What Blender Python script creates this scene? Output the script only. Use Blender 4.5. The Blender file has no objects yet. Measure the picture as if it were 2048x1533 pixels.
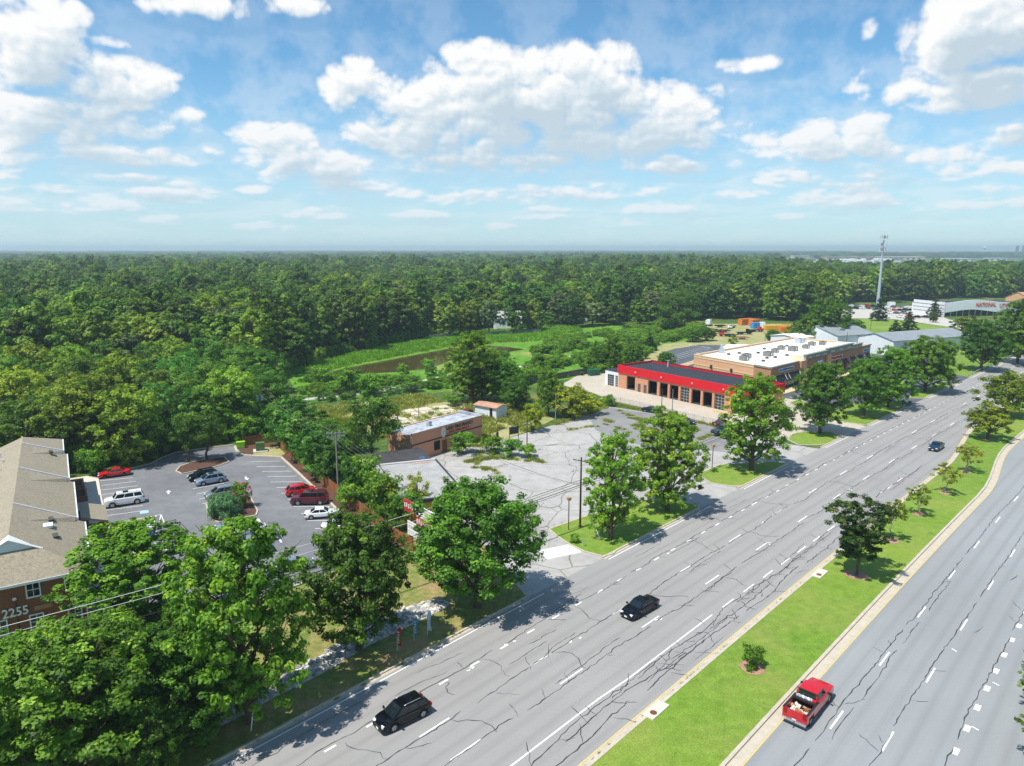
import bpy, math, random
import numpy as np
from mathutils import Vector, Matrix

R = random.Random(11)
rad = math.radians
SC = bpy.context.scene
COL = SC.collection

# ------------------------------------------------------------------ camera
CAM_Z = 38.0
cam_d = bpy.data.cameras.new('camera')
cam = bpy.data.objects.new('camera', cam_d)
COL.objects.link(cam)
cam.location = (0, 0, CAM_Z)
cam.rotation_euler = (rad(90) - math.atan(268.5 / 1419.0), 0, 0)
cam_d.sensor_width = 36.0
cam_d.lens = 36.0 * 1419.0 / 2048.0
cam_d.clip_start = 0.5
cam_d.clip_end = 60000
SC.camera = cam

# ------------------------------------------------------------------ sun and sky
SUN_EL, SHADOW_AZ = rad(64), rad(36)          # shadows fall towards this azimuth (from +X to +Y)
sd = bpy.data.lights.new('sun', 'SUN')
sd.energy = 5.0
sd.angle = rad(0.53)
sd.color = (1.0, 0.955, 0.885)
sun = bpy.data.objects.new('sun', sd)
COL.objects.link(sun)
sdir = Vector((math.cos(SHADOW_AZ) * math.cos(SUN_EL), math.sin(SHADOW_AZ) * math.cos(SUN_EL), -math.sin(SUN_EL)))
sun.rotation_euler = sdir.to_track_quat('-Z', 'Y').to_euler()

W = bpy.data.worlds.new('World')
SC.world = W
W.use_nodes = True


class NT:
    """small node-tree writer"""
    def __init__(self, tree):
        self.t = tree
        self.n = tree.nodes
        self.l = tree.links

    def add(self, typ, ins=None, **kw):
        nd = self.n.new(typ)
        for k, v in kw.items():
            setattr(nd, k, v)
        if ins:
            for k, v in ins.items():
                self.put(nd.inputs[k], v)
        return nd

    def put(self, sock, v):
        if hasattr(v, 'is_output'):
            self.l.new(v, sock)
        elif isinstance(v, bpy.types.Node):
            self.l.new(v.outputs[0], sock)
        else:
            sock.default_value = v

    def math(self, op, a, b=0.0, c=0.0, clamp=False):
        nd = self.add('ShaderNodeMath', {0: a, 1: b, 2: c}, operation=op)
        nd.use_clamp = clamp
        return nd.outputs[0]

    def mix(self, f, a, b, blend='MIX'):
        nd = self.add('ShaderNodeMix', data_type='RGBA', blend_type=blend)
        self.put(nd.inputs[0], f)
        self.put(nd.inputs[6], a)
        self.put(nd.inputs[7], b)
        return nd.outputs[2]

    def noise(self, vec, scale, detail=4, rough=0.55, dist=0.0):
        nd = self.add('ShaderNodeTexNoise', {'Scale': scale, 'Detail': detail, 'Roughness': rough, 'Distortion': dist})
        if vec is not None:
            self.put(nd.inputs['Vector'], vec)
        return nd.outputs[0]

    def ramp(self, f, stops):
        nd = self.add('ShaderNodeValToRGB', {0: f})
        e = nd.color_ramp.elements
        while len(e) < len(stops):
            e.new(0.5)
        for el, (p, c) in zip(e, stops):
            el.position = p
            el.color = (*c, 1) if len(c) == 3 else c
        return nd.outputs[0]

    def range(self, v, a, b, c=0.0, d=1.0, smooth=False):
        nd = self.add('ShaderNodeMapRange', {0: v, 1: a, 2: b, 3: c, 4: d})
        if smooth:
            nd.interpolation_type = 'SMOOTHSTEP'
        return nd.outputs[0]


def rgb(h):
    """sRGB hex to linear"""
    h = h.lstrip('#')
    f = lambda c: c / 12.92 if c <= 0.04045 else ((c + 0.055) / 1.055) ** 2.4
    return tuple(f(int(h[i:i + 2], 16) / 255) for i in (0, 2, 4))


def c4(c):
    c = rgb(c) if isinstance(c, str) else c
    return (*c, 1.0)


# clouds: (azimuth deg, elevation deg, half width deg, half height deg, weight); the same kind of
# cumulus goes on round the whole sky through the free noise term
CLOUDS = [
    (1.0, 10.0, 12.5, 3.7, 1.00), (5.7, 12.2, 5.1, 2.6, 1.00), (-0.9, 12.8, 5.7, 2.0, 0.90), (-6.3, 10.5, 4.9, 2.4, 0.85), (-7.4, 8.0, 5.3, 1.8, 0.80), (11.9, 10.0, 4.0, 2.6, 0.90),
    (7.9, 7.8, 9.4, 2.0, 0.85), (-11.4, 12.5, 2.0, 1.2, 0.90), (-0.9, 6.8, 10.0, 1.5, 0.70), (-12.9, 10.8, 1.5, 1.4, 0.60), (-32.7, 12.5, 3.2, 3.4, 1.05), (-27.7, 10.3, 3.6, 2.5, 1.00),
    (-30.4, 8.2, 6.0, 2.3, 0.95), (-24.5, 8.8, 2.2, 1.5, 0.90), (-28.5, 6.3, 4.5, 1.2, 0.80), (-33.4, 6.0, 2.4, 1.5, 0.80), (31.5, 13.5, 4.9, 3.1, 1.15), (32.7, 9.9, 5.1, 1.8, 1.10),
    (28.2, 10.8, 1.6, 2.0, 0.80), (-22.1, 16.1, 3.5, 1.1, 0.85), (-16.0, 16.7, 2.3, 0.9, 0.95), (-29.7, 14.6, 0.8, 0.7, 0.60), (-27.6, 13.2, 1.2, 0.4, 0.50), (17.6, 12.8, 2.6, 0.6, 0.90),
    (24.6, 11.2, 0.9, 1.3, 0.65), (25.1, 14.3, 0.6, 0.7, 0.40), (22.9, 7.4, 4.9, 1.8, 0.90), (26.5, 6.0, 2.8, 1.7, 0.80), (31.5, 5.9, 2.7, 1.4, 0.95), (20.2, 5.1, 2.2, 0.8, 0.80),
    (34.1, 7.1, 1.1, 0.9, 0.70), (-17.4, 7.5, 3.2, 1.6, 0.80), (-15.3, 6.2, 4.3, 1.6, 0.80), (-12.8, 5.0, 3.3, 1.4, 0.75), (-22.1, 6.9, 0.9, 0.4, 0.80), (-27.3, 4.8, 2.0, 0.5, 0.90),
    (-24.9, 3.8, 3.2, 0.9, 0.80), (-28.4, 3.1, 2.9, 0.7, 0.80), (-34.4, 4.6, 1.1, 0.8, 0.90), (-34.0, 2.7, 1.6, 0.6, 0.70), (-30.9, 2.7, 1.4, 0.5, 0.70), (-7.6, 2.5, 3.5, 0.4, 0.80),
    (2.0, 2.5, 2.7, 0.4, 0.80), (11.9, 2.9, 3.4, 0.4, 0.70), (20.7, 2.3, 1.5, 0.3, 0.80), (17.3, 4.0, 2.0, 0.5, 0.80), (24.8, 3.4, 3.9, 0.7, 0.70), (30.7, 2.9, 2.6, 0.6, 0.75),
    (-14.8, 2.5, 2.6, 0.4, 0.60), (4.9, 4.3, 5.8, 0.7, 0.65), (-2.9, 3.8, 4.7, 0.6, 0.60), (33.7, 3.8, 1.9, 0.4, 0.70),
]


_rc = random.Random(4)
for _ in range(30):              # rows of small far clouds low over the horizon, all the way round
    _e = _rc.uniform(1.6, 6.5)
    CLOUDS.append((_rc.uniform(-44, 44), _e, _rc.uniform(0.8, 3.2) * (0.5 + _e / 8), _rc.uniform(0.22, 0.55) * (0.5 + _e / 6), _rc.uniform(0.45, 0.75)))


def perlin(x, y, seed, wrap):
    """gradient noise, periodic in x"""
    rs = np.random.RandomState(seed)
    n = 256
    ga = rs.rand(n, n).astype(np.float32) * 6.2831853
    gx, gy = np.cos(ga), np.sin(ga)
    xi, yi = np.floor(x).astype(np.int32), np.floor(y).astype(np.int32)
    fx, fy = (x - xi).astype(np.float32), (y - yi).astype(np.float32)
    u = fx * fx * fx * (fx * (fx * 6 - 15) + 10)
    v = fy * fy * fy * (fy * (fy * 6 - 15) + 10)
    x0, x1 = np.mod(xi, wrap) % n, np.mod(xi + 1, wrap) % n
    y0, y1 = yi % n, (yi + 1) % n
    a = gx[y0, x0] * fx + gy[y0, x0] * fy
    b = gx[y0, x1] * (fx - 1) + gy[y0, x1] * fy
    c = gx[y1, x0] * fx + gy[y1, x0] * (fy - 1)
    d = gx[y1, x1] * (fx - 1) + gy[y1, x1] * (fy - 1)
    return (a + (b - a) * u) * (1 - v) + (c + (d - c) * u) * v


def cloud_image():
    """cumulus layer over the whole sky: colour and cover by azimuth and elevation, worked out here"""
    w, h = 4096, 768
    az = ((np.arange(w, dtype=np.float32) + 0.5) / w * 360 - 180)[None, :]
    el = (((np.arange(h, dtype=np.float32) + 0.5) / h) ** 2 * 90)[:, None]
    base = np.full((h, w), -1.5, np.float32)
    for (ca, ce, wa, we, wt_) in CLOUDS:
        dy = (el - ce) / we
        dy = np.where(dy < 0, dy * 1.25, dy)           # flatter undersides
        v = (1 - ((az - ca) / wa) ** 2 - dy ** 2) * (wt_ if wa > 3.0 else wt_ * 0.72)
        k = np.clip(0.5 + 0.5 * (v - base) / 0.3, 0, 1)
        base = base + (v - base) * k + 0.3 * k * (1 - k) * 0.5
    base = np.maximum(base, -1.5)
    # pattern coordinates: clouds lower in the sky are farther away, so their pattern is finer and flatter
    wpx = 45
    X = np.broadcast_to((az + 180) / 360 * wpx, (h, w)).astype(np.float32)
    Y = np.broadcast_to(2.6 * np.log1p(el / 4.5), (h, w)).astype(np.float32)

    def fbm(s0, octs, billow, f0=1, rough=0.5):
        o = np.zeros((h, w), np.float32)
        amp, tot, f = 1.0, 0.0, f0
        for i in range(octs):
            p = perlin(X * f, Y * f, s0 + i, wpx * f)
            o += amp * ((np.abs(p) * 2.6 - 0.55) if billow else p * 1.5)
            tot += amp
            amp *= rough
            f *= 2
        return o / tot
    big = fbm(3, 3, False, 1)
    puff = fbm(20, 6, True, 2, 0.50)
    wisp = fbm(40, 5, False, 3, 0.6)
    free = big * 2.6 + fbm(60, 2, False, 1) * 0.8 - 0.80
    wo_ = np.clip((np.abs(az) - 42) / 8, 0, 1)
    wo_ = np.maximum(wo_, np.clip((el - 19.5) / 6, 0, 1))
    base = base * (1 - wo_) + np.maximum(free, -1.5) * wo_
    d = base * 0.9 + puff * 0.95 + wisp * 0.55 + big * 0.35
    # light from above left: march through the cover towards the sun
    occ = np.zeros_like(d)
    pos = np.maximum(d, 0)
    acc_w = 0
    for i in range(1, 9):
        sh = np.roll(pos, (-int(i * 7), int(i * 4)), (0, 1))
        sh[h - int(i * 7):] = 0
        occ += sh * (1.0 / i ** 0.25)
        acc_w += 1.0 / i ** 0.25
    occ = occ / acc_w
    for _ in range(3):                                   # soft shade inside the clouds
        occ = (occ + np.roll(occ, 6, 1) + np.roll(occ, -6, 1) + np.roll(occ, 5, 0) + np.roll(occ, -5, 0)) / 5
    relief = d - np.roll(d, (-5, 3), (0, 1))
    lit = np.clip(0.98 - 1.6 * np.clip(occ - 0.06, 0, None) ** 0.85 + 1.0 * relief, 0, 1.1)
    al = np.clip((d + 0.26) / (0.62 + 0.45 * np.clip(occ, 0, 1)), 0, 1)
    al = al * al * (3 - 2 * al)
    al = al * (1 - 0.30 * np.clip((occ - 0.30) / 0.5, 0, 1) * np.clip(1 - d / 0.6, 0, 1))     # thin ragged undersides
    veil = np.clip(fbm(80, 5, False, 2, 0.6) * 1.3 + 0.24, 0, 0.5) * np.clip(1.05 - el / 24, 0, 1)   # thin high haze patches
    al = np.maximum(al, veil * 0.8)
    sh_c, mid_c, hi_c = np.array([4.4, 5.3, 6.0]), np.array([5.7, 6.4, 6.9]), np.array([7.8, 7.8, 7.8])
    t = np.clip(lit / 1.0, 0, 1)[..., None]
    col = np.where(t < 0.5, sh_c + (mid_c - sh_c) * t * 2, mid_c + (hi_c - mid_c) * (t - 0.5) * 2)
    far = np.clip(1 - el / 11, 0, 1)[..., None] * 0.55
    col = col * (1 - far) + np.array([4.7, 6.0, 6.9]) * far
    al = al * (0.5 + 0.5 * np.clip(el / 4.5, 0, 1)) * np.clip(el / 0.6, 0, 1)
    px = np.ones((h, w, 4), np.float32)
    px[..., :3] = col * 0.1
    px[..., 3] = al
    img = bpy.data.images.new('cloud_cover', w, h, alpha=True, float_buffer=True)
    img.colorspace_settings.name = 'Non-Color'
    img.alpha_mode = 'CHANNEL_PACKED'
    img.pixels.foreach_set(px.ravel())
    img.update()
    return img


wt = NT(W.node_tree)
wt.n.clear()
geo = wt.add('ShaderNodeTexCoord').outputs['Generated']
nrm = wt.add('ShaderNodeVectorMath', {0: geo}, operation='NORMALIZE').outputs[0]
sx = wt.add('ShaderNodeSeparateXYZ', {0: nrm})
AZ = wt.math('MULTIPLY', wt.math('ARCTAN2', sx.outputs[0], sx.outputs[1]), 57.29578)
EL = wt.math('MULTIPLY', wt.math('ARCSINE', sx.outputs[2]), 57.29578)
uvx = wt.math('ADD', wt.math('DIVIDE', AZ, 360.0), 0.5)
uvy = wt.math('SQRT', wt.math('DIVIDE', wt.math('MAXIMUM', EL, 0.0), 90.0))
cl = wt.add('ShaderNodeTexImage', {0: wt.add('ShaderNodeCombineXYZ', {0: uvx, 1: uvy, 2: 0.0})}, interpolation='Linear', extension='EXTEND')
cl.image = cloud_image()
sky = wt.add('ShaderNodeTexSky', sky_type='NISHITA')
sky.sun_disc = False
sky.sun_elevation = SUN_EL
sky.sun_rotation = math.atan2(-sdir.x, -sdir.y)
sky.air_density = 1.0
sky.dust_density = 0.25
sky.ozone_density = 2.5
skyc = wt.mix(1.0, sky.outputs[0], (0.72, 1.08, 1.18, 1), 'MULTIPLY')
skyc = wt.mix(wt.range(EL, 0.0, 14.0, 0.60, 0.0, True), skyc, (4.6, 5.75, 6.95, 1))
alpha = wt.math('MULTIPLY', cl.outputs[1], wt.range(EL, -0.02, 0.05, 0, 1))
cloudc = wt.mix(1.0, cl.outputs[0], (10, 10, 10, 1), 'MULTIPLY')
fin = wt.mix(alpha, skyc, cloudc)
bg = wt.add('ShaderNodeBackground', {'Color': fin, 'Strength': 0.11})
wo = wt.add('ShaderNodeOutputWorld', {0: bg.outputs[0]})
W.cycles.sampling_method = 'MANUAL'
W.cycles.sample_map_resolution = 512

vs = SC.view_settings
SC.display_settings.display_device = 'sRGB'
vs.view_transform = 'Standard'
vs.look = 'None'
vs.exposure = 0.22
vs.gamma = 1.0
vs.use_curve_mapping = False
SC.render.engine = 'CYCLES'
SC.cycles.use_denoising = True
SC.cycles.max_bounces = 6
SC.cycles.diffuse_bounces = 3
SC.cycles.glossy_bounces = 2
SC.cycles.transmission_bounces = 3
SC.cycles.transparent_max_bounces = 12
SC.cycles.volume_bounces = 0
SC.cycles.caustics_reflective = False
SC.cycles.caustics_refractive = False
SC.cycles.use_adaptive_sampling = True
SC.cycles.adaptive_threshold = 0.02

# ------------------------------------------------------------------ materials
MATS = {}


def mat(name, col=(0.5, 0.5, 0.5), rough=0.7, metal=0.0, spec=0.4, var=0.0, scale=1.0, bump=0.0, bscale=20.0, emit=None, coat=0.0):
    """plain procedural material: base colour with optional noise variation and bump"""
    if name in MATS:
        return MATS[name]
    m = bpy.data.materials.new(name)
    m.use_nodes = True
    t = NT(m.node_tree)
    b = t.n['Principled BSDF']
    col = rgb(col) if isinstance(col, str) else col
    b.inputs['Base Color'].default_value = (*col, 1)
    b.inputs['Roughness'].default_value = rough
    b.inputs['Metallic'].default_value = metal
    b.inputs['Specular IOR Level'].default_value = spec
    b.inputs['Coat Weight'].default_value = coat
    b.inputs['Coat Roughness'].default_value = 0.05
    if var > 0 or bump > 0:
        tc = t.add('ShaderNodeTexCoord').outputs['Object']
        if var > 0:
            n1 = t.noise(tc, scale, 6, 0.65)
            lo = tuple(c * (1 - var) for c in col)
            hi = tuple(min(1, c * (1 + var)) for c in col)
            t.put(b.inputs['Base Color'], t.ramp(n1, [(0.28, lo), (0.72, hi)]))
        if bump > 0:
            bn = t.add('ShaderNodeBump', {'Strength': bump, 'Distance': 0.05, 'Height': t.noise(tc, bscale, 4, 0.6)})
            t.put(b.inputs['Normal'], bn.outputs[0])
    if emit:
        b.inputs['Emission Color'].default_value = (*emit, 1)
        b.inputs['Emission Strength'].default_value = 1
    MATS[name] = m
    return m


def mat_nodes(name, fn, rough=0.85, spec=0.25):
    """material whose base colour (and optional bump height) comes from fn(t, texcoord)"""
    m = bpy.data.materials.new(name)
    m.use_nodes = True
    t = NT(m.node_tree)
    b = t.n['Principled BSDF']
    b.inputs['Roughness'].default_value = rough
    b.inputs['Specular IOR Level'].default_value = spec
    tc = t.add('ShaderNodeTexCoord')
    res = fn(t, tc)
    if isinstance(res, tuple):
        t.put(b.inputs['Base Color'], res[0])
        bn = t.add('ShaderNodeBump', {'Strength': res[2] if len(res) > 2 else 0.4, 'Distance': 0.06, 'Height': res[1]})
        t.put(b.inputs['Normal'], bn.outputs[0])
    else:
        t.put(b.inputs['Base Color'], res)
    MATS[name] = m
    return m


def leaf_mat(name, cols, transl=0.38, rnd=0.12):
    """foliage: colour per leaf from the 'tint' attribute, per tree from the object's random value"""
    m = bpy.data.materials.new(name)
    m.use_nodes = True
    t = NT(m.node_tree)
    t.n.clear()
    at = t.add('ShaderNodeAttribute', attribute_name='tint')
    oi = t.add('ShaderNodeObjectInfo')
    f = t.math('ADD', at.outputs['Fac'], t.math('MULTIPLY', t.math('SUBTRACT', oi.outputs['Random'], 0.5), 2 * rnd), clamp=True)
    n = len(cols)
    c = t.ramp(f, [(i / (n - 1), rgb(x) if isinstance(x, str) else x) for i, x in enumerate(cols)])
    hs = t.add('ShaderNodeHueSaturation', {'Color': c})
    rr = t.math('FRACT', t.math('MULTIPLY', oi.outputs['Random'], 7.31))
    t.put(hs.inputs['Value'], t.range(rr, 0, 1, 1 - rnd * 1.6, 1 + rnd * 1.3))
    t.put(hs.inputs['Hue'], t.range(t.math('FRACT', t.math('MULTIPLY', oi.outputs['Random'], 3.77)), 0, 1, 0.5 - rnd * 0.12, 0.5 + rnd * 0.09))
    dif = t.add('ShaderNodeBsdfDiffuse', {'Color': hs.outputs[0]})
    trc = t.mix(1.0, hs.outputs[0], (1.15, 1.25, 0.45, 1), 'MULTIPLY')
    tr = t.add('ShaderNodeBsdfTranslucent', {'Color': trc})
    gl = t.add('ShaderNodeBsdfGlossy', {'Color': (1, 1, 1, 1), 'Roughness': 0.5})
    mx = t.add('ShaderNodeMixShader', {0: transl, 1: dif.outputs[0], 2: tr.outputs[0]})
    mx2 = t.add('ShaderNodeMixShader', {0: 0.014, 1: mx.outputs[0], 2: gl.outputs[0]})
    t.add('ShaderNodeOutputMaterial', {0: mx2.outputs[0]})
    MATS[name] = m
    return m


# ------------------------------------------------------------------ mesh building
def empty_loc(par):
    return Vector(par.location) if par is not None else Vector((0, 0, 0))


class MB:
    """collects shapes and links them as ONE mesh object"""
    def __init__(self):
        self.v, self.f, self.uv = [], [], {}

    def add(self, vs_, fs):
        o = len(self.v)
        self.v += [tuple(p) for p in vs_]
        self.f += [tuple(i + o for i in f) for f in fs]
        return self

    def box(self, cx, cy, cz, sx_, sy_, sz_, rz=0.0, taper=1.0):
        c, s = math.cos(rz), math.sin(rz)
        vs_ = []
        for dz in (-.5, .5):
            k = taper if dz > 0 else 1.0
            for dx, dy in ((-.5, -.5), (.5, -.5), (.5, .5), (-.5, .5)):
                x, y = dx * sx_ * k, dy * sy_ * k
                vs_.append((cx + x * c - y * s, cy + x * s + y * c, cz + dz * sz_))
        return self.add(vs_, [(3, 2, 1, 0), (4, 5, 6, 7), (0, 1, 5, 4), (1, 2, 6, 5), (2, 3, 7, 6), (3, 0, 4, 7)])

    def prism(self, poly, z0, z1):
        n = len(poly)
        a = sum(poly[i][0] * poly[(i + 1) % n][1] - poly[(i + 1) % n][0] * poly[i][1] for i in range(n))
        if a < 0:
            poly = poly[::-1]
        vs_ = [(x, y, z0) for x, y in poly] + [(x, y, z1) for x, y in poly]
        fs = [tuple(range(n))[::-1], tuple(range(n, 2 * n))]
        fs += [(i, (i + 1) % n, n + (i + 1) % n, n + i) for i in range(n)]
        return self.add(vs_, fs)

    def poly(self, pts):
        return self.add(pts, [tuple(range(len(pts)))])

    def flat(self, poly, z):
        n = len(poly)
        a = sum(poly[i][0] * poly[(i + 1) % n][1] - poly[(i + 1) % n][0] * poly[i][1] for i in range(n))
        if a < 0:
            poly = poly[::-1]
        return self.poly([(x, y, z) for x, y in poly])

    def tube(self, pts, r, n=6, r2=None, cap=True):
        pts = [Vector(p) for p in pts]
        m = len(pts)
        rings = []
        up = Vector((0, 0, 1))
        for i, p in enumerate(pts):
            d = (pts[min(i + 1, m - 1)] - pts[max(i - 1, 0)])
            if d.length < 1e-9:
                d = Vector((0, 0, 1))
            d.normalize()
            a = d.cross(up if abs(d.z) < 0.95 else Vector((1, 0, 0))).normalized()
            b = d.cross(a).normalized()
            rr = r if r2 is None else r + (r2 - r) * i / max(1, m - 1)
            rings.append([p + (a * math.cos(2 * math.pi * k / n) + b * math.sin(2 * math.pi * k / n)) * rr for k in range(n)])
        vs_ = [q for rg in rings for q in rg]
        fs = []
        for i in range(m - 1):
            for k in range(n):
                fs.append((i * n + k, i * n + (k + 1) % n, (i + 1) * n + (k + 1) % n, (i + 1) * n + k))
        if cap:
            fs += [tuple(range(n))[::-1], tuple((m - 1) * n + k for k in range(n))]
        return self.add(vs_, fs)

    def lathe(self, prof, n=16, c=(0, 0, 0)):
        vs_ = []
        for (r, z) in prof:
            for k in range(n):
                a = 2 * math.pi * k / n
                vs_.append((c[0] + r * math.cos(a), c[1] + r * math.sin(a), c[2] + z))
        fs = []
        for i in range(len(prof) - 1):
            for k in range(n):
                fs.append((i * n + k, i * n + (k + 1) % n, (i + 1) * n + (k + 1) % n, (i + 1) * n + k))
        fs.append(tuple((len(prof) - 1) * n + k for k in range(n)))
        return self.add(vs_, fs)

    def ribbon(self, pts, w, z, uvs=True):
        """flat strip of width w along 2-D points"""
        pts = [Vector((p[0], p[1], 0)) for p in pts]
        vs_ = []
        for i, p in enumerate(pts):
            d = (pts[min(i + 1, len(pts) - 1)] - pts[max(i - 1, 0)]).normalized()
            nn = Vector((-d.y, d.x, 0))
            vs_ += [(p.x - nn.x * w / 2, p.y - nn.y * w / 2, z), (p.x + nn.x * w / 2, p.y + nn.y * w / 2, z)]
        return self.add(vs_, [(2 * i, 2 * i + 2, 2 * i + 3, 2 * i + 1) for i in range(len(pts) - 1)])

    def mesh(self, name, off=Vector((0, 0, 0))):
        me = bpy.data.meshes.new(name)
        me.from_pydata([(x - off.x, y - off.y, z - off.z) for x, y, z in self.v], [], self.f)
        me.update()
        return me

    def build(self, name, m, parent=None, local=False, smooth=False):
        off = Vector((0, 0, 0)) if (parent is None or local) else world_loc(parent)
        me = self.mesh(name, off)
        if m is not None:
            me.materials.append(MATS[m] if isinstance(m, str) else m)
        if smooth:
            me.polygons.foreach_set('use_smooth', [True] * len(me.polygons))
        return link(name, me, parent)


def world_loc(o):
    v = Vector(o.location)
    while o.parent is not None:
        o = o.parent
        v += Vector(o.location)
    return v


def link(name, data, parent=None, loc=(0, 0, 0), rz=0.0):
    o = bpy.data.objects.new(name, data)
    COL.objects.link(o)
    o.location = loc
    o.rotation_euler = (0, 0, rz)
    if parent is not None:
        o.parent = parent
    return o


def tag(o, label=None, cat=None, group=None, kind=None):
    if label:
        o['label'] = label
    if cat:
        o['category'] = cat
    if group:
        o['group'] = group
    if kind:
        o['kind'] = kind
    return o


def thing(name, label, cat, loc=(0, 0, 0), rz=0.0, group=None):
    return tag(link(name, None, None, loc, rz), label, cat, group)


def struct(name, mb, m, label=None, parent=None):
    o = mb.build(name, m, parent)
    if parent is None:
        o['kind'] = 'structure'
        if label:
            o['label'] = label
    return o


def copy_tree(o, parent=None):
    c = o.copy()
    COL.objects.link(c)
    c.parent = parent
    for ch in o.children:
        copy_tree(ch, c)
    return c


def lerp(a, b, t):
    return tuple(x + (y - x) * t for x, y in zip(a, b))


def text_mesh(s, size, depth, bold=False):
    """block lettering as mesh data, in the XZ plane, baseline at z=0"""
    cu = bpy.data.curves.new('lettering', 'FONT')
    cu.body = s
    cu.size = size
    cu.extrude = depth / 2
    cu.resolution_u = 2
    if bold:
        cu.offset = size * 0.018
    ob = bpy.data.objects.new('lettering', cu)
    COL.objects.link(ob)
    dg = bpy.context.evaluated_depsgraph_get()
    me = bpy.data.meshes.new_from_object(ob.evaluated_get(dg))
    bpy.data.objects.remove(ob)
    me.transform(Matrix.Rotation(math.pi / 2, 4, 'X'))
    return me


# ------------------------------------------------------------------ ground materials
def _grass(t, tc):
    o = tc.outputs['Object']
    n1 = t.noise(o, 0.035, 5, 0.6)
    n2 = t.noise(o, 0.6, 5, 0.65)
    n3 = t.noise(o, 9.0, 3, 0.7)
    c = t.ramp(n2, [(0.25, rgb('#324a1a')), (0.5, rgb('#4a6624')), (0.75, rgb('#687f38'))])
    d = t.ramp(n2, [(0.3, rgb('#6f6b35')), (0.7, rgb('#9a9152'))])
    c = t.mix(t.range(n1, 0.52, 0.68), c, d)
    c = t.mix(t.range(n3, 0.3, 0.7, 0.35, 0.0), c, (0.03, 0.05, 0.012, 1))
    return c, n3, 0.5


def _lawn(t, tc):
    o = tc.outputs['Object']
    n1 = t.noise(o, 0.11, 6, 0.68)
    n2 = t.noise(o, 0.9, 6, 0.72)
    n3 = t.noise(o, 7.0, 4, 0.75)
    n4 = t.noise(o, 0.028, 4, 0.6)
    c = t.ramp(n2, [(0.28, rgb('#587a22')), (0.5, rgb('#72942e')), (0.72, rgb('#8ea844'))])
    d = t.ramp(n2, [(0.3, rgb('#76873a')), (0.7, rgb('#9c9c58'))])
    c = t.mix(t.range(n1, 0.46, 0.68, 0.0, 0.85), c, d)
    c = t.mix(t.range(n4, 0.42, 0.62, 0.0, 0.45), c, c4('#9fa84a'))
    c = t.mix(t.range(t.noise(o, 0.7, 3, 0.8, 1.2), 0.62, 0.70, 0.0, 0.5), c, c4('#4c6a1e'))
    c = t.mix(t.range(n3, 0.35, 0.62, 0.6, 0.0), c, c4('#3f5f18'))
    return c, n3, 0.6


def _marsh(t, tc):
    o = tc.outputs['Object']
    n1 = t.noise(o, 0.03, 4, 0.6)
    n2 = t.noise(o, 0.35, 6, 0.7)
    n3 = t.noise(o, 3.0, 4, 0.7)
    c = t.ramp(n2, [(0.25, rgb('#38621a')), (0.5, rgb('#5f9323')), (0.75, rgb('#8fb53c'))])
    c = t.mix(t.range(n1, 0.55, 0.7), c, c4('#a5a85a'))
    c = t.mix(t.range(n3, 0.3, 0.6, 0.6, 0.0), c, c4('#24440f'))
    return c, n3, 0.9


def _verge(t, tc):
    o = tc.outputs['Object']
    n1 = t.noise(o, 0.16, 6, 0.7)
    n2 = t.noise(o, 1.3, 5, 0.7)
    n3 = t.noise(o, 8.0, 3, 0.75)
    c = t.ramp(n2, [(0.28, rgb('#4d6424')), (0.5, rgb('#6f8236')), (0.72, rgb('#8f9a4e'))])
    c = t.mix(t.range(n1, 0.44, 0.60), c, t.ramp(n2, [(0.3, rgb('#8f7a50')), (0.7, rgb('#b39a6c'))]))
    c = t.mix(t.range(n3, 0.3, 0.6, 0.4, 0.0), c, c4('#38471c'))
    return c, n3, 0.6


def _dry(t, tc):
    o = tc.outputs['Object']
    n2 = t.noise(o, 0.22, 6, 0.7)
    n3 = t.noise(o, 2.5, 4, 0.7)
    c = t.ramp(n2, [(0.25, rgb('#6f8f38')), (0.42, rgb('#94965a')), (0.6, rgb('#aea27a')), (0.8, rgb('#84944c'))])
    c = t.mix(t.range(n3, 0.3, 0.55, 0.45, 0.0), c, c4('#55692a'))
    return c, n3, 0.7


def _asphalt(base, spread, tint2, streak=0.0):
    def fn(t, tc):
        o = tc.outputs['Object']
        n1 = t.noise(o, 0.06, 5, 0.6, 0.4)
        n2 = t.noise(o, 0.5, 6, 0.7, 0.3)
        n3 = t.noise(o, 14.0, 3, 0.8)
        b = rgb(base)
        c = t.ramp(n1, [(0.3, tuple(x * (1 - spread) for x in b)), (0.7, tuple(x * (1 + spread) for x in b))])
        c = t.mix(t.range(n2, 0.42, 0.75, 0, 0.55), c, c4(tint2))
        c = t.mix(t.range(n3, 0.25, 0.75, 0.18, 0.0), c, (0.02, 0.02, 0.022, 1))
        return c, n3, 0.25
    return fn


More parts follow.
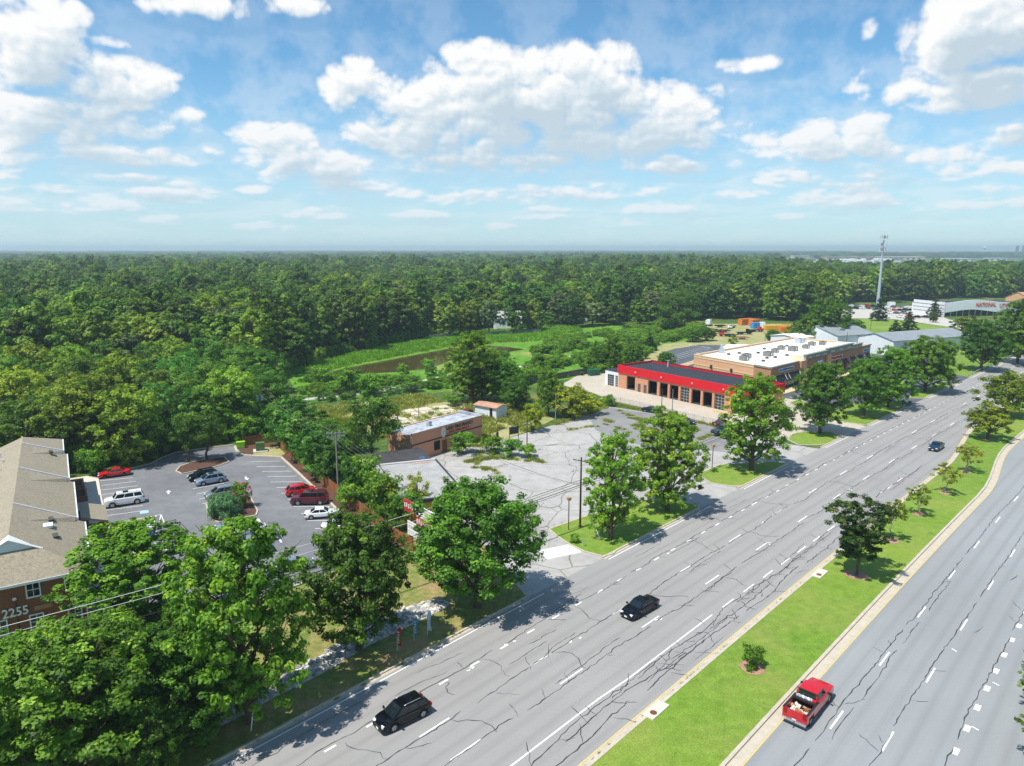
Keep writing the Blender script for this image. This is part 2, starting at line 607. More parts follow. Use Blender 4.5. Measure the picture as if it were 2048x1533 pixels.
def _cracked(base, spread, tint2):
    inner = _asphalt(base, spread, tint2)

    def fn(t, tc):
        c, h, k = inner(t, tc)
        o = tc.outputs['Object']
        w = t.add('ShaderNodeVectorMath', {0: o, 1: t.add('ShaderNodeTexNoise', {'Vector': o, 'Scale': 0.25, 'Detail': 3}).outputs[1]}, operation='ADD').outputs[0]
        v1 = t.add('ShaderNodeTexVoronoi', {'Vector': w, 'Scale': 0.13}, feature='DISTANCE_TO_EDGE').outputs[0]
        v2 = t.add('ShaderNodeTexVoronoi', {'Vector': w, 'Scale': 0.42}, feature='DISTANCE_TO_EDGE').outputs[0]
        n = t.noise(o, 0.09, 4, 0.6)
        c = t.mix(t.math('MULTIPLY', t.range(v1, 0.004, 0.014, 0.8, 0.0), 1.0), c, c4('#6b6a58'))
        c = t.mix(t.math('MULTIPLY', t.range(v2, 0.006, 0.020, 0.6, 0.0), t.range(n, 0.45, 0.6)), c, c4('#706e66'))
        c = t.mix(t.range(t.noise(o, 0.035, 6, 0.7, 0.6), 0.54, 0.66, 0, 0.5), c, c4('#7b7a79'))
        return c, h, k
    return fn


def _road(base, warm, lanes):
    """carriageway: UV.x runs along the road, UV.y is metres from the lane line; tyre polish follows the lanes"""
    def fn(t, tc):
        uv = t.add('ShaderNodeUVMap', uv_map='track').outputs[0]
        sp = t.add('ShaderNodeSeparateXYZ', {0: uv})
        o = tc.outputs['Object']
        n1 = t.noise(o, 0.05, 5, 0.6)
        n3 = t.noise(o, 16.0, 3, 0.85)
        st = t.add('ShaderNodeCombineXYZ', {0: t.math('MULTIPLY', sp.outputs[0], 0.03), 1: t.math('MULTIPLY', sp.outputs[1], 1.6), 2: 0.0}).outputs[0]
        n2 = t.noise(st, 1.0, 5, 0.6)
        b = rgb(base)
        c = t.ramp(n1, [(0.3, tuple(x * 0.93 for x in b)), (0.7, tuple(x * 1.07 for x in b))])
        acc = None
        for ln in lanes:
            d = t.math('ABSOLUTE', t.math('SUBTRACT', t.math('ABSOLUTE', t.math('SUBTRACT', sp.outputs[1], ln)), 0.85))
            w = t.range(d, 0.0, 0.55, 1.0, 0.0, True)
            acc = w if acc is None else t.math('MAXIMUM', acc, w)
        c = t.mix(t.math('MULTIPLY', acc, t.range(n2, 0.32, 0.66, 0.0, 0.55)), c, tuple(x * 0.66 for x in b) + (1,))
        c = t.mix(t.range(n2, 0.5, 0.75, 0, 0.35), c, c4(warm))
        c = t.mix(t.range(n3, 0.3, 0.6, 0.16, 0.0), c, (0.03, 0.03, 0.033, 1))
        return c, n3, 0.25
    return fn


def _shingle(t, tc):
    o = tc.outputs['Object']
    n1 = t.noise(o, 0.25, 4, 0.6)
    br = t.add('ShaderNodeTexBrick', {'Vector': tc.outputs['Object'], 'Color1': c4('#a49a86'), 'Color2': c4('#847a68'), 'Mortar': c4('#6f6656'),
                                       'Scale': 2.2, 'Mortar Size': 0.03, 'Bias': 0.1})
    n2 = t.noise(o, 3.0, 4, 0.7)
    c = t.mix(t.range(n2, 0.3, 0.7, 0.0, 0.6), br.outputs[0], c4('#b3a991'))
    c = t.mix(t.range(n1, 0.4, 0.7, 0.0, 0.3), c, c4('#8c8371'))
    return c, n2, 0.4


def _brick(c1, c2, mortar, sc=4.2):
    def fn(t, tc):
        ge = t.add('ShaderNodeNewGeometry')
        sn = t.add('ShaderNodeSeparateXYZ', {0: ge.outputs['True Normal']})
        so = t.add('ShaderNodeSeparateXYZ', {0: tc.outputs['Object']})
        # run along the wall: horizontal tangent of the face
        run = t.math('SUBTRACT', t.math('MULTIPLY', so.outputs[1], sn.outputs[0]), t.math('MULTIPLY', so.outputs[0], sn.outputs[1]))
        v = t.add('ShaderNodeCombineXYZ', {0: run, 1: so.outputs[2], 2: 0.0}).outputs[0]
        br = t.add('ShaderNodeTexBrick', {'Vector': v, 'Color1': c4(c1), 'Color2': c4(c2), 'Mortar': c4(mortar), 'Scale': sc, 'Mortar Size': 0.018, 'Bias': 0.0})
        n = t.noise(tc.outputs['Object'], 0.7, 5, 0.65)
        c = t.mix(t.range(n, 0.3, 0.75, 0.0, 0.35), br.outputs[0], c4(c2))
        return c, br.outputs['Fac'], 0.3
    return fn


mat_nodes('grass', _grass)
mat_nodes('lawn', _lawn)
mat_nodes('marsh', _marsh)
mat_nodes('dry_grass', _dry)
mat_nodes('verge_grass', _verge)
mat_nodes('asphalt_lot', _asphalt('#7d7e80', 0.22, '#5b5c5e'))
mat_nodes('asphalt_worn', _cracked('#8f8e8c', 0.2, '#6f6e6c'))
mat_nodes('asphalt_dark', _asphalt('#5d6066', 0.12, '#4b4e54'))
mat_nodes('asphalt_old', _cracked('#b2afaa', 0.14, '#8b8986'))
mat_nodes('concrete_lot', _asphalt('#c2b8a6', 0.08, '#a79d8c'))
mat_nodes('concrete_far', _asphalt('#c3beb3', 0.07, '#a9a59b'))
mat_nodes('road_near', _road('#979592', '#a39e95', (-6.2, -2.0, 1.9, 5.7, 9.6)))
mat_nodes('road_far', _road('#929595', '#9f9d97', (21.3, 25.5, 29.4, 33.5)))
mat_nodes('shingle', _shingle)
mat_nodes('brick_red', _brick('#8f5638', '#7a4830', '#937f6c'))
mat_nodes('brick_orange', _brick('#d6946e', '#c88462', '#cfb49d'))
mat_nodes('brick_tan', _brick('#e6b083', '#d89d72', '#dcc3a6'))
mat_nodes('brick_brown', _brick('#b98862', '#a87656', '#b89c82'))
mat('paint_white', (0.78, 0.78, 0.76), 0.7, var=0.06, scale=2.0)
mat('paint_yellow', rgb('#cdb670'), 0.7, var=0.1, scale=3.0)
mat('paint_blue', rgb('#9cc8e0'), 0.7)
mat('sealant', (0.045, 0.046, 0.048), 0.6, spec=0.3)
mat('kerb_concrete', rgb('#b9af9d'), 0.85, var=0.14, scale=1.2, bump=0.2, bscale=8)
mat('walk_concrete', rgb('#c9c2b4'), 0.85, var=0.08, scale=0.8, bump=0.15, bscale=10)
mat('mulch', rgb('#5a4034'), 0.95, var=0.35, scale=4.0, bump=0.8, bscale=12)
mat('mulch_pale', rgb('#a5806a'), 0.95, var=0.25, scale=4.0, bump=0.8, bscale=12)
mat('dirt', rgb('#a58d68'), 0.95, var=0.25, scale=0.6, bump=0.5, bscale=5)
mat('gravel_pale', rgb('#c9c4b8'), 0.95, var=0.2, scale=2.0, bump=0.6, bscale=8)
mat('slab_concrete', rgb('#c6bcaa'), 0.9, var=0.15, scale=0.9, bump=0.3, bscale=6)
mat('white_trim', (0.72, 0.75, 0.78), 0.5, var=0.04, scale=2)
mat('glass_dark', (0.012, 0.016, 0.02), 0.06, spec=0.6)
mat('black_open', (0.012, 0.012, 0.013), 0.9)
mat('steel', (0.5, 0.52, 0.54), 0.45, metal=0.6, var=0.06)
mat('galv', rgb('#b9c2c8'), 0.5, metal=0.3, var=0.05)
mat('wood_pole', rgb('#5f4436'), 0.9, var=0.2, scale=3, bump=0.3, bscale=10)
mat('wood_grey', rgb('#8b8680'), 0.9, var=0.2, scale=3)
mat('wood_fence', rgb('#94603a'), 0.85, var=0.3, scale=2.5, bump=0.3, bscale=14)
mat('wood_dark_fence', rgb('#5f5856'), 0.9, var=0.25, scale=2.0)
mat('wire_black', (0.02, 0.02, 0.02), 0.6)
mat('wire_pale', (0.62, 0.62, 0.6), 0.5)
mat('rust', rgb('#6e4630'), 0.9, var=0.3, scale=3)
mat('bark', rgb('#5a4a3c'), 0.95, var=0.3, scale=3, bump=0.6, bscale=8)
mat('bark_pale', rgb('#a79d8e'), 0.95, var=0.25, scale=4, bump=0.5, bscale=10)

# ------------------------------------------------------------------ ground and roads
gm = MB()
gm.flat([(-9000, -300), (9000, -300), (9000, 9000), (-9000, 9000)], 0.0)
struct('ground', gm, 'grass', 'rough green and straw coloured grass ground')

CA, SA = math.cos(rad(49)), math.sin(rad(49))


def o2(s):
    """offset of the main lane line from the straight base line, the road bends gently left"""
    q = lambda x: -39.24 + 0.0228 * x + 0.000154 * x * x
    if s <= 20:
        return q(20) + (0.0228 + 0.000308 * 20) * (s - 20)
    if s <= 185:
        return q(s)
    return q(185) + 0.0775 * (s - 185)


def rp(s, o):
    oo = o2(s) + o
    return (s * CA + oo * SA, s * SA - oo * CA)


def rdir(s):
    a, b = rp(s - 1, 0), rp(s + 1, 0)
    return math.atan2(b[1] - a[1], b[0] - a[0])


def interp(tab, s):
    if s <= tab[0][0]:
        return tab[0][1]
    for (a, x), (b, y) in zip(tab, tab[1:]):
        if s <= b:
            k = (s - a) / (b - a)
            k = k * k * (3 - 2 * k) if abs(y - x) > 1.5 else k
            return x + (y - x) * k
    return tab[-1][1]


MED_L = [(-80, 11.5), (140, 11.8), (182, 7.9), (600, 7.6)]      # median kerb, side of the main carriageway
MED_R = [(-80, 18.7), (128, 19.6), (165, 16.4), (600, 15.8)]


def band(name, f0, f1, s0, s1, z, m, step=4.0, parent=None, label=None, uv=True):
    n = max(2, int((s1 - s0) / step))
    k = 6
    mb = MB()
    uvs = []
    for i in range(n + 1):
        s = s0 + (s1 - s0) * i / n
        a, b = f0(s), f1(s)
        for j in range(k + 1):
            o = a + (b - a) * j / k
            x, y = rp(s, o)
            mb.v.append((x, y, z))
            uvs.append((s, o))
    for i in range(n):
        for j in range(k):
            q = i * (k + 1) + j
            mb.f.append((q, q + 1, q + k + 2, q + k + 1))
    ob = mb.build(name, m, parent)
    if uv:
        ul = ob.data.uv_layers.new(name='track')
        vi = np.zeros(len(ob.data.loops), dtype=np.int32)
        ob.data.loops.foreach_get('vertex_index', vi)
        ul.data.foreach_set('uv', np.array(uvs, dtype=np.float32)[vi].ravel())
    if parent is None:
        ob['kind'] = 'structure'
        if label:
            ob['label'] = label
    return ob


K = lambda v: (lambda s: v)
roadL = band('road', K(-9.0), lambda s: interp(MED_L, s), -70, 560, 0.020, 'road_near', label='grey cracked main carriageway left of the grass median')
roadR = band('road', lambda s: interp(MED_R, s), K(37.5), -70, 560, 0.020, 'road_far', label='blue grey smooth carriageway right of the grass median')
band('verge', K(37.5), K(60), -70, 560, 0.016, 'lawn', label='grass verge beyond the far carriageway', uv=False)
band('median', lambda s: interp(MED_L, s) + 0.3, lambda s: interp(MED_R, s) - 0.3, -70, 560, 0.15, 'lawn', label='bright green mown grass median strip', uv=False)


def kerb_line(par, pts, w, h, z0, m='kerb_concrete', seg=3.0):
    """concrete kerb stones cast in lengths along a line"""
    d = 0.0
    cur = [pts[0]]
    out = []
    for a, b in zip(pts, pts[1:]):
        cur.append(b)
        d += math.dist(a, b)
        if d >= seg:
            out.append(cur)
            cur, d = [b], 0.0
    if len(cur) > 1:
        out.append(cur)
    for c in out:
        a, b = Vector((*c[0], 0)), Vector((*c[-1], 0))
        dd = (b - a)
        if dd.length < 0.05:
            continue
        mb = MB()
        pl = []
        pr = []
        for i, p in enumerate(c):
            p = Vector((*p, 0))
            t = (Vector((*c[min(i + 1, len(c) - 1)], 0)) - Vector((*c[max(i - 1, 0)], 0))).normalized()
            if i == 0:
                p = p + t * 0.012
            if i == len(c) - 1:
                p = p - t * 0.012
            nn = Vector((-t.y, t.x, 0)) * w / 2
            pl.append((p + nn)[:2])
            pr.append((p - nn)[:2])
        mb.prism(pl + pr[::-1], z0, z0 + h)
        mb.build('kerb', m, par)


def road_pts(f, s0, s1, step=3.0):
    n = max(1, int(round((s1 - s0) / step)))
    return [rp(s0 + (s1 - s0) * i / n, f(s0 + (s1 - s0) * i / n)) for i in range(n + 1)]


def strip(par, name, f, s0, s1, w, z, m, step=4.0):
    mb = MB()
    mb.ribbon(road_pts(f, s0, s1, step), w, z)
    return mb.build(name, m, par)


# median kerbs and their gutters
kerb_line(roadL, road_pts(lambda s: interp(MED_L, s) + 0.15, 20, 330, 6.0), 0.3, 0.16, 0.02, seg=6)
kerb_line(roadR, road_pts(lambda s: interp(MED_R, s) - 0.15, 20, 330, 6.0), 0.3, 0.16, 0.02, seg=6)
strip(roadL, 'gutter', lambda s: interp(MED_L, s) - 0.2, -60, 500, 0.4, 0.024, 'kerb_concrete')
strip(roadR, 'gutter', lambda s: interp(MED_R, s) + 0.4, -60, 500, 0.8, 0.024, 'kerb_concrete')
strip(roadL, 'edge_line', lambda s: interp(MED_L, s) - 0.48, -60, 500, 0.12, 0.026, 'paint_yellow')
strip(roadR, 'edge_line', lambda s: interp(MED_R, s) + 0.88, -60, 500, 0.13, 0.026, 'paint_yellow')

# left edge: kerb only where there is no driveway
OPEN = [(56, 70), (94, 106.5), (124.5, 140), (150, 165), (191, 206), (234, 248)]
runs = []
a0 = -50
for (p, q_) in OPEN:
    runs.append((a0, p))
    a0 = q_
runs.append((a0, 420))
for (p, q_) in runs:
    strip(roadL, 'edge_line', K(-8.3), p + 0.3, q_ + (2 if q_ < 400 else 0), 0.13, 0.026, 'paint_white')
    strip(roadL, 'gutter', K(-8.85), p, q_, 0.34, 0.024, 'kerb_concrete')
    kerb_line(roadL, road_pts(K(-9.12), p, q_, 3.0), 0.22, 0.15, 0.0, seg=3)

_dm = {}


def dash_mesh(L, w, m):
    k = (L, w, m)
    if k not in _dm:
        mb = MB()
        mb.add([(-L / 2, -w / 2, 0), (L / 2, -w / 2, 0), (L / 2, w / 2, 0), (-L / 2, w / 2, 0)], [(0, 1, 2, 3)])
        me = mb.mesh('lane_dash')
        me.materials.append(MATS[m])
        _dm[k] = me
    return _dm[k]


def dash(par, p, ang, L, w, z=0.026, m='paint_white', name='lane_dash'):
    return link(name, dash_mesh(L, w, m), par, (p[0], p[1], z), ang)


for i in range(-1, 22):
    s = 34.5 + 13.1 * i
    dash(roadL, rp(s, 0), rdir(s), 3.2, 0.15)
    dash(roadL, rp(s - 0.2, 3.75), rdir(s), 3.2, 0.15)
for i in range(-3, 70):
    s = 27.5 + 3.9 * i
    dash(roadL, rp(s, -4.05), rdir(s), 1.05, 0.2)
strip(roadL, 'edge_line', lambda s: 7.5 if s < 50 else 7.7, -60, 66, 0.15, 0.026, 'paint_white')
for i in range(13):
    s = 69.5 + 4.9 * i
    dash(roadL, rp(s, 7.75 + 0.008 * (s - 70)), rdir(s) + 0.01, 2.6, 0.15)
for i in range(-2, 12):
    s = 56.8 + 12.2 * i
    dash(roadR, rp(s, 23.4 + 0.0075 * (s - 57)), rdir(s) + 0.007, 3.05, 0.15)
    dash(roadR, rp(s - 0.1, 27.25 + 0.0085 * (s - 57)), rdir(s) + 0.008, 3.05, 0.15)
for i in range(-6, 14):
    s = 58.9 + 3.66 * i
    dash(roadR, rp(s, 31.4 + 0.008 * (s - 59)), rdir(s), 0.95, 0.42)
for (s, o) in ((42, -3.9), (48, -4.1), (52.5, 0.3), (56, -4.0), (61, 4.0), (33, -4.2), (77, -4.0), (88, 4.1), (95, 0.2), (101, -4.0), (117, 4.2)):
    for k in range(R.randint(2, 3)):      # scuffed leftovers of old markings
        dash(roadL, rp(s + R.uniform(-.7, .7), o + R.uniform(-.25, .25)), rdir(s) + R.uniform(-.6, .6), 0.36, 0.14, 0.0262, 'paint_white', 'paint_scrap')
for (s, o) in ((63, 31.9), (71.2, 31.9), (75, 27.9)):
    dash(roadR, rp(s, o), rdir(s) + R.uniform(1.0, 1.4), 0.55, 0.14, 0.0262, 'paint_white', 'paint_scrap')


# sealed cracks: dark wandering bands of sealant
def crack(par, pts, w, z=0.030):
    mb = MB()
    pts = [Vector((*p, 0)) for p in pts]
    vs_ = []
    for i, p in enumerate(pts):
        d = (pts[min(i + 1, len(pts) - 1)] - pts[max(i - 1, 0)]).normalized()
        ww = w * R.uniform(0.35, 1.35) * (0.35 if i in (0, len(pts) - 1) else 1)
        nn = Vector((-d.y, d.x, 0)) * ww / 2
        vs_ += [(p.x - nn.x, p.y - nn.y, z), (p.x + nn.x, p.y + nn.y, z)]
    mb.add(vs_, [(2 * i, 2 * i + 2, 2 * i + 3, 2 * i + 1) for i in range(len(pts) - 1)])
    return mb.build('crack_seal', 'sealant', par)


def wander(s0, s1, o, amp=0.35, step=0.55, drift=0.0):
    pts = []
    s, v, off = s0, 0.0, 0.0
    while s < s1:
        v += R.gauss(0, 0.09)
        v *= 0.86
        off += v - off * 0.05
        off = max(-1.0, min(1.0, off))
        jit = R.gauss(0, 0.035)
        pts.append(rp(s, o + off * amp + drift * (s - s0) + jit * 1.6))
        s += step * R.uniform(0.6, 1.3)
    return pts


def branch(par, s, o, w):
    L = R.uniform(0.5, 2.6)
    a = R.choice((-1, 1)) * R.uniform(0.35, 1.3)
    pts = []
    for i in range(6):
        t = i / 5
        pts.append(rp(s + L * t * math.cos(a) + R.gauss(0, .06), o + L * t * math.sin(a) + R.gauss(0, .06)))
    crack(par, pts, w * 0.9, 0.0305 + R.uniform(0, .001))


zc = 0.030
for o, segs, nb in ((-4.3, [(14, 46), (47.5, 68), (69, 90), (91, 118), (119, 150), (151, 185), (186, 230)], 3), (0.35, [(16, 38), (39, 62), (63.5, 84), (84.5, 104), (105, 131), (132, 165), (166, 205)], 3),
                    (4.1, [(18, 40), (41, 60), (61, 79), (80, 99), (100, 124), (125, 150), (152, 188)], 3), (8.3, [(22, 50), (51, 72), (72.5, 92), (93, 115), (116, 140)], 6), (9.9, [(34, 48), (50, 68), (69, 84), (85, 108)], 4), (8.9, [(40, 58), (63, 78), (80, 98)], 4)):
    for (a, b) in segs:
        zc += 0.00012
        crack(roadL, wander(a, b, o), 0.088 if a < 110 else 0.12, zc)
        if R.random() < 0.55:
            zc += 0.00012
            m_ = a + (b - a) * R.uniform(0.2, 0.6)
            crack(roadL, wander(m_, min(b, m_ + R.uniform(5, 11)), o + R.choice((-.6, .55))), 0.07, zc)
        for k in range(nb):
            branch(roadL, R.uniform(a, b), o + R.uniform(-.15, .15), 0.075)
for (s, o0, o1) in ((44, -3.9, -0.3), (50, 0.2, 3.9), (57.5, -4, 0.2), (66, 0.3, 4.0), (36.5, 0.3, 4.1), (82, -4, 0.3), (90, 0.4, 4), (103, -4.1, .2), (120, .4, 4), (140, -4, 0), (39, -3.9, -2.0), (160, 0.3, 4), (29, -3.8, 0.2), (75, 4.2, 7.4), (86, 8, 10.6), (62, 8.2, 10.4), (70, 8.3, 10.6), (54, 8.3, 10.5), (47, 8.4, 10.2)):
    pts = []
    n = 9
    b = R.uniform(-0.5, 1.6)
    for i in range(n):
        t = i / (n - 1)
        pts.append(rp(s + b * t + R.gauss(0, .12) + 0.5 * math.sin(t * 5 + s), o0 + (o1 - o0) * t + R.gauss(0, .05)))
    crack(roadL, pts, 0.075, 0.0325 + R.uniform(0, .001))
for (a, b, o, w) in ((20, 33, -6.6, .06), (35, 41, -5.6, .06), (38.5, 44, -6.9, .05), (49, 53, -2.6, .06), (58, 63, -6.2, .06), (45, 51, -1.6, .06), (73, 79, -6.4, .05), (97, 103, -6.0, .05), (51, 56, 9.3, .06), (57, 63, 10.6, .05)):
    crack(roadL, wander(a, b, o, 0.6), w, 0.0335 + R.uniform(0, .001))
for (a, b, o, dr) in ((26, 52, 23.0, .007), (53, 76, 23.05, .007), (77, 100, 23.2, .008), (101, 150, 23.4, .006), (54, 60, 23.9, 0), (61, 72, 24.0, 0.0), (73, 79, 23.9, 0.02), (82, 92, 24.0, 0.01), (30, 47, 23.8, 0), (26, 58, 26.9, .007), (59, 88, 27.0, .007), (89, 140, 27.3, .008), (30, 60, 31.0, .006), (60.5, 82, 31.1, .008), (83, 110, 31.3, .008), (80, 82.2, 28.6, .2), (96, 99, 28.9, .15)):
    zc += 0.0001
    crack(roadR, wander(a, b, o, 0.12, 0.7, dr), 0.075, zc)
for i in range(12):
    branch(roadR, R.uniform(50, 100), R.choice((23.1, 27.1, 31.1)), 0.06)

# storm drains set into the median kerb
for nm, p in (('nearer', (11.99, 53.13)), ('farther', (36.48, 78.47))):
    t = thing('drain_inlet', 'pale concrete storm drain slab in the median kerb, ' + ('closer to the shrub' if nm == 'nearer' else 'beside the dark green vase shaped tree'), 'drain', (p[0], p[1], 0.15), rad(47), 'storm drains')
    MB().box(0, 0, 0.02, 2.6, 1.1, 0.12).build('slab', 'walk_concrete', t, True)
    MB().lathe([(0.0, 0.0), (0.30, 0.0), (0.30, 0.02), (0.0, 0.025)], 14, (-0.5, -0.1, 0.085)).build('cover', 'rust', t, True)


# ------------------------------------------------------------------ lots
def lot(name, pts, z, m, label):
    return struct(name, MB().flat(pts, z), m, label)


def edge_pts(s0, s1, off=-8.9):
    n = max(1, int((s1 - s0) / 6))
    return [rp(s0 + (s1 - s0) * i / n, off) for i in range(n + 1)]


officelot = lot('parking_lot', [(-72.38, 112.41), (-70.39, 116.93), (-64.97, 122.40), (-63.70, 129.70), (-54.52, 134.93), (-50.29, 128.05), (-42.85, 126.75), (-26.18, 100.22), (-19.04, 87.96), (-20.18, 80.08), (-23.50, 76.80), (-29.88, 70.71), (-40.70, 62.45), (-45.04, 62.45)], 0.008, 'asphalt_lot', 'grey sealed asphalt parking lot beside the brick office building')
oldlot = lot('vacant_lot', [(-8.90, 100.84), (-16.21, 123.61), (-17.76, 130.72), (-11.65, 134.21), (-3.88, 136.39), (3.80, 145.41), (10.06, 152.39), (23.57, 170.12), (32.54, 163.09), (43.51, 151.48), (49.75, 143.76), (55.35, 135.29)] + edge_pts(139, 56)[::1], 0.008, 'asphalt_old', 'pale weathered asphalt of the vacant lot')
redlot = lot('service_yard', [(13.93, 198.15), (20.95, 215.33), (30.88, 222.66), (42.54, 207.63), (72.48, 177.75), (74.88, 155.17)] + edge_pts(164, 151) + [(65.96, 143.76), (59.37, 143.76), (53.15, 136.02), (48.97, 144.58), (43.76, 152.39), (34.24, 165.73), (25.57, 176.54), (21.62, 186.74)], 0.014, 'concrete_lot', 'tan concrete yard in front of the red and brick garage')
malllot = lot('parking_lot', [(67.88, 182.78), (75.09, 196.65), (86.34, 209.29), (129.40, 253.80), (154.31, 269.31), (147.03, 228.47)] + edge_pts(247, 192) + [(91.88, 170.68), (80.49, 167.35), (71.97, 161.55), (70.82, 174.15)], 0.011, 'asphalt_dark', 'dark asphalt parking in front of the shop row')
rearlot = lot('parking_lot', [(53.89, 257.51), (63.43, 272.07), (75.74, 283.71), (84.76, 282.20), (83.98, 258.77), (57.62, 218.93), (51.45, 235.65)], 0.011, 'asphalt_dark', 'dark asphalt parking lot behind the shop row')
lot('marsh', [(-68.37, 212.70), (-64.57, 235.65), (-51.31, 273.48), (-28.21, 321.35), (-5.66, 333.37), (31.64, 355.49), (77.86, 360.26), (91.71, 327.26), (58.59, 269.31), (50.74, 249.01), (32.25, 218.93), (15.65, 205.99), (2.23, 194.44), (-23.45, 187.42), (-48.37, 174.74), (-54.30, 177.75)], 0.005, 'marsh', 'overgrown bright green marsh behind the lots')
lot('field', [(-48.66, 158.54), (-46.85, 169.00), (-23.55, 182.78), (-18.14, 174.74), (-1.79, 177.75), (9.78, 157.08), (3.82, 146.25), (-3.88, 136.39), (-11.65, 134.21), (-15.78, 131.75), (-24.70, 139.02), (-36.70, 151.48)], 0.009, 'dry_grass', 'straw coloured weedy field behind the abandoned shop')
lot('field', [(36.42, 225.53), (59.62, 283.71), (85.08, 303.10), (89.84, 283.71), (63.74, 273.48), (54.14, 258.77), (47.00, 228.47)], 0.010, 'dry_grass', 'dry grass strip beside the rear parking lot')
lot('yard', [(78.71, 321.35), (102.10, 365.16), (138.20, 365.16), (139.14, 313.80), (116.02, 283.71), (83.79, 283.71)], 0.012, 'dry_grass', 'bare dirt of the equipment yard')
lot('lawn', [(149.14, 313.80), (189.50, 391.76), (208.62, 386.14), (215.65, 346.31), (190.11, 329.27), (156.40, 299.69)], 0.012, 'lawn', 'green field by the cell tower')
natlot = lot('parking_lot', [(170.49, 386.14), (204.97, 458.25), (273.43, 482.74), (238.58, 386.14), (265.05, 348.56), (206.01, 269.31), (166.82, 250.19), (148.57, 269.31), (185.64, 321.35), (217.02, 348.56), (210.10, 388.93), (191.42, 394.63)], 0.010, 'concrete_far', 'pale concrete lot of the white dealership')
water = lot('pond', [(-59.09, 216.22), (-52.87, 228.47), (-39.74, 249.01), (-24.10, 273.48), (-12.89, 283.71), (-2.76, 277.77), (5.00, 270.68), (-2.60, 261.33), (-13.89, 263.94), (-21.41, 242.15), (-26.43, 225.53), (-35.22, 219.85), (-44.71, 216.22)], 0.016, mat('water_brown', rgb('#4a4424'), 0.08, spec=0.5, var=0.25, scale=0.05), 'still brown water of the pond')
lot('bank', [(-69.46, 216.22), (-64.57, 242.15), (-51.31, 273.48), (-28.38, 323.30), (-5.69, 335.46), (31.24, 350.84), (31.68, 329.27), (7.41, 289.90), (-13.03, 286.77), (-24.34, 276.33), (-40.11, 251.39), (-53.32, 230.48), (-59.64, 217.12)], 0.014, 'lawn', 'lush green bank behind the pond')
# pale gravel track through the marsh
mb = MB()
mb.ribbon([(-54.30, 177.75), (-43.94, 182.78), (-31.27, 194.44), (-24.21, 205.99), (-14.72, 218.93), (-2.24, 223.61), (11.24, 238.86), (22.77, 253.80), (39.44, 269.31)], 2.6, 0.017)
struct('path', mb, 'gravel_pale', 'white gravel track through the marsh')
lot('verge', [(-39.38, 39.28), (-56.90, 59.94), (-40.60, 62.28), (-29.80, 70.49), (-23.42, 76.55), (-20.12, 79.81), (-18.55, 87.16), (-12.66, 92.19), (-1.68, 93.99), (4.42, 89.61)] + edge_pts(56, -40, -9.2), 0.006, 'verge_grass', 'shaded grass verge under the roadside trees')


def island(name, pts, m, label, h=0.15, kerb='kerb_concrete', kw=0.22, closed=True):
    t = struct(name, MB().prism(pts, 0.0, h - 0.02), m, label)
    kerb_line(t, pts + ([pts[0]] if closed else []), kw, h, 0.002, kerb, seg=2.4)
    return t


island('island', [(5.09, 92.19), (5.93, 90.11), (7.28, 87.48), (9.30, 84.82), (11.36, 83.48), (12.79, 84.22)] + [rp(s, -9.1) for s in (73, 80, 87, 92)] + [(28.00, 100.63), (27.27, 101.90), (24.20, 103.41), (21.22, 103.85), (16.25, 101.47), (9.74, 96.24)], 'lawn', 'grassy island with brown poles beside the near driveway')
island('island', [(31.74, 116.38), (32.65, 111.90), (35.09, 110.39), (37.45, 110.39)] + [rp(s, -9.1) for s in (109, 115, 122)] + [(49.62, 122.40), (47.19, 123.61), (37.16, 121.80)], 'lawn', 'grassy island beside the vacant lot')
island('island', [(55.78, 139.02), (56.39, 134.93), (60.62, 134.93)] + [rp(s, -9.1) for s in (143, 148)] + [(67.34, 141.75), (67.05, 144.58), (61.92, 145.41), (58.22, 142.95)], 'lawn', 'small grassy island before the red garage')
island('island', [(71.33, 160.03), (74.01, 153.31), (77.68, 151.03)] + [rp(s, -9.1) for s in (168, 178, 188)] + [(98.31, 172.98), (94.28, 175.33), (83.79, 171.82)], 'lawn', 'grassy island before the shop row')
island('island', [(69.56, 174.15), (73.76, 177.75), (73.81, 163.09), (69.98, 159.04)], 'lawn', 'grass strip at the end of the red garage')
island('island', [(102.70, 179.61), (106.48, 178.99)] + [rp(s, -9.1) for s in (209, 220, 231)] + [(127.13, 201.21), (125.91, 202.78), (111.22, 190.87)], 'lawn', 'grassy island beyond the shop row driveway')
lot('verge', edge_pts(249, 420, -9.2) + [rp(420, -45), rp(300, -36), rp(255, -20)], 0.013, 'lawn', 'grass verge behind the steel guardrail')

lot('lot_patch', [(17.74, 157.08), (23.42, 169.00), (32.35, 162.06), (43.26, 150.59), (48.19, 143.76), (40.48, 130.04), (36.17, 131.75), (30.03, 130.04), (26.11, 134.57), (20.86, 139.02), (17.73, 147.10)], 0.0085, 'asphalt_worn', 'darker cracked asphalt part of the vacant lot')


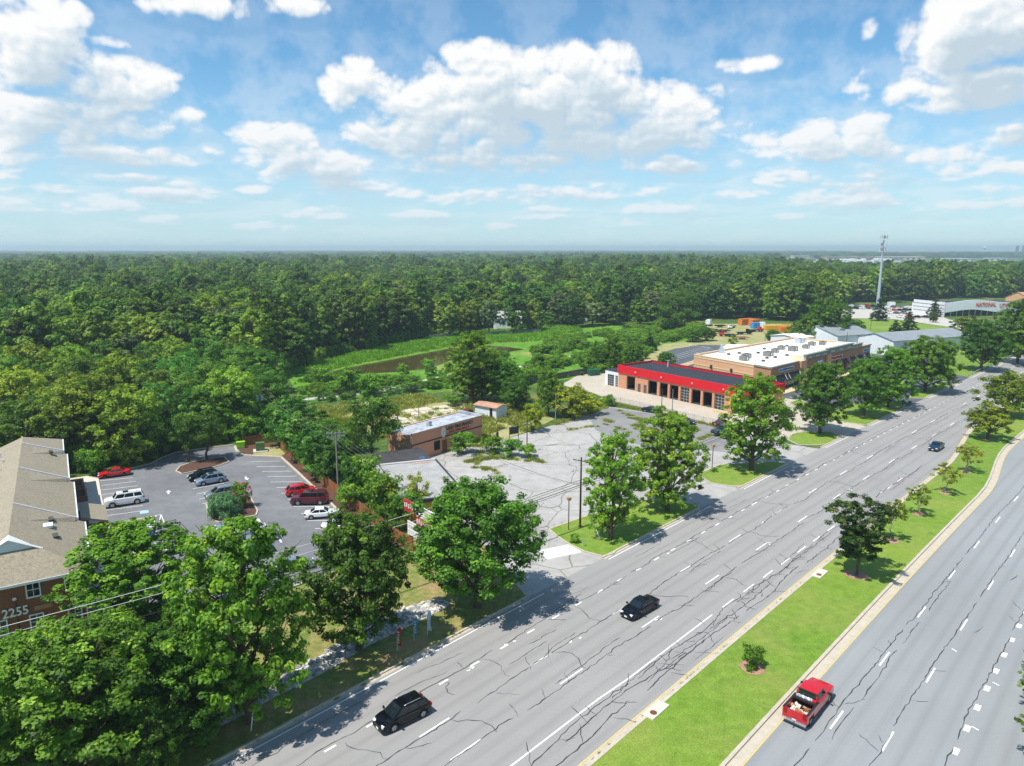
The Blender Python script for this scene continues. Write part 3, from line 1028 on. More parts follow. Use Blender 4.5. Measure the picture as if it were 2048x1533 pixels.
# ------------------------------------------------------------------ buildings
mat('red_fascia', rgb('#cf1626'), 0.5, var=0.06, scale=0.6)
mat('roof_black', rgb('#2c3138'), 0.75, var=0.2, scale=0.3, bump=0.2, bscale=3)
mat('roof_white', rgb('#e9e7e0'), 0.7, var=0.05, scale=0.2)
mat('roof_grey', rgb('#b3b3b0'), 0.85, var=0.16, scale=0.35, bump=0.3, bscale=2)
mat('metal_roof', rgb('#8b9194'), 0.6, var=0.15, scale=0.3)
mat('roof_dark', rgb('#3f3d3d'), 0.85, var=0.35, scale=0.5, bump=0.3, bscale=3)
mat('roof_flaky', rgb('#a6abb0'), 0.85, var=0.45, scale=0.7, bump=0.4, bscale=3)
mat('white_wall', rgb('#e2e4e6'), 0.7, var=0.06, scale=0.4)
mat('cream_trim', rgb('#d9c8a8'), 0.7, var=0.05)
mat('grey_trim', rgb('#8d8f84'), 0.6, var=0.05)
mat('yellow_paint', rgb('#e8a92a'), 0.6, var=0.12, scale=0.8)
mat('yellow_awning', rgb('#f6c908'), 0.55)
mat('awning_black', rgb('#15161a'), 0.6)
mat('awning_maroon', rgb('#4f1a22'), 0.65)
mat('hvac', rgb('#7d7b74'), 0.6, var=0.1, scale=2)
mat('hvac_dark', rgb('#4a4742'), 0.7)
mat('sign_red', rgb('#b3202b'), 0.5, var=0.15, scale=1.0)
mat('sign_pale', rgb('#d8cfcb'), 0.6, var=0.12, scale=1.5)
mat('sign_blue', rgb('#3f7fb5'), 0.5)
mat('letter_white', (0.8, 0.8, 0.8), 0.5)
mat('letter_black', (0.03, 0.03, 0.03), 0.6)
mat('letter_orange', rgb('#c8401c'), 0.5)
mat('orange_paint', rgb('#cf7a32'), 0.6, var=0.12, scale=0.6)
mat('door_grey', rgb('#55585c'), 0.6)
mat('roof_rust', rgb('#b58a72'), 0.85, var=0.3, scale=0.8, bump=0.2, bscale=5)


def glazed_door(par, x0, x1, h, y, m_frame='steel'):
    """sectional garage door with glass lights"""
    d = MB().box((x0 + x1) / 2, y, h / 2, x1 - x0, 0.08, h).build('garage_door', m_frame, par, True)
    w = (x1 - x0)
    for r in range(5):
        for c in range(3):
            mb = MB().box(x0 + w * (c + 0.5) / 3, y - 0.05, h * (r + 0.5) / 5, w / 3 - 0.16, 0.03, h / 5 - 0.14)
            mb.build('pane', 'glass_dark', d, True)


def window(par, x, z, w, h, y, name='window', sign=-1, m='white_trim', bars=True):
    mb = MB()
    t = 0.11
    for (cx, cz, sx_, sz_) in ((x, z + h / 2, w + t * 2, t), (x, z - h / 2, w + t * 2, t * 1.3), (x - w / 2 - t / 2, z, t, h - t), (x + w / 2 + t / 2, z, t, h - t)):
        mb.box(cx, y + sign * 0.05, cz, sx_, 0.14, sz_)
    if bars:
        mb.box(x, y + sign * 0.045, z, w, 0.07, 0.06)
        mb.box(x, y + sign * 0.04, z, 0.05, 0.06, h - t)
    f = mb.build(name, m, par, True)
    MB().box(x, y + sign * 0.01, z, w, 0.03, h - t).build('pane', 'glass_dark', f, True)
    return f


def lettering(par, txt, size, x, y, z, m, width=None, bold=True, name='lettering', ang=0.0):
    me = text_mesh(txt, size, 0.08, bold)
    xs = [v.co.x for v in me.vertices]
    if width:
        k = width / (max(xs) - min(xs))
        me.transform(Matrix.Diagonal((k, 1, 1, 1)))
    me.materials.append(MATS[m])
    return link(name, me, par, (x, y, z), ang)


# --- red and brick garage --------------------------------------------------
g = thing('garage_building', 'long brick garage with red fascia, black roof and open service bays', 'garage', (29.7, 194.4, 0), rad(-54.5))
L_, D_ = 42.9, 12.9
bays = [(3.2, 6.4, 0), (11.2, 14.4, 0), (15.3, 18.1, 0), (18.8, 21.7, 0), (22.4, 25.2, 1), (25.9, 28.8, 0), (29.5, 32.3, 0), (33.0, 35.9, 1)]
edges = [0.0]
for (a, b, gl) in bays:
    edges += [a, b]
edges += [38.6]
for i in range(0, len(edges), 2):
    a, b = edges[i], edges[i + 1]
    MB().box((a + b) / 2, 0.2, 1.85, b - a, 0.5, 3.7).build('pier', 'brick_orange', g, True)
MB().box(19.3, 0.22, 3.97, 38.6, 0.46, 0.54).build('lintel', 'brick_orange', g, True)
w_ = MB()
w_.box(0.15, D_ / 2 + 0.3, 2.1, 0.3, D_ - 0.6, 4.2).box(L_ / 2, D_ - 0.15, 2.1, L_, 0.3, 4.2)
w_.box(L_ - 0.15, D_ / 2 + 2, 2.1, 0.3, D_ - 4.6, 4.2)
w_.build('wall', 'brick_orange', g, True)
MB().box(38.45, 2.2, 2.1, 0.3, 3.4, 4.2).box(40.7, 3.9, 2.1, 4.2, 0.2, 4.2).build('entrance_wall', 'brick_brown', g, True)
MB().box(40.6, 3.76, 1.3, 3.0, 0.06, 2.4).build('entrance_door', 'glass_dark', g, True)
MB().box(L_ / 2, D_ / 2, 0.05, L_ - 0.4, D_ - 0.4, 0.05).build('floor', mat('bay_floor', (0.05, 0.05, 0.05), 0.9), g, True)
fz = MB()
fz.box(L_ / 2, -0.12, 5.3, L_ + 0.5, 0.3, 2.2).box(L_ + 0.12, D_ / 2 + 0.02, 5.3, 0.3, D_, 2.2).box(-0.12, D_ / 2 + 0.02, 5.3, 0.3, D_, 2.2).box(L_ / 2, D_ + 0.15, 5.3, L_ + 0.5, 0.3, 2.2)
fz.build('fascia', 'red_fascia', g, True)
MB().box(L_ / 2, D_ / 2, 5.75, L_ - 0.1, D_ - 0.1, 0.3).build('roof', 'roof_black', g, True)
mb = MB()
mb.box(L_ / 2, D_ + 0.15, 6.46, L_ + 0.5, 0.36, 0.1)
mb.build('coping', mat('coping_dark', rgb('#23262b'), 0.6), g, True)
for k, (a, b, gl) in enumerate(bays):
    if gl:
        glazed_door(g, a + 0.03, b - 0.03, 3.62, 0.25)
for (a, b) in ((7.5, 8.5), (9.7, 10.7)):
    d = MB().box((a + b) / 2, -0.08, 1.15, b - a, 0.08, 2.2).build('door', 'door_grey', g, True)
    MB().box(b - 0.15, -0.14, 1.1, 0.06, 0.06, 0.14).build('handle', 'steel', d, True)
for x in (6.8, 16.1, 26.3, 35.8):
    mb = MB()
    mb.box(x, -0.42, 5.25, 0.3, 0.32, 0.3).box(x, -0.32, 5.05, 0.18, 0.12, 0.3)
    mb.build('wall_lamp', 'cream_trim', g, True)
MB().box(L_ + 0.42, 9.8, 5.2, 0.32, 0.3, 0.3).build('wall_lamp', 'cream_trim', g, True)
sg = MB().box(39.9, -0.34, 5.25, 2.3, 0.12, 1.5).build('sign_panel', 'yellow_awning', g, True)
lettering(sg, 'MIDAS', 0.55, 38.9, -0.42, 4.68, 'sign_red', 2.0)
mb = MB()
for k in range(3):
    mb.add([(39.15 + k * 0.5, -0.43, 5.35), (39.65 + k * 0.5, -0.43, 5.35), (39.4 + k * 0.5, -0.43, 5.85), (39.15 + k * 0.5, -0.405, 5.35), (39.65 + k * 0.5, -0.405, 5.35), (39.4 + k * 0.5, -0.405, 5.85)],
           [(0, 1, 2), (3, 5, 4), (0, 3, 4, 1), (1, 4, 5, 2), (2, 5, 3, 0)])
mb.build('emblem', 'letter_black', sg, True)
mb = MB()       # quarter dome awning over the corner door
nu, nv = 10, 6
vv = []
for i in range(nv + 1):
    ph = math.pi / 2 * i / nv
    for j in range(nu + 1):
        th = math.pi * j / nu
        vv.append((39.5 + 1.9 * math.cos(th) * math.cos(ph), -0.05 - 1.5 * math.sin(th) * math.cos(ph), 2.45 + 1.35 * math.sin(ph)))
mb.add(vv, [(i * (nu + 1) + j, i * (nu + 1) + j + 1, (i + 1) * (nu + 1) + j + 1, (i + 1) * (nu + 1) + j) for i in range(nv) for j in range(nu)])
mb.tube([(37.6 + 3.8 * j / 10, -0.05 - 1.5 * math.sin(math.pi * j / 10), 2.4) for j in range(11)], 0.06, 5)
aw = mb.build('awning', 'yellow_awning', g, True, True)
MB().box(L_ - 0.9, -1.5, 0.1, 5.5, 1.4, 0.16).build('entrance_step', 'walk_concrete', g, True)
MB().box(37.5, -2.4, 0.12, 6.0, 0.18, 0.18, 0.0).build('yellow_kerb', 'yellow_paint', g, True)
MB().tube([(8.5, 10.4, 5.9), (8.5, 10.4, 7.6)], 0.22, 10).box(8.5, 10.4, 7.7, 0.6, 0.6, 0.12).build('flue', 'galv', g, True)
# white lean-to with two small doors
gx = thing('garage_annex', 'low white annex with glazed doors at the far end of the red garage', 'annex', (29.7, 194.4, 0), rad(-54.5))
mb = MB()
mb.box(-2.8, 3.3, 2.1, 5.5, 6.4, 4.2)
mb.build('wall', 'white_wall', gx, True)
MB().box(-2.8, 3.3, 4.3, 5.7, 6.6, 0.18).build('roof', 'roof_black', gx, True)
glazed_door(gx, -4.4, -1.9, 3.2, 0.06)
glazed_door(gx, -1.3, -0.3, 3.2, 0.06)

# --- shop row ---------------------------------------------------------------
PA, PF, PE, PB = (54.8, 211.3), (69.0, 186.4), (118.9, 233.6), (100.9, 253.5)
mall = thing('shop_row', 'tan brick shop row with white flat roof, rooftop units and awnings', 'shops', (PF[0], PF[1], 0), 0)
rel = lambda p: (p[0] - PF[0], p[1] - PF[1])


def wall_between(par, a, b, z0, z1, t, m, name, out=0.0):
    """upright slab from a to b (parent-local xy), thickness t, pushed outwards (to the right of a->b) by out"""
    d = Vector((b[0] - a[0], b[1] - a[1], 0))
    n = Vector((d.y, -d.x, 0)).normalized()
    c = Vector((a[0] + b[0], a[1] + b[1], 0)) / 2 + n * out
    return MB().box(c.x, c.y, (z0 + z1) / 2, d.length, t, z1 - z0, math.atan2(d.y, d.x)).build(name, m, par, True)


a_, f_, e_, b_ = rel(PA), rel(PF), rel(PE), rel(PB)
ins = lambda p, k=0.985: p
MB().prism([lerp(p, (24, 34), 0.006) for p in (a_, f_, e_, b_)], 6.05, 6.25).build('roof', 'roof_white', mall, True)
wall_between(mall, a_, lerp(a_, f_, 0.8), 0, 6.7, 0.35, 'brick_tan', 'side_wall', -0.175)
wall_between(mall, lerp(a_, f_, 0.8), f_, 0, 6.6, 0.45, 'brick_brown', 'side_wall', -0.165)
wall_between(mall, e_, b_, 0, 6.7, 0.35, 'brick_tan', 'side_wall', -0.175)
wall_between(mall, b_, a_, 0, 6.7, 0.35, 'brick_tan', 'back_wall', -0.175)
wall_between(mall, a_, lerp(a_, f_, 0.8), 6.0, 6.2, 0.1, 'cream_trim', 'band', 0.04)
wall_between(mall, a_, lerp(a_, f_, 0.8), 3.9, 4.1, 0.1, 'cream_trim', 'band', 0.04)
wall_between(mall, a_, lerp(a_, f_, 0.8), 6.7, 6.86, 0.5, 'cream_trim', 'coping', -0.175)
wall_between(mall, lerp(a_, f_, 0.8), f_, 6.6, 6.95, 0.75, 'grey_trim', 'cornice', -0.1)
wall_between(mall, e_, b_, 6.7, 6.86, 0.5, 'cream_trim', 'coping', -0.175)
wall_between(mall, b_, a_, 6.7, 6.86, 0.5, 'cream_trim', 'coping', -0.175)
for k in (0.26, 0.53):
    p = lerp(a_, f_, k)
    MB().box(p[0] - 0.35, p[1] - 0.2, 4.1, 0.5, 0.5, 1.1, rad(-60)).build('downspout_box', 'hvac_dark', mall, True)
fl = 68.7
fp = lambda d: lerp(f_, e_, d / fl)
# front wall in sections: (start, end, parapet height, material, outset)
for (s0, s1, h, m_, o_) in ((0, 16.6, 6.6, 'brick_brown', -0.2), (16.6, 20.2, 6.9, 'brick_tan', 0.35), (20.2, 34.2, 6.6, 'brick_brown', -0.2), (34.2, 36.8, 7.0, 'brick_tan', 0.35), (36.8, 68.7, 6.6, 'brick_brown', -0.2)):
    wall_between(mall, fp(s0), fp(s1), 4.3 if h == 6.6 else 0, h, 0.5, m_, 'front_wall', o_)
    if h > 6.6:
        wall_between(mall, fp(s0 - 0.1), fp(s1 + 0.1), 0.8, 0.95, 0.6, 'cream_trim', 'band', o_ + 0.02)
for (s0, s1, z0, z1, o_) in ((0, 16.4, 6.62, 6.98, -0.05), (19.6, 34.4, 6.95, 8.2, 0.25), (34.0, 52, 7.05, 8.7, 0.45), (52, 60.5, 6.8, 8.0, 0.1), (60.5, 68.9, 6.62, 6.98, -0.05)):
    wall_between(mall, fp(s0), fp(s1), z0, z1, 0.7, 'grey_trim', 'parapet', o_)
    if z1 > 7:
        wall_between(mall, fp(s0 - 0.25), fp(s1 + 0.25), z1, z1 + 0.22, 1.2, 'grey_trim', 'cornice', o_)
        back = fp((s0 + s1) / 2)
        c1, c2 = fp(s0), fp(s1)
        nrm_ = (-0.69, 0.73)
        MB().prism([c1, c2, (c2[0] + nrm_[0] * 4, c2[1] + nrm_[1] * 4), (c1[0] + nrm_[0] * 4, c1[1] + nrm_[1] * 4)], z1 - 0.25, z1 - 0.02).build('tower_roof', 'roof_white', mall, True)
        for c in (c1, c2):
            q = (c[0] + nrm_[0] * 4, c[1] + nrm_[1] * 4)
            wall_between(mall, c, q, 6.26, z1 - 0.26, 0.2, 'cream_trim', 'tower_side')
        for k in range(3):
            p = lerp(c1, c2, (k + 0.5) / 3)
            wall_between(mall, lerp(c1, c2, (k + 0.3) / 3), lerp(c1, c2, (k + 0.7) / 3), z0 + (z1 - z0) * 0.35, z0 + (z1 - z0) * 0.62, 0.08, 'cream_trim', 'panel', o_ + 0.38)
# storefront glazing with mullions, piers between
wall_between(mall, fp(0.3), fp(68.5), 0.02, 4.3, 0.12, 'glass_dark', 'storefront_glass', -0.42)
for k in range(40):
    s = 0.9 + k * 1.72
    wall_between(mall, fp(s), fp(s + 0.1), 0.02, 4.3, 0.1, 'galv', 'mullion', -0.32)
for s in (0.0, 8.2, 27.2, 43.6, 50.2, 56.3, 62.2, 68.0):
    wall_between(mall, fp(s), fp(s + 0.75), 0, 4.3, 0.62, 'brick_brown', 'pier', -0.15)
for (s0, s1, m_) in ((1.6, 7.6, 'awning_black'), (9.6, 16.2, 'awning_black'), (21, 26.8, 'awning_maroon'), (28.2, 33.6, 'awning_maroon'), (44.6, 49.8, 'awning_maroon'), (51, 56, 'awning_maroon'), (57, 61.8, 'awning_black'), (63, 67.8, 'awning_black')):
    p0, p1 = fp(s0), fp(s1)
    n_ = (0.69, -0.73)
    q = [(p0[0] + n_[0] * 0.1, p0[1] + n_[1] * 0.1, 4.25), (p1[0] + n_[0] * 0.1, p1[1] + n_[1] * 0.1, 4.25), (p1[0] + n_[0] * 1.1, p1[1] + n_[1] * 1.1, 3.0), (p0[0] + n_[0] * 1.1, p0[1] + n_[1] * 1.1, 3.0)]
    mb = MB()
    mb.add(q + [(x, y, z - 0.06) for x, y, z in q], [(0, 3, 2, 1), (4, 5, 6, 7), (0, 1, 5, 4), (1, 2, 6, 5), (2, 3, 7, 6), (3, 0, 4, 7)])
    aw = mb.build('awning', m_, mall, True)
    for p in (p0, p1):
        MB().tube([(p[0] + n_[0] * 0.12, p[1] + n_[1] * 0.12, 4.6), (p[0] + n_[0] * 1.16, p[1] + n_[1] * 1.16, 2.9)], 0.07, 5).build('bracket', 'letter_white', aw, True)
# shop signs: rows of raised letters too small to read
for (s0, s1, z, m_, h_) in ((4.6, 13.0, 5.2, 'sign_blue', 0.75), (28.2, 32.2, 4.9, 'letter_white', 0.9), (37.6, 46, 4.9, 'sign_red', 0.9), (62.6, 67.6, 4.95, 'sign_blue', 0.8)):
    sgn = wall_between(mall, fp(s0 - 0.2), fp(s1 + 0.2), z - 0.1, z + h_ + 0.1, 0.06, 'letter_white' if m_ != 'letter_white' else 'sign_blue', 'shop_sign', 0.1)
    x = s0
    while x < s1 - 0.4:
        wdt = R.uniform(0.28, 0.55)
        wall_between(sgn, fp(x), fp(x + wdt), z + R.uniform(0, .12), z + h_ * R.uniform(.75, 1), 0.08, m_, 'raised_letter', 0.17)
        x += wdt + 0.14
MB().prism([lerp(p, (24, 34), -0.002) for p in (fp(0), fp(68.7))] + [(fp(68.7)[0] + 2.4, fp(68.7)[1] - 2.6), (fp(0)[0] + 2.4, fp(0)[1] - 2.6)], 0.0, 0.14).build('walkway', mat('walk_tan', rgb('#cbb790'), 0.85, var=0.08), mall, True)
# wing at the back
mb = MB()
MB().prism([rel(p) for p in ((69.81, 233.89), (79.12, 233.89), (84.51, 243.95), (74.12, 243.95))], 0, 5.3).build('back_wing', 'brick_tan', mall, True)
MB().prism([rel(p) for p in ((69.81, 233.89), (79.12, 233.89), (84.51, 243.95), (74.12, 243.95))], 5.32, 5.45).build('back_wing_roof', 'roof_white', mall, True)
for (x, y, sx_, sy_, sz_) in ((67.2, 203.0, 2.4, 2.0, 1.4), (69.4, 207.9, 2.4, 2.0, 1.3), (77.2, 211.7, 2.5, 2.2, 1.4), (82, 219.1, 2, 1.8, 1.2), (86.4, 225.8, 2, 1.8, 1.2), (88.8, 222.4, 2.5, 2.2, 1.5), (95.2, 228.1, 2, 1.8, 1.2), (100.2, 235.4, 2, 1.8, 1.2), (104.3, 236.6, 2, 1.8, 1.2), (99.2, 242.8, 4.2, 2.0, 1.4)):
    u = MB().box(x - PF[0], y - PF[1], 6.26 + sz_ / 2, sx_, sy_, sz_, rad(43)).build('rooftop_unit', 'hvac' if sx_ < 4 else 'galv', mall, True)
    cs, sn_ = math.cos(rad(43)), math.sin(rad(43))
    MB().box(x - PF[0] + sn_ * (sy_ / 2 + 0.02), y - PF[1] - cs * (sy_ / 2 + 0.02), 6.26 + sz_ * 0.5, sx_ * 0.3, 0.05, sz_ * 0.6, rad(43)).build('panel', 'letter_white', u, True)
    MB().lathe([(0, 0), (0.55, 0), (0.55, 0.12), (0, 0.14)], 12, (x - PF[0], y - PF[1], 6.26 + sz_)).build('fan', 'hvac_dark', u, True)
for (px_, py_) in ((66, 214), (70, 216.5), (75, 206.5), (78, 208), (83, 212), (76, 217), (88, 216), (91, 233), (72, 201), (81, 226), (96, 222), (104, 231), (110, 235)):
    MB().box(px_ - PF[0], py_ - PF[1], 6.26 + 0.25, 0.9, 0.9, 0.5, rad(43), 0.7).build('roof_vent', 'hvac_dark', mall, True)
p = rel((64.8, 217.5))
MB().box(p[0], p[1], 6.85, 1.5, 1.5, 1.2).box(p[0], p[1], 8.2, 0.9, 0.9, 1.5).build('roof_hatch_cage', 'galv', mall, True)
# parking stall lines before and behind the row
for k in range(9):
    a, b = lerp((72.38, 181.50), (92.36, 201.21), k / 8), lerp((73.96, 174.15), (91.34, 190.87), k / 8)
    MB().ribbon([a, b], 0.13, 0.018).build('stall_line', 'paint_white', malllot)
for k in range(12):
    a, b = lerp((54.29, 249.01), (74.59, 277.77), k / 11), lerp((56.28, 242.15), (76.96, 270.68), k / 11)
    MB().ribbon([a, b], 0.16, 0.018).build('stall_line', 'paint_white', rearlot)
for k in range(8):
    a, b = lerp((73.78, 279.23), (77.35, 274.89), k / 7), lerp((73.36, 280.71), (77.15, 277.05), k / 7)
    MB().ribbon([a, (a[0] - 2.5, a[1] + 4.5)], 0.4, 0.0185).build('hatch_line', 'paint_white', rearlot)
island('island', [(52.38, 228.47), (63.47, 243.27), (64.69, 239.95), (52.42, 223.61)], mat('tan_bed', rgb('#b59a74'), 0.9, var=0.15), 'long tan planting strip between the rear parking rows')

# --- white metal sheds beyond the shops -------------------------------------
def gable_shed(name, label, loc, rz, L, W_, he, hr, mwall, mroof, door=True):
    t = thing(name, label, 'shed' if L < 12 else 'warehouse', (*loc, 0), rz)
    mb = MB()
    pts = [(0, 0), (W_, 0), (W_, he), (W_ / 2, hr), (0, he)]
    v0 = [(0, y, z) for y, z in pts]
    v1 = [(L, y, z) for y, z in pts]
    mb.add(v0 + v1, [(4, 3, 2, 1, 0), (5, 6, 7, 8, 9), (0, 1, 6, 5), (1, 2, 7, 6), (4, 0, 5, 9)])
    mb.build('wall', mwall, t, True)
    for sgn in (0, 1):
        y0, y1 = (-0.35, W_ / 2) if sgn == 0 else (W_ + 0.35, W_ / 2)
        k = (hr - he) / (W_ / 2)
        q = [(-0.3, y0, he - 0.35 * k + 0.06), (L + 0.3, y0, he - 0.35 * k + 0.06), (L + 0.3, y1, hr + 0.06), (-0.3, y1, hr + 0.06)]
        m2 = MB()
        f = [(0, 1, 2, 3), (7, 6, 5, 4), (0, 4, 5, 1), (1, 5, 6, 2), (2, 6, 7, 3), (3, 7, 4, 0)]
        m2.add(q + [(x, y, z - 0.12) for x, y, z in q], f)
        m2.build('roof', mroof, t, True)
    if door:
        MB().box(L * 0.3, -0.04, 1.4, 1.6, 0.08, 2.8).build('door', 'white_trim', t, True)
    return t


wsh = gable_shed('warehouse', 'white metal warehouse with grey gabled roof behind the shops', (121.0, 262.0), rad(22), 18, 22, 6.3, 9.0, 'white_wall', 'metal_roof')
wsh2 = gable_shed('warehouse', 'long low white warehouse with grey roof and outside stair', (136.5, 252.0), rad(24), 42, 16, 5.6, 7.6, 'white_wall', 'metal_roof')
MB().box(18, -1.0, 4.4, 7.0, 1.6, 0.18).box(18, -1.0, 3.2, 0.2, 1.4, 2.3).build('canopy', 'roof_grey', wsh2, True)
MB().tube([(22, -1.2, 4.2), (29, -1.4, 0.2)], 0.35, 4).build('stair', 'hvac_dark', wsh2, True)
for x in (6, 11, 33):
    window(wsh2, x, 2.2, 1.3, 1.6, -0.02, m='sign_blue')
wsh3 = gable_shed('warehouse', 'low white roofed shed beside the equipment yard', (108.0, 266.0), rad(35), 20, 12, 4.8, 5.6, 'white_wall', 'roof_white', False)

# --- dealership with the waving white front ---------------------------------
nat = thing('dealership', 'white dealership with wave shaped front and red lettering', 'building', (246.0, 404.0, 0), rad(10))
wv = lambda x: 8.5 + 0.8 * math.sin((x - 9) / 22.0 * math.pi)
ub = lambda x: 2.9 + 0.9 * math.sin((x - 6) / 22.0 * math.pi)
mb = MB()
n = 30
vv = []
for i in range(n + 1):
    x = 58 * i / n
    vv += [(x, 0, ub(x)), (x, 0, wv(x)), (x, 0.8, ub(x)), (x, 0.8, wv(x))]
ff = []
for i in range(n):
    a, b = i * 4, i * 4 + 4
    ff += [(a, b, b + 1, a + 1), (a + 2, a + 3, b + 3, b + 2), (a + 1, b + 1, b + 3, a + 3), (a, a + 2, b + 2, b)]
ff += [(0, 1, 3, 2), (n * 4, n * 4 + 2, n * 4 + 3, n * 4 + 1)]
mb.add(vv, ff)
mb.build('wave_front', 'white_wall', nat, True)
MB().box(29, 14, 3.4, 57, 25, 6.6).build('hall', 'white_wall', nat, True)
MB().box(29, 14, 6.8, 57.4, 25.4, 0.25).build('roof', 'roof_black', nat, True)
MB().box(29, 1.3, 2.2, 57, 0.2, 4.3).build('shop_window', 'glass_dark', nat, True)
for i in range(15):
    MB().box(1 + 4 * i, 1.15, 2.2, 0.25, 0.2, 4.3).build('mullion', 'white_trim', nat, True)
side = MB()
side.box(-0.3, 12, 4.1, 0.5, 24.5, 8.2)
side.build('side_wall', 'white_wall', nat, True)
for z in (2.4, 4.4, 6.4):
    MB().box(-0.57, 12, z, 0.06, 24.3, 0.35).build('dark_band', 'hvac', nat, True)
ltr = lettering(nat, 'NATIONAL', 3.2, 20.0, -0.12, 5.4, 'letter_orange', 13.0)
ltr = lettering(nat, 'UTO', 3.2, 35.5, -0.12, 4.7, 'letter_orange', 6.0)
oh = gable_shed('warehouse', 'brown roofed building at the edge of the woods behind the dealership', (340.0, 468.0), rad(12), 30, 18, 6.0, 9.5, 'brick_tan', mat('roof_brown', rgb('#b58a6c'), 0.8, var=0.1), False)

# --- abandoned brick shop ----------------------------------------------------
tm = thing('abandoned_shop', 'orange brick abandoned tire shop with peeling white roof', 'building', (-6.0, 138.6, 0), rad(50.8))
# local x runs back along the front from the far corner (0) to the near corner (-19)
mb = MB()
mb.box(-9.5, 3.25, 2.35, 19, 6.5, 4.7)
mb.build('wall', 'brick_orange', tm, True)
pr = MB()
pr.box(-9.5, 0.1, 4.95, 19.1, 0.3, 0.5).box(-9.5, 6.4, 4.85, 19.1, 0.3, 0.3).box(-0.1, 3.25, 5.0, 0.3, 6.2, 0.6)
pr.build('parapet', 'brick_orange', tm, True)
MB().box(-9.5, 3.25, 4.78, 18.6, 6.0, 0.14).build('roof', 'roof_flaky', tm, True)
MB().box(-9.5, 0.1, 5.23, 19.2, 0.4, 0.06).box(-0.1, 3.3, 5.33, 0.4, 6.3, 0.06).box(-0.3, 3.3, 5.12, 0.12, 6.2, 0.42).build('coping', 'roof_flaky', tm, True)
MB().box(-9.5, -0.02, 3.05, 19.04, 0.1, 0.22).build('dark_band', 'letter_black', tm, True)
MB().box(-11.8, 3, 5.3, 0.7, 0.7, 1.0).build('chimney', 'roof_flaky', tm, True)
for (x, w, h, z) in ((-12.8, 1.5, 1.7, 1.75), (-6.6, 2.6, 2.0, 1.9)):
    MB().box(x, -0.02, z, w, 0.1, h).build('window', 'black_open', tm, True)
MB().box(-10.8, -0.03, 1.2, 1.2, 0.1, 2.4).build('door', mat('door_brown', rgb('#7a4f35'), 0.8, var=0.2), tm, True)
lettering(tm, 'USED TIRES MARKET', 0.95, -10.2, -0.02, 4.15, 'letter_black', 7.4)
lettering(tm, '301-396-0413', 0.75, -9.6, -0.02, 3.4, 'sign_red', 5.6)
mb = MB()
vv = [(-11.1 + 0.62 * math.cos(2 * math.pi * k / 20), y, 3.95 + 1.05 * math.sin(2 * math.pi * k / 20)) for y in (-0.12, -0.01) for k in range(20)]
mb.add(vv, [tuple(range(20)), tuple(range(39, 19, -1))] + [(k, 20 + k, 20 + (k + 1) % 20, (k + 1) % 20) for k in range(20)])
mb.build('round_sign', 'sign_pale', tm, True)

# --- low grey-roofed shop -----------------------------------------------------
gs = thing('low_shop', 'low shop with patched grey and black roof and yellow front', 'building', (-7.0, 96.3, 0), rad(20))
# local: x from -8.5 (left) to 0, y 0 (front) to 26 (back)
MB().box(-4.25, 8.6, 1.75, 8.3, 17.0, 3.5).build('wall', 'yellow_paint', gs, True)
MB().box(-4.25, 21.7, 1.6, 8.3, 8.6, 3.2).build('rear_wall', 'white_wall', gs, True)
MB().box(-4.25, 8.6, 3.66, 9.0, 17.6, 0.3).build('roof', mat('roof_tarred', rgb('#a09e9a'), 0.85, var=0.22, scale=0.5, bump=0.3, bscale=2), gs, True)
MB().box(-4.25, 21.9, 3.3, 8.8, 8.9, 0.25).build('rear_roof', 'roof_dark', gs, True)
MB().box(-4.25, 17.3, 3.72, 9.0, 0.6, 0.5).build('step_parapet', 'roof_grey', gs, True)
MB().box(0.35, 8.6, 3.84, 0.3, 17.7, 0.1).box(-4.25, -0.3, 3.5, 9.1, 0.25, 0.5).build('gutter', mat('navy', rgb('#2d3442'), 0.6), gs, True)
for k in range(7):
    MB().box(-7.9 + k * 1.22, 8.6, 3.825, 0.08, 17.2, 0.03).build('roof_seam', 'roof_flaky', gs, True)
MB().box(-1.2, 20.4, 3.44, 0.9, 1.4, 0.03).box(-6.8, 18.6, 3.44, 1.3, 1.0, 0.03).build('roof_patch', mat('patch_blue', rgb('#3a5c80'), 0.7, var=0.3, scale=2), gs, True)
MB().box(-2.2, 16.3, 3.83, 3.4, 0.5, 0.04, 0.05).build('rusty_edge', 'roof_rust', gs, True)
MB().box(-2.5, -0.04, 1.4, 2.6, 0.1, 1.6).build('window', 'glass_dark', gs, True)
MB().box(-6, -0.04, 1.15, 1.1, 0.1, 2.3).build('door', 'door_grey', gs, True)

# --- small white shed with rusty roof ----------------------------------------
sh_ = gable_shed('shed', 'small white shed with rusty orange roof in the weedy field', (-8.6, 160.2), rad(-38), 6.4, 3.8, 2.7, 3.1, 'white_wall', 'roof_rust', False)
MB().box(4.9, -0.05, 1.2, 0.7, 0.12, 2.4).build('door', 'black_open', sh_, True)
mb = MB()
mb.lathe([(0.0, 0), (0.9, 0), (0.9, 2.0), (0.0, 2.05)], 14)
tnk = mb.build('rusty_tank', mat('rust_dark', rgb('#5b2f25'), 0.8, var=0.2, scale=2))
tnk.location = (-10.6, 160.6, 0.9)
tnk.rotation_euler = (rad(90), 0, rad(30))
tag(tnk, 'rusty brown cylinder tank lying beside the small shed', 'tank')

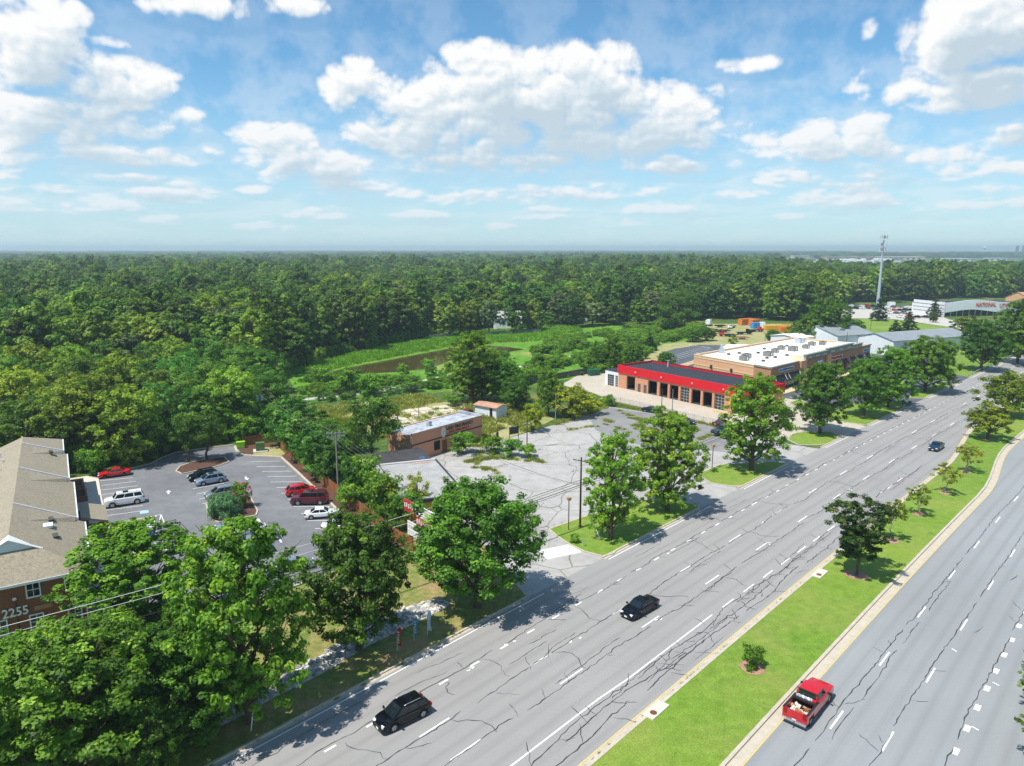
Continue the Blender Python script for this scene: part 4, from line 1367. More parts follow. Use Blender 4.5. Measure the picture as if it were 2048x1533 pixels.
# --- brick office -------------------------------------------------------------
of = thing('office_building', 'brick office building with grey brown shingle roof and numbers 2255', 'building', (-42.4, 66.7, 0), rad(32.6))
secs = [(0, 15.0, 0.0, 0.0), (15.0, 30.8, -0.7, 0.55), (30.8, 44.8, -1.2, 1.1), (44.8, 53.0, -1.6, 1.6)]
XR, ZR = -6.6, 9.9
rf = MB()            # the far slope is one plane behind the straight ridge
rf.add([(-13.2, 0, 6.3), (XR, 4.6, ZR), (XR, 49.0, ZR), (-13.2, 53.0, 6.3)], [(0, 1, 2, 3)])
rf.build('roof', 'shingle', of, True)
for i, (y0, y1, xe, dz) in enumerate(secs):
    ze = 6.3 + dz
    w2 = MB()
    w2.prism([(-12.7, y0 + (0.3 if i == 0 else 0.02)), (xe - 0.45, y0 + (0.3 if i == 0 else 0.02)), (xe - 0.45, y1 - (0.4 if i == 3 else 0)), (-12.7, y1 - (0.4 if i == 3 else 0))], 0, 6.25)
    w2.build('wall', 'brick_red', of, True)
    if dz > 0:
        MB().box(xe - 0.6, (y0 + y1) / 2 - (0.2 if i == 3 else 0), (6.26 + ze - 0.08) / 2, 0.3, y1 - y0 - 0.5, ze - 0.08 - 6.26).build('upper_wall', 'brick_red', of, True)
    yr0 = y0 + 4.6 if i == 0 else y0
    yr1 = y1 - 4.0 if i == 3 else y1
    rf = MB()
    rf.add([(xe, y0, ze), (xe, y1, ze), (XR, yr1, ZR), (XR, yr0, ZR), (-13.2, y0, 6.3), (-13.2, y1, 6.3)], [(0, 1, 2, 3)])
    if i == 0:
        rf.f.append((0, 3, 4))
    if i == 3:
        rf.f.append((1, 5, 2))
    rf.build('roof', 'shingle', of, True)
    MB().box(xe + 0.04, (y0 + y1) / 2, ze - 0.1, 0.14, y1 - y0, 0.24).build('gutter', 'white_trim', of, True)
    if i > 0:
        # the higher section ends in a white rake board over the lower roof
        xl0, pz = secs[i - 1][2], 6.3 + secs[i - 1][3]
        low_z = lambda x: pz + (xl0 - x) / (xl0 - XR) * (ZR - pz)
        k = 0.12
        q = [(XR, y0 - k, ZR + 0.12), (xe + 0.1, y0 - k, ze + 0.14), (xe + 0.1, y0 - k, low_z(xe + 0.1) - 0.1), (XR, y0 - k, ZR - 0.25)]
        m2 = MB()
        m2.add(q + [(x, y + k + 0.05, z) for x, y, z in q], [(0, 3, 2, 1), (4, 5, 6, 7), (0, 1, 5, 4), (1, 2, 6, 5), (2, 3, 7, 6), (3, 0, 4, 7)])
        m2.build('rake_board', 'white_trim', of, True)
        P1, P2, P3 = (XR + 1.2, y0 - 0.16, low_z(XR + 1.2) + 0.03), (xe - 0.2, y0 - 0.16, low_z(xe - 0.2) + 0.34), (-5.2, y0 - 4.6, low_z(-5.2) + 0.02)
        P4 = (xe - 0.2, y0 - 0.9, low_z(xe - 0.2) + 0.02)
        m3 = MB()
        m3.add([P1, P2, P3, P4], [(0, 2, 1), (1, 2, 3)])
        m3.build('roof_cricket', 'shingle', of, True)
# front gablet: white triangle at the top of the hip
m2 = MB()
tri = [(XR - 2.6, 3.0, 8.45), (XR + 2.6, 3.0, 8.45), (XR, 3.0, 9.85)]
m2.add(tri + [(x, 4.7, z) for x, y, z in tri], [(0, 1, 2), (5, 4, 3), (0, 3, 4, 1), (1, 4, 5, 2), (2, 5, 3, 0)])
m2.build('gablet', 'white_trim', of, True)
MB().tube([(XR - 2.7, 2.9, 8.4), (XR, 2.9, 9.9), (XR + 2.7, 2.9, 8.4)], 0.12, 4).build('gablet_trim', 'letter_white', of, True)
MB().box(-6.6, 0.04, 6.2, 13.3, 0.16, 0.26).build('eaves_board', 'white_trim', of, True)
for (x, z, w, h) in ((-4.95, 5.35, 1.0, 1.5), (-1.75, 5.2, 1.0, 1.5), (-4.95, 2.0, 1.0, 1.5), (-7.9, 2.1, 1.0, 1.5), (-8.5, 5.4, 1.0, 1.5), (-1.75, 1.9, 1.0, 1.5), (-11.5, 5.4, 1.0, 1.5)):
    window(of, x, z, w, h, 0.3)
num = lettering(of, '2255', 1.25, -7.65, 0.2, 3.05, 'letter_white', 2.1)
MB().tube([(-6.45, 0.2, 4.75), (-6.45, 0.2, 0.5)], 0.05, 5).build('conduit', 'letter_black', of, True)
MB().box(-6.5, 0.1, 4.85, 0.3, 0.35, 0.2).build('wall_lamp', 'galv', of, True)
MB().box(-4.3, 0.27, 3.35, 1.5, 0.1, 0.4).build('brick_panel', 'brick_brown', of, True)
MB().tube([(-0.7, 0.22, 6.1), (-0.7, 0.22, 0.2)], 0.08, 6).build('downpipe', 'white_trim', of, True)
for y in (4, 8, 12.5, 18, 26, 34, 40, 48):
    s_ = [q for q in secs if q[0] <= y < q[1]][0]
    for z in (1.8, 4.9):
        w_ = MB().box(s_[2] - 0.43, y, z, 0.1, 1.3, 1.5).build('window', 'white_trim', of, True)
        MB().box(s_[2] - 0.37, y, z, 0.06, 1.05, 1.25).build('pane', 'glass_dark', w_, True)
for (x, y, z) in ((-3.1, 42.0, 8.75), (-3.2, 12.3, 8.2), (-2.8, 7.2, 7.95)):
    MB().box(x, y, z, 0.5, 1.2, 0.25, 0.1).build('roof_vent', mat('vent_brown', rgb('#4d4c46'), 0.6), of, True)
MB().box(-3.5, 10.0, 8.3, 1.0, 1.2, 0.25).build('skylight', 'white_trim', of, True)
for k in range(9):
    MB().box(-8.4 - R.uniform(0, 2.5), 14 + 4.2 * k, 8.9, 0.22, 0.22, 0.6).build('roof_pipe', 'white_trim', of, True)
# entrance canopy on brick columns
cn = MB()
cn.add([(-0.4, 22.0, 4.6), (2.6, 22.0, 3.6), (2.6, 28.6, 3.6), (-0.4, 28.6, 4.6), (-0.4, 22.0, 4.3), (2.6, 22.0, 3.3), (2.6, 28.6, 3.3), (-0.4, 28.6, 4.3)], [(0, 1, 2, 3), (7, 6, 5, 4), (0, 4, 5, 1), (1, 5, 6, 2), (2, 6, 7, 3), (3, 7, 4, 0)])
cn.build('canopy_roof', 'shingle', of, True)
MB().box(1.0, 22.2, 3.2, 3.1, 0.3, 0.5).box(1.0, 28.4, 3.2, 3.1, 0.3, 0.5).box(2.45, 25.3, 3.15, 0.3, 6.2, 0.4).build('canopy_beam', 'brick_red', of, True)
for y in (22.6, 28.0):
    c_ = MB().box(2.1, y, 1.5, 0.6, 0.6, 3.0).build('column', 'brick_red', of, True)
    MB().box(2.1, y, 0.6, 0.8, 0.8, 0.25).build('column_base', 'brick_red', c_, True)
MB().prism([(-0.4, 8), (2.55, 14), (2.75, 54.5), (1.2, 57), (-1.6, 57), (-1.4, 30)], 0.0, 0.13).build('walkway', 'walk_concrete', of, True)
for (y0, y1, x0, x1) in ((49.0, 53.5, -1.6, 0.6), (42.8, 47.3, -1.2, 0.8), (15.5, 21.0, -0.5, 0.9), (31.5, 36, -1.1, 0.5)):
    mb = MB()
    mb.box(x1 - 0.12, (y0 + y1) / 2, 0.5, 0.25, y1 - y0, 0.8).box((x0 + x1) / 2, y0 + 0.12, 0.5, x1 - x0 - 0.5, 0.25, 0.8).box((x0 + x1) / 2, y1 - 0.12, 0.5, x1 - x0 - 0.5, 0.25, 0.8)
    pl = mb.build('planter', 'brick_red', of, True)
    MB().box((x0 + x1) / 2 - 0.13, (y0 + y1) / 2, 0.4, x1 - x0 - 0.3, y1 - y0 - 0.5, 0.6).build('bed', 'mulch', pl, True)

# --- houses in the woods and far buildings -------------------------------------
hs = gable_shed('house', 'white clapboard house half hidden in the woods', (-8.0, 338.0), rad(8), 13, 9, 5.5, 8.5, 'white_wall', 'roof_grey', True)
for x in (4, 8, 11):
    window(hs, x, 3.6, 1.1, 1.4, 0.0, m='sign_blue')
hs2 = gable_shed('house', 'low house with orange tiled roof among the trees', (24.0, 378.0), rad(-6), 16, 10, 3.4, 6.4, 'white_wall', mat('tile_orange', rgb('#b5653f'), 0.8, var=0.15, scale=0.6), True)
hs3 = gable_shed('house', 'pale house glimpsed between dark trees', (-46.0, 330.0), rad(12), 12, 8, 3.4, 5.6, 'white_wall', 'roof_grey', True)


# ------------------------------------------------------------------ vehicles
PAINT = {'black': ('#0b0d12', 0.0), 'navy': ('#10203a', 0.2), 'red': ('#c3141c', 0.0), 'maroon': ('#5a1020', 0.1), 'white': ('#eceeee', 0.0), 'silver': ('#a9aeb2', 0.6),
         'bluegrey': ('#8fa6bc', 0.4), 'blue': ('#27539a', 0.2), 'darkblue': ('#1c3350', 0.3), 'darkgreen': ('#2a3a3c', 0.3), 'grey': ('#6c7075', 0.4), 'orange': ('#d8601a', 0.0), 'yellow': ('#e5a50f', 0.0)}
for k_, (h_, mt_) in PAINT.items():
    mat('car_' + k_, rgb(h_), 0.3 if k_ != 'black' else 0.2, metal=mt_, spec=0.5 if k_ != 'black' else 0.15, coat=0.8 if k_ != 'black' else 0.5)
mat('tyre', (0.018, 0.018, 0.018), 0.85)
mat('rim', (0.55, 0.56, 0.58), 0.3, metal=0.8)
mat('rim_dark', (0.08, 0.08, 0.085), 0.35, metal=0.6)
mat('head_glass', (0.75, 0.78, 0.8), 0.15)
mat('tail_red', rgb('#8f0f12'), 0.2)
mat('trim_black', (0.02, 0.02, 0.022), 0.5)
mat('plate', (0.75, 0.75, 0.7), 0.6)
mat('chrome', (0.7, 0.7, 0.72), 0.15, metal=0.9)
mat('car_glass', (0.01, 0.016, 0.02), 0.05, spec=0.7)

# kind: L, W, H, wheel base, wheel r, belt z, deck profile [(x,z)], windscreen base, roof front, roof rear, rear base, side windows
CARS = {
    'sedan': (4.85, 1.84, 1.45, 2.8, 0.33, 0.93, [(-2.42, .86), (-2.3, .98), (-1.5, 1.0), (.9, .98), (1.7, .88), (2.2, .76), (2.42, .62)], 1.05, .28, -.85, -1.75, 2, 0),
    'suv': (4.68, 1.9, 1.70, 2.76, 0.38, 1.06, [(-2.34, .96), (-2.22, 1.06), (1.0, 1.09), (1.55, 1.02), (1.95, .93), (2.2, .80), (2.34, .60)], 1.32, .42, -1.62, -2.2, 3, 1),
    'big_suv': (5.5, 2.08, 2.0, 3.3, 0.43, 1.28, [(-2.75, 1.15), (-2.68, 1.28), (1.3, 1.3), (2.2, 1.24), (2.6, 1.12), (2.75, .85)], 1.5, .9, -2.35, -2.66, 3, 1),
    'minivan': (5.1, 1.98, 1.75, 3.0, 0.34, 1.02, [(-2.55, .95), (-2.45, 1.03), (1.3, 1.05), (1.9, .95), (2.35, .82), (2.55, .62)], 1.6, .65, -2.1, -2.42, 3, 1),
    'pickup': (6.25, 2.06, 1.98, 4.05, 0.43, 1.28, [(-.35, 1.26), (1.2, 1.3), (2.3, 1.25), (2.9, 1.15), (3.12, .9)], 1.35, .85, -.55, -.72, 2, 0),
}
_proto = {}


def loft_body(kind, cut_rear=None):
    L, Wd, Hh, wb, wr, belt, deck, *_ = CARS[kind]
    xr, xf = -wb / 2 - (0.05 if kind != 'pickup' else 0.15), wb / 2 - (0.05 if kind != 'pickup' else 0.15)
    xs = set()
    ra = wr + 0.06
    x0 = -L / 2 if cut_rear is None else cut_rear
    for c in (xr, xf):
        for k in (-1.0, -0.92, -0.7, -0.35, 0, 0.35, 0.7, 0.92, 1.0):
            xs.add(round(c + k * ra, 3))
    for d in deck:
        xs.add(round(d[0], 3))
    xs |= {round(x0, 3), round(x0 + 0.1, 3), round(L / 2 - 0.12, 3), L / 2, 0.0}
    xs = sorted(x for x in xs if x0 - 1e-6 <= x <= L / 2 + 1e-6)
    mb = MB()
    rings = []
    for x in xs:
        e = abs(x) / (L / 2)
        w = Wd / 2 * (1 - 0.10 * max(0, (e - 0.55) / 0.45) ** 2 - 0.07 * max(0, (e - 0.93) / 0.07))
        zt = interp([(a, b) for a, b in deck], x)
        zb = 0.26 if kind != 'pickup' else 0.42
        if e > 0.95:
            zb += 0.08
        for c in (xr, xf):
            q = ra * ra - (x - c) ** 2
            if q > 0:
                zb = max(zb, wr + math.sqrt(q))
        zb = min(zb, zt - 0.2)
        b_ = min(belt - 0.03, zt - 0.05)
        mid = max(zb + 0.05, 0.58 * b_ + 0.02)
        mid = min(mid, b_ - 0.04)
        rings.append([(x, -0.93 * w, zb), (x, -w, min(zb + 0.12, mid - 0.01)), (x, -w * 1.0, mid), (x, -0.965 * w, b_), (x, -0.80 * w, zt - 0.012), (x, 0, zt + 0.015),
                      (x, 0.80 * w, zt - 0.012), (x, 0.965 * w, b_), (x, w, mid), (x, w, min(zb + 0.12, mid - 0.01)), (x, 0.93 * w, zb)])
    n = 11
    vs_ = [p for r in rings for p in r]
    fs = []
    for i in range(len(rings) - 1):
        for k in range(n):
            fs.append((i * n + k, (i + 1) * n + k, (i + 1) * n + (k + 1) % n, i * n + (k + 1) % n))
    fs += [tuple(range(n)), tuple((len(rings) - 1) * n + k for k in range(n))[::-1]]
    mb.add(vs_, [f[::-1] for f in fs])
    return mb, xr, xf


def pane(q, u0, u1, v0, v1, out=0.012):
    """rectangle cut out of a quad (p00, p10, p11, p01), pushed outwards"""
    q = [Vector(p) for p in q]
    f = lambda u, v: (q[0] * (1 - u) + q[1] * u) * (1 - v) + (q[3] * (1 - u) + q[2] * u) * v
    nn = (q[1] - q[0]).cross(q[3] - q[0]).normalized() * out
    return [f(u0, v0) + nn, f(u1, v0) + nn, f(u1, v1) + nn, f(u0, v1) + nn]


def wheel(par, x, y, r, side, m_rim):
    mb = MB()
    w = 0.23
    prof = [(r * 0.62, -w / 2), (r * 0.93, -w / 2), (r, -w / 4), (r, w / 4), (r * 0.93, w / 2), (r * 0.62, w / 2)]
    vs_, n = [], 18
    for (rr, yy) in prof:
        for k in range(n):
            a = 2 * math.pi * k / n
            vs_.append((x + rr * math.cos(a), y + yy * side, r + rr * math.sin(a)))
    fs = [(i * n + k, i * n + (k + 1) % n, (i + 1) * n + (k + 1) % n, (i + 1) * n + k) for i in range(len(prof) - 1) for k in range(n)]
    mb.add(vs_, fs)
    t = mb.build('wheel', 'tyre', par, True)
    m2 = MB()
    yo = y + side * w * 0.38
    m2.add([(x + r * .64 * math.cos(2 * math.pi * k / n), yo - side * 0.05, r + r * .64 * math.sin(2 * math.pi * k / n)) for k in range(n)], [tuple(range(n))])
    for k in range(5):
        a = 2 * math.pi * k / 5 + 0.3
        ca, sa = math.cos(a), math.sin(a)
        hw = 0.055
        p = [(x - sa * hw, yo, r + ca * hw), (x + ca * r * .62 - sa * hw, yo, r + sa * r * .62 + ca * hw), (x + ca * r * .62 + sa * hw, yo, r + sa * r * .62 - ca * hw), (x + sa * hw, yo, r - ca * hw)]
        m2.add(p + [(a1, yo - side * 0.045, c1) for a1, b1, c1 in p], [(0, 1, 2, 3), (0, 4, 5, 1), (1, 5, 6, 2), (2, 6, 7, 3), (3, 7, 4, 0)])
    m2.add([(x + r * .66 * math.cos(2 * math.pi * k / n), yo + side * 0.012, r + r * .66 * math.sin(2 * math.pi * k / n)) for k in range(n)] + [(x + r * .56 * math.cos(2 * math.pi * k / n), yo + side * 0.012, r + r * .56 * math.sin(2 * math.pi * k / n)) for k in range(n)],
           [(k, (k + 1) % n, n + (k + 1) % n, n + k) for k in range(n)])
    m2.build('rim', m_rim, t, True)
    return t


def car_proto(kind, color, lite=False):
    key = (kind, color, lite)
    if key in _proto:
        return copy_tree(_proto[key])
    L, Wd, Hh, wb, wr, belt, deck, wx, rf, rr_, rb, nside, rails = CARS[kind]
    m_ = 'car_' + color
    t = link('car', None)
    cut = -0.62 if kind == 'pickup' else None
    bm_, xr, xf = loft_body(kind, None if kind != 'pickup' else cut)
    hw = Wd / 2
    # cabin frame in body colour
    yb, yt = hw * 0.93, hw * 0.74
    zb = belt - 0.04
    zt = Hh - 0.04
    B = [(rb, -yb * .96, zb), (wx, -yb * .94, zb), (wx, yb * .94, zb), (rb, yb * .96, zb)]
    T = [(rr_, -yt, zt), (rf, -yt, zt), (rf, yt, zt), (rr_, yt, zt)]
    bm_.add(B + T + [(rr_ + 0.1, 0, Hh), (rf - 0.15, 0, Hh)],
            [(0, 1, 5, 4), (1, 2, 6, 5), (2, 3, 7, 6), (3, 0, 4, 7), (4, 5, 9, 8), (7, 8, 9, 6), (5, 6, 9), (4, 8, 7)])
    body = bm_.build('body', m_, t, True, True)
    body.data.set_sharp_from_angle(angle=rad(38))
    ws = MB().add(pane([B[1], B[2], T[2], T[1]], .06, .94, .04, .93), [(0, 1, 2, 3)]).build('windshield', 'car_glass', t, True)
    MB().add(pane([B[3], B[0], T[0], T[3]], .08, .92, .12, .90), [(0, 1, 2, 3)]).build('rear_window', 'car_glass', t, True)
    cuts = {2: [(.06, .50), (.54, .93)], 3: [(.04, .30), (.34, .64), (.67, .95)]}[nside]
    if kind == 'pickup':
        cuts = [(.10, .90)]
    for (u0, u1) in cuts:
        MB().add(pane([B[0], B[1], T[1], T[0]], u0, u1, .16, .88), [(0, 1, 2, 3)]).build('side_window', 'car_glass', t, True)
        MB().add(pane([B[2], B[3], T[3], T[2]], 1 - u1, 1 - u0, .16, .88), [(0, 1, 2, 3)]).build('side_window', 'car_glass', t, True)
    rim = 'rim' if color not in ('black', 'red') or kind != 'sedan' else 'rim_dark'
    for x in (xr, xf):
        for s in (-1, 1):
            wheel(t, x, s * (hw - 0.13), wr, s, rim)
    if not lite:
        xt = -L / 2
        for s in (-1, 1):
            MB().box(L / 2 - 0.20, s * hw * 0.66, 0.60 * belt + 0.1, 0.34, 0.36, 0.16, s * -0.28, 0.8).build('headlight', 'head_glass', t, True)
            MB().box(xt + 0.12, s * hw * 0.75, belt * 0.86, 0.22, 0.3, 0.22 if kind != 'pickup' else 0.45).build('taillight', 'tail_red', t, True)
            MB().box(wx - 0.18, s * (hw + 0.1), belt + 0.06, 0.14, 0.24, 0.16, s * 0.2).build('mirror', m_ if kind != 'pickup' else 'trim_black', t, True)
            MB().box((xr + xf) / 2, s * (hw - 0.01), 0.3 if kind != 'pickup' else 0.45, wb - 2 * wr - 0.16, 0.06, 0.1).build('sill', 'trim_black', t, True)
            if rails:
                MB().tube([(rr_ + 0.25, s * yt * .9, Hh + 0.0), (rr_ + 0.35, s * yt * .9, Hh + 0.05), (rf - 0.35, s * yt * .9, Hh + 0.05), (rf - 0.25, s * yt * .9, Hh)], 0.022, 5).build('roof_rail', 'trim_black' if color != 'black' else 'steel', t, True)
        MB().box(L / 2 - 0.01, 0, 0.55 * belt, 0.06, hw * 0.9, 0.18).build('grille', 'trim_black', t, True)
        MB().box(L / 2 - 0.02, 0, 0.36, 0.1, hw * 1.5, 0.14).build('bumper', 'trim_black' if kind != 'pickup' else 'chrome', t, True)
        MB().box(L / 2 + 0.035, 0, 0.40, 0.02, 0.34, 0.16).build('plate', 'plate', t, True)
        MB().box(xt - 0.012 if kind != 'pickup' else xt - 0.075, 0, 0.62, 0.02, 0.34, 0.16).build('plate', 'plate', t, True)
        if kind in ('big_suv', 'suv') and color in ('white', 'bluegrey', 'maroon'):
            MB().box((rf + rr_) / 2 + 0.45, 0, Hh + 0.012, 0.75, yt * 1.15, 0.02).build('sunroof', 'car_glass', t, True)
        if kind != 'pickup':
            MB().box(xt + 0.02, 0, 0.42, 0.1, hw * 1.55, 0.16).build('bumper', 'trim_black', t, True)
    if kind == 'pickup':
        # open load bed
        x0, x1 = -L / 2 + 0.05, -0.62
        bb = MB()
        for s in (-1, 1):
            z0 = 0.55
            for (a, b) in ((x0, xr - wr - 0.08), (xr + wr + 0.08, x1)):
                bb.box((a + b) / 2, s * (hw - 0.09), (z0 + 1.3) / 2, b - a, 0.16, 1.3 - z0)
            bb.box(xr, s * (hw - 0.09), 1.12, 2 * wr + 0.16, 0.165, 0.36)
        bb.box(x0 + 0.04, 0, 0.95, 0.1, Wd - 0.36, 0.72)
        bb.box(x1 - 0.05, 0, 0.95, 0.1, Wd - 0.36, 0.7)
        bb.build('load_bed', m_, t, True)
        MB().box((x0 + x1) / 2, 0, 0.72, x1 - x0 - 0.25, Wd - 0.4, 0.08).build('bed_floor', 'trim_black', t, True)
        rl = MB()
        for s in (-1, 1):
            rl.box((x0 + x1) / 2, s * (hw - 0.09), 1.325, x1 - x0, 0.17, 0.04)
        rl.build('bed_rail', 'trim_black', t, True)
        MB().box(-L / 2 - 0.08, 0, 0.52, 0.18, Wd * 0.94, 0.2).build('bumper', 'chrome', t, True)
        MB().tube([(-L / 2 - 0.1, 0, 0.42), (-L / 2 - 0.45, 0, 0.4)], 0.05, 6).build('tow_hitch', 'trim_black', t, True)
    _proto[key] = t
    return t


def place_car(kind, color, loc, heading, label, group=None, lite=False, name=None):
    t = car_proto(kind, color, lite)
    t.location = (loc[0], loc[1], loc[2] if len(loc) > 2 else 0.024)
    t.rotation_euler = (0, 0, heading)
    t.name = name or {'sedan': 'sedan_car', 'suv': 'suv_car', 'big_suv': 'suv_car', 'minivan': 'minivan', 'pickup': 'pickup_truck'}[kind]
    tag(t, label, {'pickup': 'truck', 'minivan': 'van'}.get(kind, 'car'), group)
    return t


def car_on(kind, color, wf, wrr, side, label, group=None, lite=False, z=None, turn=0.0):
    """place by the ground points of the front and rear wheel on one side ('L' or 'R')"""
    h = math.atan2(wf[1] - wrr[1], wf[0] - wrr[0]) + turn
    hw = CARS[kind][1] / 2 - 0.12
    k = -1 if side == 'L' else 1
    nx, ny = -math.sin(h), math.cos(h)
    c = ((wf[0] + wrr[0]) / 2 + k * nx * hw, (wf[1] + wrr[1]) / 2 + k * ny * hw, 0.024 if z is None else z)
    return place_car(kind, color, c, h, label, group, lite)


RD = 'cars driving on the highway'
LOTG = 'cars parked in the office lot'
VL = 'cars parked around the vacant lot and garage'
car_on('suv', 'black', (-9.51, 50.51), (-7.34, 52.35), 'L', 'shiny black suv driving in the lane nearest the roadside trees', RD)
car_on('sedan', 'black', (13.15, 68.18), (15.14, 70.06), 'L', 'black sedan driving mid road ahead of the black suv', RD)
tr = car_on('pickup', 'red', (27.28, 54.66), (23.96, 51.17), 'R', 'bright red pickup truck with tools and scrap in its open bed', RD)
place_car('sedan', 'darkblue', (*(81.79, 132.09), 0.024), rdir(170) + math.pi, 'dark blue sedan driving beside the grass median near the small trees', RD)
place_car('sedan', 'silver', (*(137.14, 198.91), 0.024), rdir(240) + math.pi, 'silver sedan driving near the end of the guardrail', RD)
# load of the red pickup
MB().box(-0.98, 0, 1.32, 0.62, 1.72, 0.12).build('tool_box', 'trim_black', tr, True)
MB().tube([(-0.66, -0.85, 1.34), (-0.66, -0.85, 1.95), (-0.66, 0.85, 1.95), (-0.66, 0.85, 1.34)], 0.04, 5).build('headache_rack', 'trim_black', tr, True)
ld = thing('scrap_load', 'jumble of wood scraps and tools in the red pickup bed', 'scrap', tr.location, tr.rotation_euler[2])
for i in range(26):
    x, y = R.uniform(-2.75, -1.45), R.uniform(-.7, .7)
    c_ = R.choice(['slab_concrete', 'wood_fence', 'cream_trim', 'sign_pale', 'letter_white', 'roof_rust', 'dirt'])
    b_ = MB().box(0, 0, 0, R.uniform(.25, .8), R.uniform(.08, .25), R.uniform(.05, .12)).build('scrap_piece', c_, ld, True)
    b_.location = (x, y, 0.82 + R.uniform(0, .22))
    b_.rotation_euler = (R.uniform(-.3, .3), R.uniform(-.3, .3), R.uniform(0, 3))
for i in range(7):
    b_ = MB().box(0, 0, 0, .3, .22, .12).build('tool', R.choice(['letter_white', 'sign_red', 'galv', 'red_fascia']), ld, True)
    b_.location = (-0.95, -.7 + .22 * i, 1.46)
    b_.rotation_euler = (0, R.uniform(-.2, .2), R.uniform(0, 3))

for (k_, c_, f, r_, s_, lb) in (
    ('sedan', 'red', (-68.44, 114.23), (-65.96, 115.56), 'L', 'red sedan parked at the far corner of the office lot'),
    ('big_suv', 'white', (-59.61, 100.43), (-56.69, 102.11), 'L', 'large white suv parked facing the office entrance'),
    ('sedan', 'white', (-49.89, 90.97), (-52.44, 89.78), 'R', 'white sedan beside the mulched kerb island near the office door'),
    ('sedan', 'darkblue', (-47.98, 88.12), (-50.48, 87.00), 'R', 'dark blue sedan next to the white sedan by the office'),
    ('suv', 'black', (-52.53, 112.67), (-50.22, 114.49), 'L', 'black suv parked below the tree island in the office lot'),
    ('suv', 'bluegrey', (-50.40, 110.39), (-48.01, 112.15), 'L', 'pale blue grey suv parked beside the black suv'),
    ('minivan', 'silver', (-45.98, 103.85), (-43.28, 105.64), 'L', 'silver minivan parked beside the round green shrub'),
    ('sedan', 'bluegrey', (-39.15, 91.14), (-36.74, 92.55), 'L', 'blue grey sedan parked just below the shrub island'),
    ('suv', 'white', (-36.60, 89.27), (-34.06, 90.80), 'L', 'white suv parked between grey cars in the middle row'),
    ('sedan', 'silver', (-34.25, 86.84), (-31.80, 88.28), 'L', 'silver sedan partly hidden by tree tops in the middle row'),
    ('sedan', 'blue', (-33.56, 82.89), (-31.19, 84.37), 'L', 'bright blue sedan glimpsed through the tree crowns'),
    ('suv', 'red', (-31.60, 106.33), (-34.08, 105.19), 'R', 'bright red suv nosed to the kerb by the wooden fence'),
    ('big_suv', 'maroon', (-32.13, 101.47), (-29.10, 101.68), 'L', 'dark maroon suv backed against the kerb by the fence'),
    ('sedan', 'white', (-25.83, 96.43), (-28.61, 95.86), 'R', 'white sedan beside the maroon suv'),
    ('sedan', 'white', (-22.18, 91.66), (-24.99, 91.14), 'R', 'white car half hidden by the tree beside the fence'),
    ('sedan', 'white', (-43.45, 83.63), (-45.88, 82.46), 'R', 'white sedan under the yellow green tree by the office'),
    ('suv', 'maroon', (-43.36, 76.42), (-45.54, 75.43), 'R', 'maroon suv hidden behind the front trees of the office'),
    ('sedan', 'silver', (-24.94, 79.81), (-27.33, 79.00), 'R', 'silver sedan at the near end of the office lot'),
):
    car_on(k_, c_, f, r_, s_, lb, LOTG, z=0.012)
for (k_, c_, f, r_, s_, lb) in (
    ('sedan', 'navy', (33.87, 162.06), (31.46, 163.61), 'R', 'dark sedan behind the chain link fence by the bays'),
    ('sedan', 'navy', (39.00, 151.03), (36.46, 152.85), 'R', 'navy sedan behind the fence beside the tall tree'),
    ('sedan', 'maroon', (47.88, 151.03), (45.07, 149.26), 'R', 'maroon sedan parked by the fence before the garage'),
    ('pickup', 'darkgreen', (42.07, 141.35), (47.45, 143.76), 'L', 'dark grey green pickup parked at the edge of the vacant lot'),
    ('sedan', 'black', (43.72, 138.64), (47.42, 141.35), 'L', 'black sedan parked in front of the dark pickup'),
    ('suv', 'black', (65.34, 159.53), (62.11, 157.08), 'R', 'black suv at the end of the red garage'),
    ('sedan', 'maroon', (102.73, 208.46), (109.55, 215.33), 'R', 'reddish sedan parked before the shops behind the trees'),
    ('minivan', 'white', (110.20, 226.50), (118.20, 234.60), 'R', 'white van parked at the shop walkway'),
    ('sedan', 'navy', (127.07, 242.15), (134.12, 249.01), 'R', 'navy sedan between the shops and the white warehouse'),
):
    car_on(k_, c_, f, r_, s_, lb, VL, z=0.02)
# dealership stock: many small cars far away
CN = ['white', 'black', 'silver', 'grey', 'navy', 'white', 'silver', 'black', 'red', 'white']

ROWS = [(214.71, 474.30), (240.38, 474.30), (204.77, 456.32), (236.22, 456.32), (245.16, 466.14), (264.17, 466.14), (234.23, 443.23), (252.01, 443.23), (224.31, 422.45), (236.81, 422.45), (217.47, 397.54), (231.49, 397.54)]
ORD = ('first', 'second', 'third', 'fourth', 'fifth', 'sixth', 'seventh', 'eighth', 'ninth')
for j, n_ in enumerate((8, 9, 5, 6, 4, 4)):
    a, b = ROWS[2 * j], ROWS[2 * j + 1]
    row = ('back row by the tower base', 'second row by the tower base', 'back row by the white side wall', 'middle row by the white side wall', 'row by the grey fence', 'front row facing the green field')[j]
    for i in range(n_):
        p = lerp(a, b, i / (n_ - 1))
        c_ = CN[(i * 3 + j * 5) % len(CN)]
        k_ = 'suv' if (i + j) % 3 == 0 else 'sedan'
        place_car(k_, c_, (p[0], p[1], 0.014), rad(100 + 6 * (j % 2)) + R.uniform(-.06, .06), '%s %s, %s from the left in the dealership %s' % (c_, 'suv' if k_ == 'suv' else 'car', ORD[i], row), 'dealership stock cars', True)
